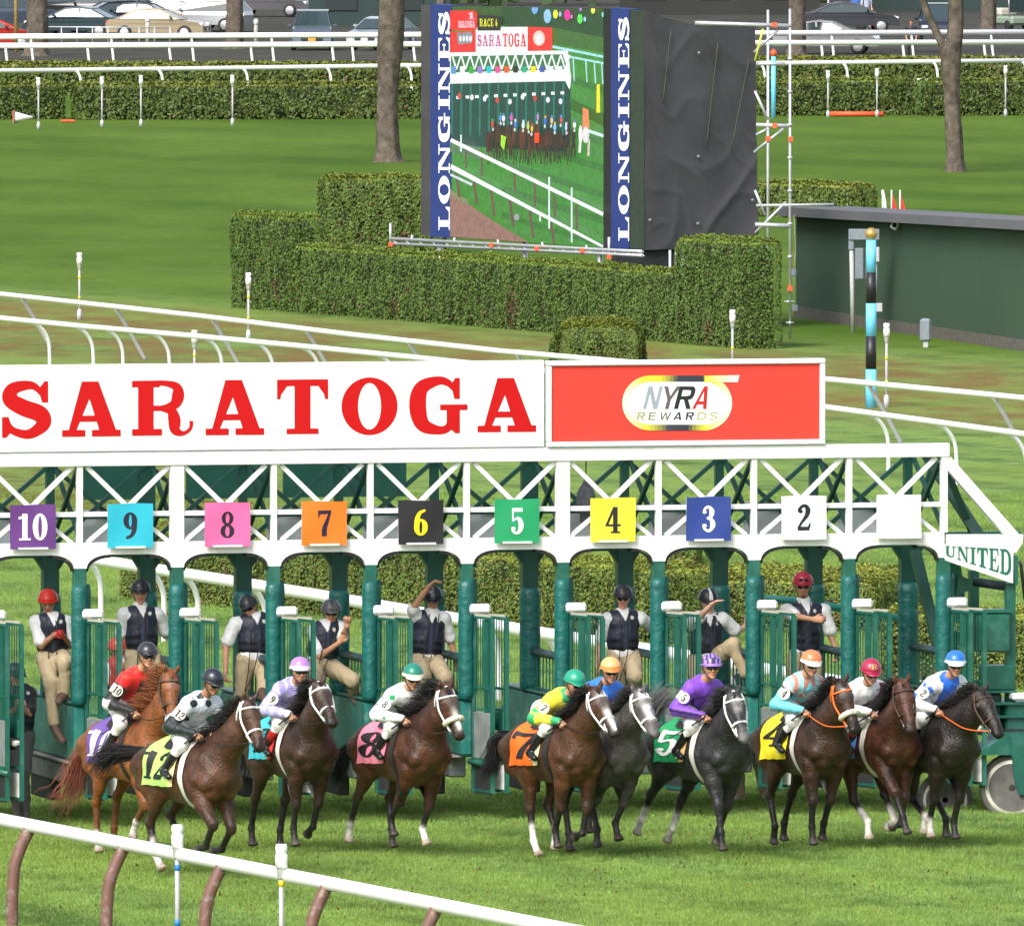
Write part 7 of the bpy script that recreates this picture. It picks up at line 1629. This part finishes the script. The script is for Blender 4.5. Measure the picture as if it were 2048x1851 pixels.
# ---- jockeys, posed in their horse's frame
def vn_(C, m, c): C[m] = c
def col_plain(c): return lambda Vt, q: np.tile(np.array(c, float), (len(Vt), 1))
def arm_t(Vt, q, s):
    J = q['J']; a, b, c = J['sh'+s], J['el'+s], J['wr'+s]; o = np.full(len(Vt), -1.); d1 = np.inf
    d = np.inf*np.ones(len(Vt))
    for k, (p0, p1) in enumerate(((a, b), (b, c))):
        e = p1-p0; t = np.clip(((Vt-p0)@e)/(e@e), 0, 1); dd = np.linalg.norm(Vt-p0-t[:, None]*e, axis=1); m = dd < d; d[m] = dd[m]; o[m] = k+t[m]
    o[d > .085] = -1; return o
def badge(Vt, C, q, s, col=(.8, .8, .78), w_=.045):
    J = q['J']; c = J['sh'+s]*.55+J['el'+s]*.45; m = (np.linalg.norm(Vt-c-np.array((.0, -.05 if s == 'R' else .05, .03)), axis=1) < w_*1.25); C[m] = col
def silk_redblack(Vt, q):
    C = np.tile(np.array((.62, .02, .015)), (len(Vt), 1)); r = Vt-q['J']['ch']; x = r@q['ac']; y = r@q['sp']
    C[(np.abs(x) < .045) & (y > -.3) & (y < .12)] = (.012, .012, .012); C[(np.abs(y+.1) < .05)] = (.62, .02, .015)
    for s in 'LR': t = arm_t(Vt, q, s); C[t >= .25] = (.015, .015, .017); C[(t > .95) & (t < 1.15)] = (.7, .7, .7)
    badge(Vt, C, q, 'R'); return C
def silk_spots(Vt, q):
    C = np.tile(np.array((.66, .7, .78)), (len(Vt), 1)); n = np.array([mnoise.cell(Vector(v*11.5)) for v in Vt]); g = Vt*11.5; fr = g-np.floor(g)-.5
    C[(n > .45) & (np.linalg.norm(fr*np.array((.8, .8, .8)), axis=1) < .42)] = (.012, .014, .02)
    for s in 'LR': t = arm_t(Vt, q, s); C[t >= .35] = (.012, .02, .022)
    badge(Vt, C, q, 'R', w_=.055); return C
def silk_lilac(Vt, q):
    r = Vt-q['J']['ch']; a, b = r@q['ac'], r@q['sp']; u, v = (a+b)*11, (a-b)*11; ck = (np.floor(u)+np.floor(v)) % 2
    C = np.where(ck[:, None] > 0, np.array((.30, .27, .55)), np.array((.55, .52, .74)))
    for s in 'LR': t = arm_t(Vt, q, s); m = t >= 0; ck2 = (np.floor(t*6) % 2) == 0; C[m & ck2] = (.5, .48, .74); C[m & ~ck2] = (.36, .33, .62); C[t > 1.9] = (.8, .8, .8)
    return C
def silk_clover(Vt, q):
    C = np.tile(np.array((.8, .8, .78)), (len(Vt), 1)); g = Vt*8.5; fr = g-np.floor(g)-.5; n = np.array([mnoise.cell(Vector(v*8.5)) for v in Vt])
    C[(n > .55) & (np.linalg.norm(fr, axis=1) < .3)] = (.02, .36, .12); c = q['J']['ch']+q['tf']*.12-q['sp']*.05; C[np.linalg.norm(Vt-c, axis=1) < .062] = (.02, .25, .12)
    b = np.linalg.norm(Vt-(q['J']['shR']*.5+q['J']['elR']*.5+np.array((0, -.05, .04))), axis=1); C[(b < .062) & (b > .05)] = (.03, .03, .03); return C
def silk_yellowgreen(Vt, q):
    C = np.tile(np.array((.82, .7, .05)), (len(Vt), 1)); r = Vt-q['J']['ch']; y = r@q['sp']; C[(np.abs(y+.12) < .022) | (np.abs(y+.2) < .022)] = (.03, .38, .14)
    for s in 'LR': t = arm_t(Vt, q, s); C[t >= 0] = (.82, .7, .05); C[(np.abs(t-.78) < .09) | (np.abs(t-1.05) < .08) | (t > 1.75)] = (.03, .38, .14)
    C[(y > .13) & (np.abs(r@q['ac']) < .09)] = (.03, .38, .14); badge(Vt, C, q, 'R', (.7, .65, .3), .03); return C
def silk_bluered(Vt, q):
    C = np.tile(np.array((.03, .2, .75)), (len(Vt), 1)); r = Vt-q['J']['ch']; x, y = r@q['ac'], r@q['sp']; C[(np.abs(x) < .11) & (y < .02) & (y > -.2) & ((r@q['tf']) > 0)] = (.7, .06, .05); badge(Vt, C, q, 'R', w_=.03); return C
def silk_purple(Vt, q):
    C = np.tile(np.array((.2, .06, .52)), (len(Vt), 1)); r = Vt-q['J']['ch']; x, y = r@q['ac'], r@q['sp']; d = np.sqrt(x*x+(y+.05)**2); C[(d > .1) & (d < .125) & ((r@q['tf']) > 0)] = (.03, .015, .09); C[(np.abs(x) < .012) & (y < 0) & (y > -.1)] = (.03, .015, .09)
    for s in 'LR':
        t = arm_t(Vt, q, s); J = q['J']; C[t >= 0] = (.2, .06, .52); e = (J['wr'+s]-J['el'+s]); n = nrm(np.cross(e, (0, 1, 0))); C[(t > .1) & (np.abs((Vt-J['el'+s])@n) < .016)] = (.03, .015, .09)
    badge(Vt, C, q, 'R', (.75, .75, .6)); return C
def silk_diamond(Vt, q):
    r = Vt-q['J']['ch']; a, b = r@q['ac'], r@q['sp']; u, v = a*9+b*6, a*9-b*6; k = (np.floor(u)+np.floor(v)) % 2
    C = np.where(k[:, None] > 0, np.array((.12, .52, .58)), np.array((.55, .22, .17)))
    m = (b > .04) & (np.abs(a) > .07); C[m] = (.3, .66, .7); m = (b > .02) & (np.abs(np.abs(a)-.16) < .03); C[m] = (.75, .3, .24); vv = (np.abs(np.abs(a)*1.7-(b+.05)) < .016) & (b < .05) & (b > -.05) & ((r@q['tf']) > 0); C[vv] = (.85, .8, .8)
    for s in 'LR': t = arm_t(Vt, q, s); C[(t > .45)] = (.14, .56, .66); C[(t > .05) & (t < .25)] = (.78, .72, .7); C[(t > .25) & (t <= .45)] = (.03, .03, .03)
    badge(Vt, C, q, 'R', w_=.035); return C
def silk_maroon(Vt, q):
    C = np.tile(np.array((.8, .8, .8)), (len(Vt), 1)); r = Vt-q['J']['ch']; x, y = r@q['ac'], r@q['sp']; C[(np.abs((x-.08)*.7-y*.6) < .035) & ((r@q['tf']) > -.02)] = (.22, .012, .04)
    t = arm_t(Vt, q, 'L'); C[(t >= .1) & (t < 1.0)] = (.22, .012, .04); return C
def silk_bluewhite(Vt, q):
    C = np.tile(np.array((.78, .78, .8)), (len(Vt), 1)); r = Vt-q['J']['ch']; x, y = r@q['ac'], r@q['sp']; C[(np.abs(x) < .085) & (y > -.24) & ((r@q['tf']) > -.02)] = (.02, .13, .62); C[(np.abs(x) < .12) & (y > .13)] = (.02, .13, .62)
    g = Vt*14; k = (np.floor(g).sum(1)) % 2
    for s in 'LR': t = arm_t(Vt, q, s); m = (t > .1) & (t < 1.0); C[m & (k > 0)] = (.04, .16, .62)
    badge(Vt, C, q, 'R', (.75, .75, .6)); return C
def jockey(hid, label, helm_px, cols, helm, skin='tan', gaze=(0, 0, 0), lean=0., cuff=None, whip=True, hx=.42):
    h = HS[hid]; hp = h.LX(helm_px[0], helm_px[1]+15, hx); dy, dz = hp[1], hp[2]-2.07
    o = lambda x, y, z, k: np.array((x, y+dy*k, z+dz*k))
    wy = .07
    J = dict(pel=o(-.10, -.01, 1.70, .35), ch=o(.16, 0, 1.85, .72), nk=o(.30, 0, 1.95, .9), hd=np.array(hp),
             shR=o(.21, -.17, 1.86, .72), shL=o(.21, .17, 1.86, .72), elR=o(.14, -.36, 1.64, .5), elL=o(.25, .27, 1.62, .5), wrR=o(.43, -.21, 1.60, .3), wrL=o(.49, -.01, 1.62, .3),
             hipR=o(-.10, -.10, 1.67, .3), hipL=o(-.10, .09, 1.67, .3), knR=o(.26, -.27, 1.50, .1), knL=o(.26, .27, 1.50, .1), anR=o(.02, -.34, 1.20, 0), anL=o(.02, .34, 1.20, 0), toeR=o(.17, -.37, 1.15, 0), toeL=o(.17, .37, 1.15, 0))
    if cuff: J['cuff'] = np.array(cuff)
    cuffv = J.get('cuff'); cam_dir = nrm(np.array(h.MI.to_3x3() @ (Vector((0, 0, H))-h.base).normalized())); f = nrm(np.array((1., 0, -.25))*(1-lean)+cam_dir*lean+np.array(gaze, float))
    hands = {s: dict(d=nrm(np.array((.8, .1 if s == 'R' else -.1, -.35))), n=np.array((0, .25 if s == 'R' else -.25, -1.)), curl=1.25) for s in 'LR'}
    root, J = person(label, h.base, {k: v for k, v in J.items()}, skin, 'silks', True, 'jockeys riding in the race', cols, f, helm=helm, hands=hands, rz=-(math.pi/2-math.radians(next(c['th'] for c in HCFG if c['id'] == hid))))
    # reins (part of the horse) and whip
    mb = MB()
    for s, wk in ((0, 'wrR'), (1, 'wrL')):
        a, b = h.bits[s], J[wk]+np.array((.08, 0, -.03)); mb.tube(cubic([a, a*.6+b*.4+np.array((0, (-.06 if s == 0 else .06), -.05)), b], 6), .0065, 5)
    mb.build('reins', LEATHER if hid not in ('yellow', 'cream') else mat('bridle_orange', (.85, .16, .02), .45), h.root)
    nm_ = {'purple': '10', 'lime': '12', 'cyan': '9', 'pink': '8', 'orange': '7', 'grey': '6', 'green': '5', 'yellow': '4', 'blue': '3', 'cream': '2'}[hid]
    sR, eR = J['shR'], J['elR']; ax_ = nrm(sR-eR); nn_ = nrm(cam_dir-ax_*float(cam_dir@ax_)); rt = np.cross(ax_, nn_); cc = sR*.52+eR*.48+nn_*.088; mb = MB()
    mb.prism(ell(0, 0, .062, .066, 20), -.008, .006, lambda u, v, w: Vector(cc+rt*u+ax_*v+nn_*w)); bg_ = mb.build('arm_badge', mat('badge_cream', (.75, .73, .62), .6) if hid not in ('pink',) else mat('badge_white', (.8, .8, .78), .6), root)
    mb = MB(); tw_ = sum(DIG[q][0] for q in nm_)+.12*(len(nm_)-1); text(mb, nm_, lambda u, v, w: Vector(cc+rt*(u-.5)*min(.095, tw_*.085)+ax_*(v-.5)*.088+nn_*(.008+w)), 0, .0004, DIG, .12); mb.build('badge_number', BLACK, bg_)
    if whip: MB().tube([J['wrR']+np.array((.1, -.02, .03)), J['wrR']+np.array((.07, -.04, -.03)), J['wrR']+np.array((-.45, -.16, -.28))], [.010, .010, .005], 6).build('whip', BLACK, root)
    bd = [c['id'] for c in HCFG].index(hid)
jk = jockey
jk('purple', 'jockey in red and black silks with a black helmet, leftmost rider', (295, 1297), silk_redblack, dict(col=(.02, .022, .03), goggles=(.3, .3, .3)), 'tan', lean=.6)
jk('lime', 'jockey in white silks with dark spots and a navy cap on the lime-clothed horse', (425, 1350), silk_spots, dict(col=(.015, .018, .03), goggles=(.05, .05, .05), rough=.6), 'brown', gaze=(.2, .25, -.35), lean=.3)
jk('cyan', 'jockey in lilac checked silks with a violet helmet', (600, 1327), silk_lilac, dict(col=(.42, .2, .72), band=(.75, .6, .8), goggles=(.6, .6, .7)), 'tan', lean=.5, cuff=(.6, .02, .02))
jk('pink', 'jockey in white silks with green clovers and a green helmet with a white band', (826, 1340), silk_clover, dict(col=(.01, .2, .14), band=(.75, .75, .6), goggles=(.02, .02, .02)), 'tan', gaze=(0, 0, -.25), lean=.6)
jk('orange', 'jockey in yellow silks with green hoops and a green helmet', (1149, 1352), silk_yellowgreen, dict(col=(.01, .3, .18), goggles=(.02, .02, .02)), 'ruddy', gaze=(.1, .3, -.25), lean=.3)
jk('grey', 'jockey in blue silks with a red chest and a pale orange helmet', (1221, 1327), silk_bluered, dict(col=(.85, .42, .16), band=(.8, .25, .06), goggles=(.02, .02, .02)), 'tan', lean=.6, gaze=(0, 0, -.15))
jk('green', 'jockey in purple silks with a purple striped cap', (1423, 1320), silk_purple, dict(col=(.35, .2, .65), stripes=('many', (.03, .02, .09)), goggles=(.7, .6, .1)), 'tan', lean=.7)
jk('yellow', 'jockey in turquoise and coral diamond silks with an orange cap', (1622, 1313), silk_diamond, dict(col=(.88, .2, .07), band=(.8, .7, .65), goggles=(.8, .8, .8)), 'tan', lean=.5, gaze=(0, .15, -.2))
jk('blue', 'jockey in white silks with a maroon sash and a maroon cap with a gold letter', (1742, 1330), silk_maroon, dict(col=(.35, .015, .06), goggles=(.02, .02, .02), letter='R'), 'tan', lean=.5, gaze=(0, 0, -.3), cuff=(.6, .02, .02))
jk('cream', 'jockey in blue and white silks with a bright blue helmet, rightmost rider', (1911, 1314), silk_bluewhite, dict(col=(.02, .15, .68), band=(.65, .75, .88), goggles=(.1, .3, .8)), 'tan', lean=.65, gaze=(0, 0, -.2))

# ---- gate crew: joints given where the photo shows them, with the depth inside the gate (metres behind the front posts)
CREW = 'gate crew in navy vests standing on the stall ledges'
def crew(label, pts, depth, skin, helm, hd=(0, -1, -.1), hu=(0, 0, 1), hands=None, clothes=None, beard=None, cord=True, sc=1.0):
    loc = GM @ Vector((GP(pts['pel'][0], pts['pel'][1], depth).x, depth, 0)); J = {}
    for k, v in pts.items():
        dd = depth+(v[2] if len(v) > 2 else 0); q = GM @ GP(v[0], v[1], dd); J[k] = np.array(q-loc)
    ln = lambda a, b: np.linalg.norm(J[a]-J[b])
    root, J = person(label, loc, J, skin, clothes or dict(), False, CREW, None, hd, hu, helm, sc, hands, beard=beard)
    if cord:
        a = J['nk']; p = J['pel']; mb = MB(); mb.tube(cubic([a+V(-.04, -.12, -.04), (a+p)/2+V(-.03, -.2, 0), p+V(-.05, -.2, -.15), p+V(-.1, -.22, -.45)], 6), .006, 5); mb.tube(cubic([a+V(.07, -.1, -.04), (a+p)/2+V(.08, -.2, 0), p+V(.03, -.2, -.1), p+V(-.1, -.22, -.45)], 6), .006, 5); mb.build('lead_cord', LEATHER, root)
    return root
blk = dict(col=(.012, .012, .02), rough=.35)
crew('gate attendant in a red helmet with one leg dangling, above the leftmost horse', dict(hd=(96, 1205), nk=(98, 1226), ch=(103, 1252), pel=(106, 1306, .05), shR=(72, 1243), shL=(132, 1243), elR=(82, 1291, -.08), wrR=(108, 1269, -.2), elL=(140, 1290, .02), wrL=(128, 1272, -.17),
     hipR=(92, 1316), hipL=(122, 1314), knR=(102, 1362, -.22), anR=(108, 1455, -.25), toeR=(122, 1476, -.38), knL=(131, 1325, -.35), anL=(129, 1390, -.28), toeL=(120, 1400, -.42)), .7, 'brown', dict(col=(.7, .02, .012), peak=False, rough=.5), hd=(.0, -1, -.35),
     hands=dict(R=dict(d=(1, -.1, .3), n=(0, -1, 0), curl=1.2, col=(.35, .02, .02)), L=dict(d=(-1, -.1, .2), n=(0, 1, 0), curl=1.2, col=(.35, .02, .02))))
crew('gate attendant in a black helmet standing behind the jockey in red', dict(hd=(281, 1186), nk=(281, 1206), ch=(281, 1238), pel=(284, 1302), shR=(246, 1228), shL=(316, 1228), elR=(240, 1276, .05), wrR=(240, 1320, -.05), elL=(332, 1270, .1), wrL=(342, 1240, .1),
     hipR=(268, 1312), hipL=(302, 1312), knR=(266, 1378, -.1), anR=(264, 1448), toeR=(262, 1456, -.18), knL=(316, 1370, -.15), anL=(322, 1400, 0), toeL=(322, 1410, -.18)), .75, 'ruddy', dict(**blk), hands=dict(L=dict(d=(.2, 0, 1), n=(0, -1, 0), curl=1.0)))
crew('gate attendant in a black helmet and sunglasses with his head tilted, arm hanging', dict(hd=(499, 1216), nk=(507, 1232, .04), ch=(510, 1252), pel=(506, 1310), shR=(470, 1246), shL=(536, 1240), elR=(452, 1290), wrR=(451, 1342, -.08), elL=(550, 1280, .1), wrL=(552, 1300, .12),
     hipR=(492, 1320), hipL=(524, 1318), knR=(484, 1392, .05), anR=(482, 1465), toeR=(480, 1475, -.16), knL=(531, 1368, -.22), anL=(524, 1388, -.38), toeL=(533, 1404, -.6)), .72, 'ruddy', dict(col=(.03, .03, .035), shades=True), hd=(-.25, -1, -.2), hu=(-.32, 0, 1), hands=dict(R=dict(d=(0, -.1, -1), n=(1, 0, 0), curl=.7)))
crew('crouching gate attendant in a grey helmet with both forearms raised', dict(hd=(662, 1225), nk=(662, 1246), ch=(650, 1268), pel=(644, 1318), shR=(628, 1260), shL=(680, 1254), elR=(640, 1312, -.12), wrR=(679, 1284, -.3), elL=(684, 1278, -.1), wrL=(694, 1252, -.3),
     hipR=(634, 1328), hipL=(656, 1330), knR=(628, 1362, -.35), anR=(632, 1420, -.1), toeR=(628, 1432, -.25), knL=(704, 1360, -.3), anL=(709, 1392, -.1), toeL=(712, 1402, -.25)), .75, 'tan', dict(col=(.10, .10, .11), shades=True, stripes=('mid', (.05, .05, .06))), hd=(.05, -1, -.18),
     hands=dict(R=dict(d=(.45, -.2, .8), n=(0, -1, .2), curl=.35), L=dict(d=(.25, -.2, 1), n=(-.6, -1, 0), curl=.9)))
crew('gate attendant in a black helmet with his right arm raised over his forehead', dict(hd=(865, 1198), nk=(866, 1219), ch=(858, 1250), pel=(852, 1312), shR=(830, 1232), shL=(890, 1236), elR=(826, 1216, -.1), wrR=(858, 1172, -.22), elL=(902, 1284, .05), wrL=(912, 1322, .0),
     hipR=(838, 1322), hipL=(868, 1322), knR=(846, 1352, -.5), anR=(850, 1428, -.42), toeR=(848, 1436, -.58), knL=(890, 1354, -.5), anL=(906, 1400, -.2), toeL=(904, 1408, -.4)), .85, 'tan', dict(**blk, stripes=('mid', (.1, .1, .11))), hd=(.05, -1, -.42),
     hands=dict(R=dict(d=(.75, -.2, .62), n=(.3, -.2, -1), curl=.45), L=dict(d=(.1, -.3, -1), n=(0, -.6, 0), curl=.7)))
crew('gate attendant in a dark helmet and sunglasses above the pale orange cap', dict(hd=(1246, 1196), nk=(1246, 1217), ch=(1245, 1246), pel=(1246, 1304), shR=(1212, 1238), shL=(1282, 1236), elR=(1200, 1285, .08), wrR=(1194, 1330, 0), elL=(1304, 1252, .2), wrL=(1324, 1258, .32),
     hipR=(1232, 1314), hipL=(1264, 1314), knR=(1236, 1392, 0), anR=(1238, 1462), toeR=(1236, 1470, -.16), knL=(1270, 1352, -.3), anL=(1266, 1412, -.1), toeL=(1266, 1422, -.3)), .75, 'ruddy', dict(col=(.035, .03, .035), shades=True), hands=dict(R=dict(d=(0, -.1, -1), n=(1, 0, 0), curl=.8)))
crew('gate attendant in a striped black helmet pointing with his arm stretched forward', dict(hd=(1416, 1204), nk=(1420, 1225), ch=(1414, 1256), pel=(1408, 1312), shR=(1388, 1244, -.02), shL=(1446, 1236), elR=(1400, 1232, -.3), wrR=(1424, 1208, -.5), elL=(1474, 1264, .05), wrL=(1492, 1250, .12),
     hipR=(1394, 1322), hipL=(1424, 1322), knR=(1396, 1384, -.2), anR=(1394, 1448, 0), toeR=(1394, 1456, -.16), knL=(1466, 1290, -.32), anL=(1494, 1352, -.36), toeL=(1510, 1362, -.5)), .8, 'fair', dict(**blk, stripes=('mid', (.8, .8, .8))), hd=(.3, -1, -.25),
     hands=dict(R=dict(d=(.75, -.75, .45), n=(.1, -.2, -1), curl=.12), L=dict(d=(0, 0, 1), n=(1, 0, 0), curl=.8)))
crew('gate attendant in a maroon helmet with raised goggles and an arm across his chest', dict(hd=(1606, 1172), nk=(1608, 1196), ch=(1610, 1232), pel=(1608, 1304), shR=(1572, 1220), shL=(1650, 1220), elR=(1592, 1232, -.3), wrR=(1626, 1238, -.32), elL=(1662, 1270, .0), wrL=(1672, 1300, -.1),
     hipR=(1592, 1316), hipL=(1624, 1316), knR=(1588, 1390, -.05), anR=(1586, 1462), toeR=(1584, 1470, -.16), knL=(1626, 1390, -.05), anL=(1630, 1462), toeL=(1632, 1470, -.16)), .75, 'tan', dict(col=(.42, .015, .04), shades=True, fleck=True), hd=(.03, -1, -.1), beard=(.08, .05, .035),
     hands=dict(R=dict(d=(1, -.05, .0), n=(0, 1, -.2), curl=.5), L=dict(d=(.3, -.2, -1), n=(-1, 0, 0), curl=.8)), sc=1.06)
crew('attendant in a dark helmet seen through the stall door bars at the left edge', dict(hd=(30, 1352), nk=(34, 1374), ch=(38, 1396), pel=(36, 1462), shR=(12, 1388), shL=(60, 1386), elR=(14, 1428, -.1), wrR=(36, 1414, -.25), elL=(58, 1426, -.1), wrL=(44, 1412, -.25),
     hipR=(28, 1472), hipL=(50, 1472), knR=(28, 1540, -.1), anR=(34, 1606), toeR=(34, 1624, -.18), knL=(46, 1540, -.05), anL=(50, 1606), toeL=(52, 1624, -.18)), .55, 'ruddy', dict(col=(.03, .035, .05)), hd=(.7, -.8, -.2), clothes=dict(shirt=(.02, .022, .03), trousers=(.12, .11, .12), shoes=(.1, .09, .09)), cord=False)
crew('attendant in red and white behind the stall beside the jockey in red', dict(hd=(235, 1300, 1.2), nk=(238, 1318, 1.2), ch=(240, 1338, 1.2), pel=(242, 1400, 1.2), shR=(222, 1334, 1.2), shL=(262, 1334, 1.2), elR=(216, 1372, 1.2), wrR=(222, 1402, 1.1), elL=(268, 1372, 1.2), wrL=(262, 1402, 1.1),
     hipR=(232, 1410, 1.2), hipL=(254, 1410, 1.2), knR=(230, 1478, 1.2), anR=(226, 1560, 1.2), toeR=(224, 1574, 1.1), knL=(256, 1478, 1.2), anL=(258, 1560, 1.2), toeL=(258, 1574, 1.1)), 2.2, 'tan', dict(col=(.7, .05, .04)), clothes=dict(shirt=(.78, .78, .78), vest=(.6, .03, .03)), cord=False)
crew('attendant in khaki on the turf behind the dark grey horse, only his trousers showing', dict(hd=(1490, 1330, 2), nk=(1490, 1350, 2), ch=(1490, 1374, 2), pel=(1490, 1436, 2), shR=(1466, 1368, 2), shL=(1514, 1368, 2), elR=(1462, 1408, 2), wrR=(1464, 1440, 1.9), elL=(1518, 1408, 2), wrL=(1516, 1440, 1.9),
     hipR=(1476, 1446, 2), hipL=(1504, 1446, 2), knR=(1476, 1520, 2), anR=(1478, 1594, 2), toeR=(1476, 1608, 1.85), knL=(1520, 1520, 2), anL=(1532, 1590, 2), toeL=(1536, 1604, 1.85)), .6, 'tan', dict(**blk), clothes=dict(shoes=(.3, .25, .18)), cord=False)
# ---- far figures
def standing(label, px, yb, hgt=1.75, shirt=(.3, .35, .5), trousers=(.12, .16, .26), skin='tan', hat=None, turn=0., grp='people by the car park'):
    b = G(px, yb); k = hgt/1.75; c, s_ = math.cos(turn), math.sin(turn); R3 = lambda x, y, z: np.array((x*c-y*s_, x*s_+y*c, z))*k
    J = dict(pel=R3(0, 0, .98), ch=R3(0, 0, 1.32), nk=R3(0, 0, 1.48), hd=R3(0, -.01, 1.63), shR=R3(-.19, 0, 1.4), shL=R3(.19, 0, 1.4), elR=R3(-.24, .02, 1.12), elL=R3(.25, .02, 1.12), wrR=R3(-.2, -.12, .9), wrL=R3(.22, -.1, .9),
             hipR=R3(-.09, 0, .92), hipL=R3(.09, 0, .92), knR=R3(-.11, -.03, .5), knL=R3(.11, .02, .5), anR=R3(-.12, 0, .08), anL=R3(.13, .04, .08), toeR=R3(-.13, -.16, .03), toeL=R3(.15, -.12, .03))
    root = thing('person', label, 'person', b, 0, grp); B = Body(); sk = np.array(SK[skin]); tf = np.array((s_, -c, 0.))
    headprims(B, J['hd'], tf, (0, 0, 1), sk)
    B.add(J['pel'], J['ch'], .13, .14, .05, sk, tf, 1.3); B.add(J['ch'], J['nk'], .1, .05, .05, sk)
    for q in 'LR': B.add(J['sh'+q], J['el'+q], .05, .04, .03, sk); B.add(J['el'+q], J['wr'+q], .04, .028, .02, sk); hand(B, J['wr'+q], J['wr'+q]-J['el'+q], (0, -1, 0), .6, sk, 1.05, r=.013); B.add(J['hip'+q], J['kn'+q], .085, .055, .04, sk); B.add(J['kn'+q], J['an'+q], .05, .035, .03, sk); B.add(J['an'+q], J['toe'+q], .035, .03, .02, sk)
    put('body', B.mesh('body', .014, smooth=1), SKIN, root)
    S = Body(); S.add(J['pel'], J['ch'], .15, .16, .05, shirt, tf, 1.25); S.add(J['shL'], J['shR'], .08, .08, .05, shirt)
    for q in 'LR': S.add(J['sh'+q], J['el'+q], .075, .07, .03, shirt)
    put('shirt', creases(S.mesh('shirt', .016, smooth=1), .01), CLOTH, root)
    T_ = Body(); T_.add(J['pel']-V(0, 0, .04), J['pel'], .14, .13, .04, trousers, tf, 1.2)
    for q in 'LR': T_.add(J['hip'+q], J['kn'+q], .1, .075, .04, trousers); T_.add(J['kn'+q], J['an'+q], .075, .065, .03, trousers)
    put('trousers', creases(T_.mesh('trousers', .016, smooth=1), .01), CLOTH, root)
    hb = Body(); hb.add(J['hd']+V(0, 0, .05), J['hd']+V(0, .02, .05), .1, .1, .02, hat or (.04, .03, .02)); put('hat' if hat else 'hair', hb.mesh('h', .016, smooth=1), CLOTH, root)
standing('man in a pale blue shirt and jeans standing by the golf cart', 1733, 55, 1.8, (.4, .45, .58), (.12, .17, .27), turn=.5)
standing('man in a blue shirt partly behind the man in jeans', 1712, 52, 1.75, (.06, .14, .45), (.05, .1, .25), turn=-.4)
standing('dark clothed person standing behind the hedge left of the forked tree', 1822, 118, 1.7, (.02, .02, .025), (.02, .02, .022))
rr5 = random.Random(11)
for i in range(0):
    x = 1335+i*22+rr5.uniform(-5, 5); c = rr5.choice([(.03, .03, .04), (.25, .06, .04), (.3, .26, .2), (.05, .07, .16), (.35, .35, .33), (.12, .08, .05)])
    standing('spectator number of the row' if False else ['spectator in front of the dark stables, leftmost of the row', 'second spectator from the left before the stables', 'third spectator from the left before the stables', 'fourth spectator from the left before the stables', 'fifth spectator from the left before the stables', 'middle spectator of the row before the stables',
             'fifth spectator from the right before the stables', 'fourth spectator from the right before the stables', 'third spectator from the right before the stables', 'second spectator from the right before the stables', 'rightmost spectator of the row before the stables'][i], x, 38+rr5.uniform(-4, 6), rr5.uniform(1.6, 1.85), c, (.03, .035, .05), rr5.choice(['tan', 'brown', 'ruddy']), rr5.choice([None, None, (.6, .05, .04), (.7, .68, .6)]), rr5.uniform(-1, 1), 'spectators before the dark stables')
# clods and fallen leaves on the turf
mb = MB(); r6 = random.Random(4)
for _ in range(420):
    px, py = r6.uniform(-20, 2060), r6.uniform(1600, 1840); b = G(px, py); s_ = r6.uniform(.008, .028); lf = r6.random() < .25
    mb.c = (.28, .11, .03) if lf else tuple(c*r6.uniform(.6, 1.4) for c in (.07, .045, .022))
    q = [b+Vector((r6.uniform(-s_, s_), r6.uniform(-s_, s_)*1.5, r6.uniform(.012, .05))) for _ in range(4)]+[b+Vector((0, 0, .03+s_))]
    mb.add(q, [(0, 1, 4), (1, 2, 4), (2, 3, 4), (3, 0, 4)])
o = mb.build('turf_clods', attrmat('soil_bits', .9)); o['kind'] = 'stuff'; o['label'] = 'scattered clods of soil and fallen leaves on the turf'; o['category'] = 'clods'
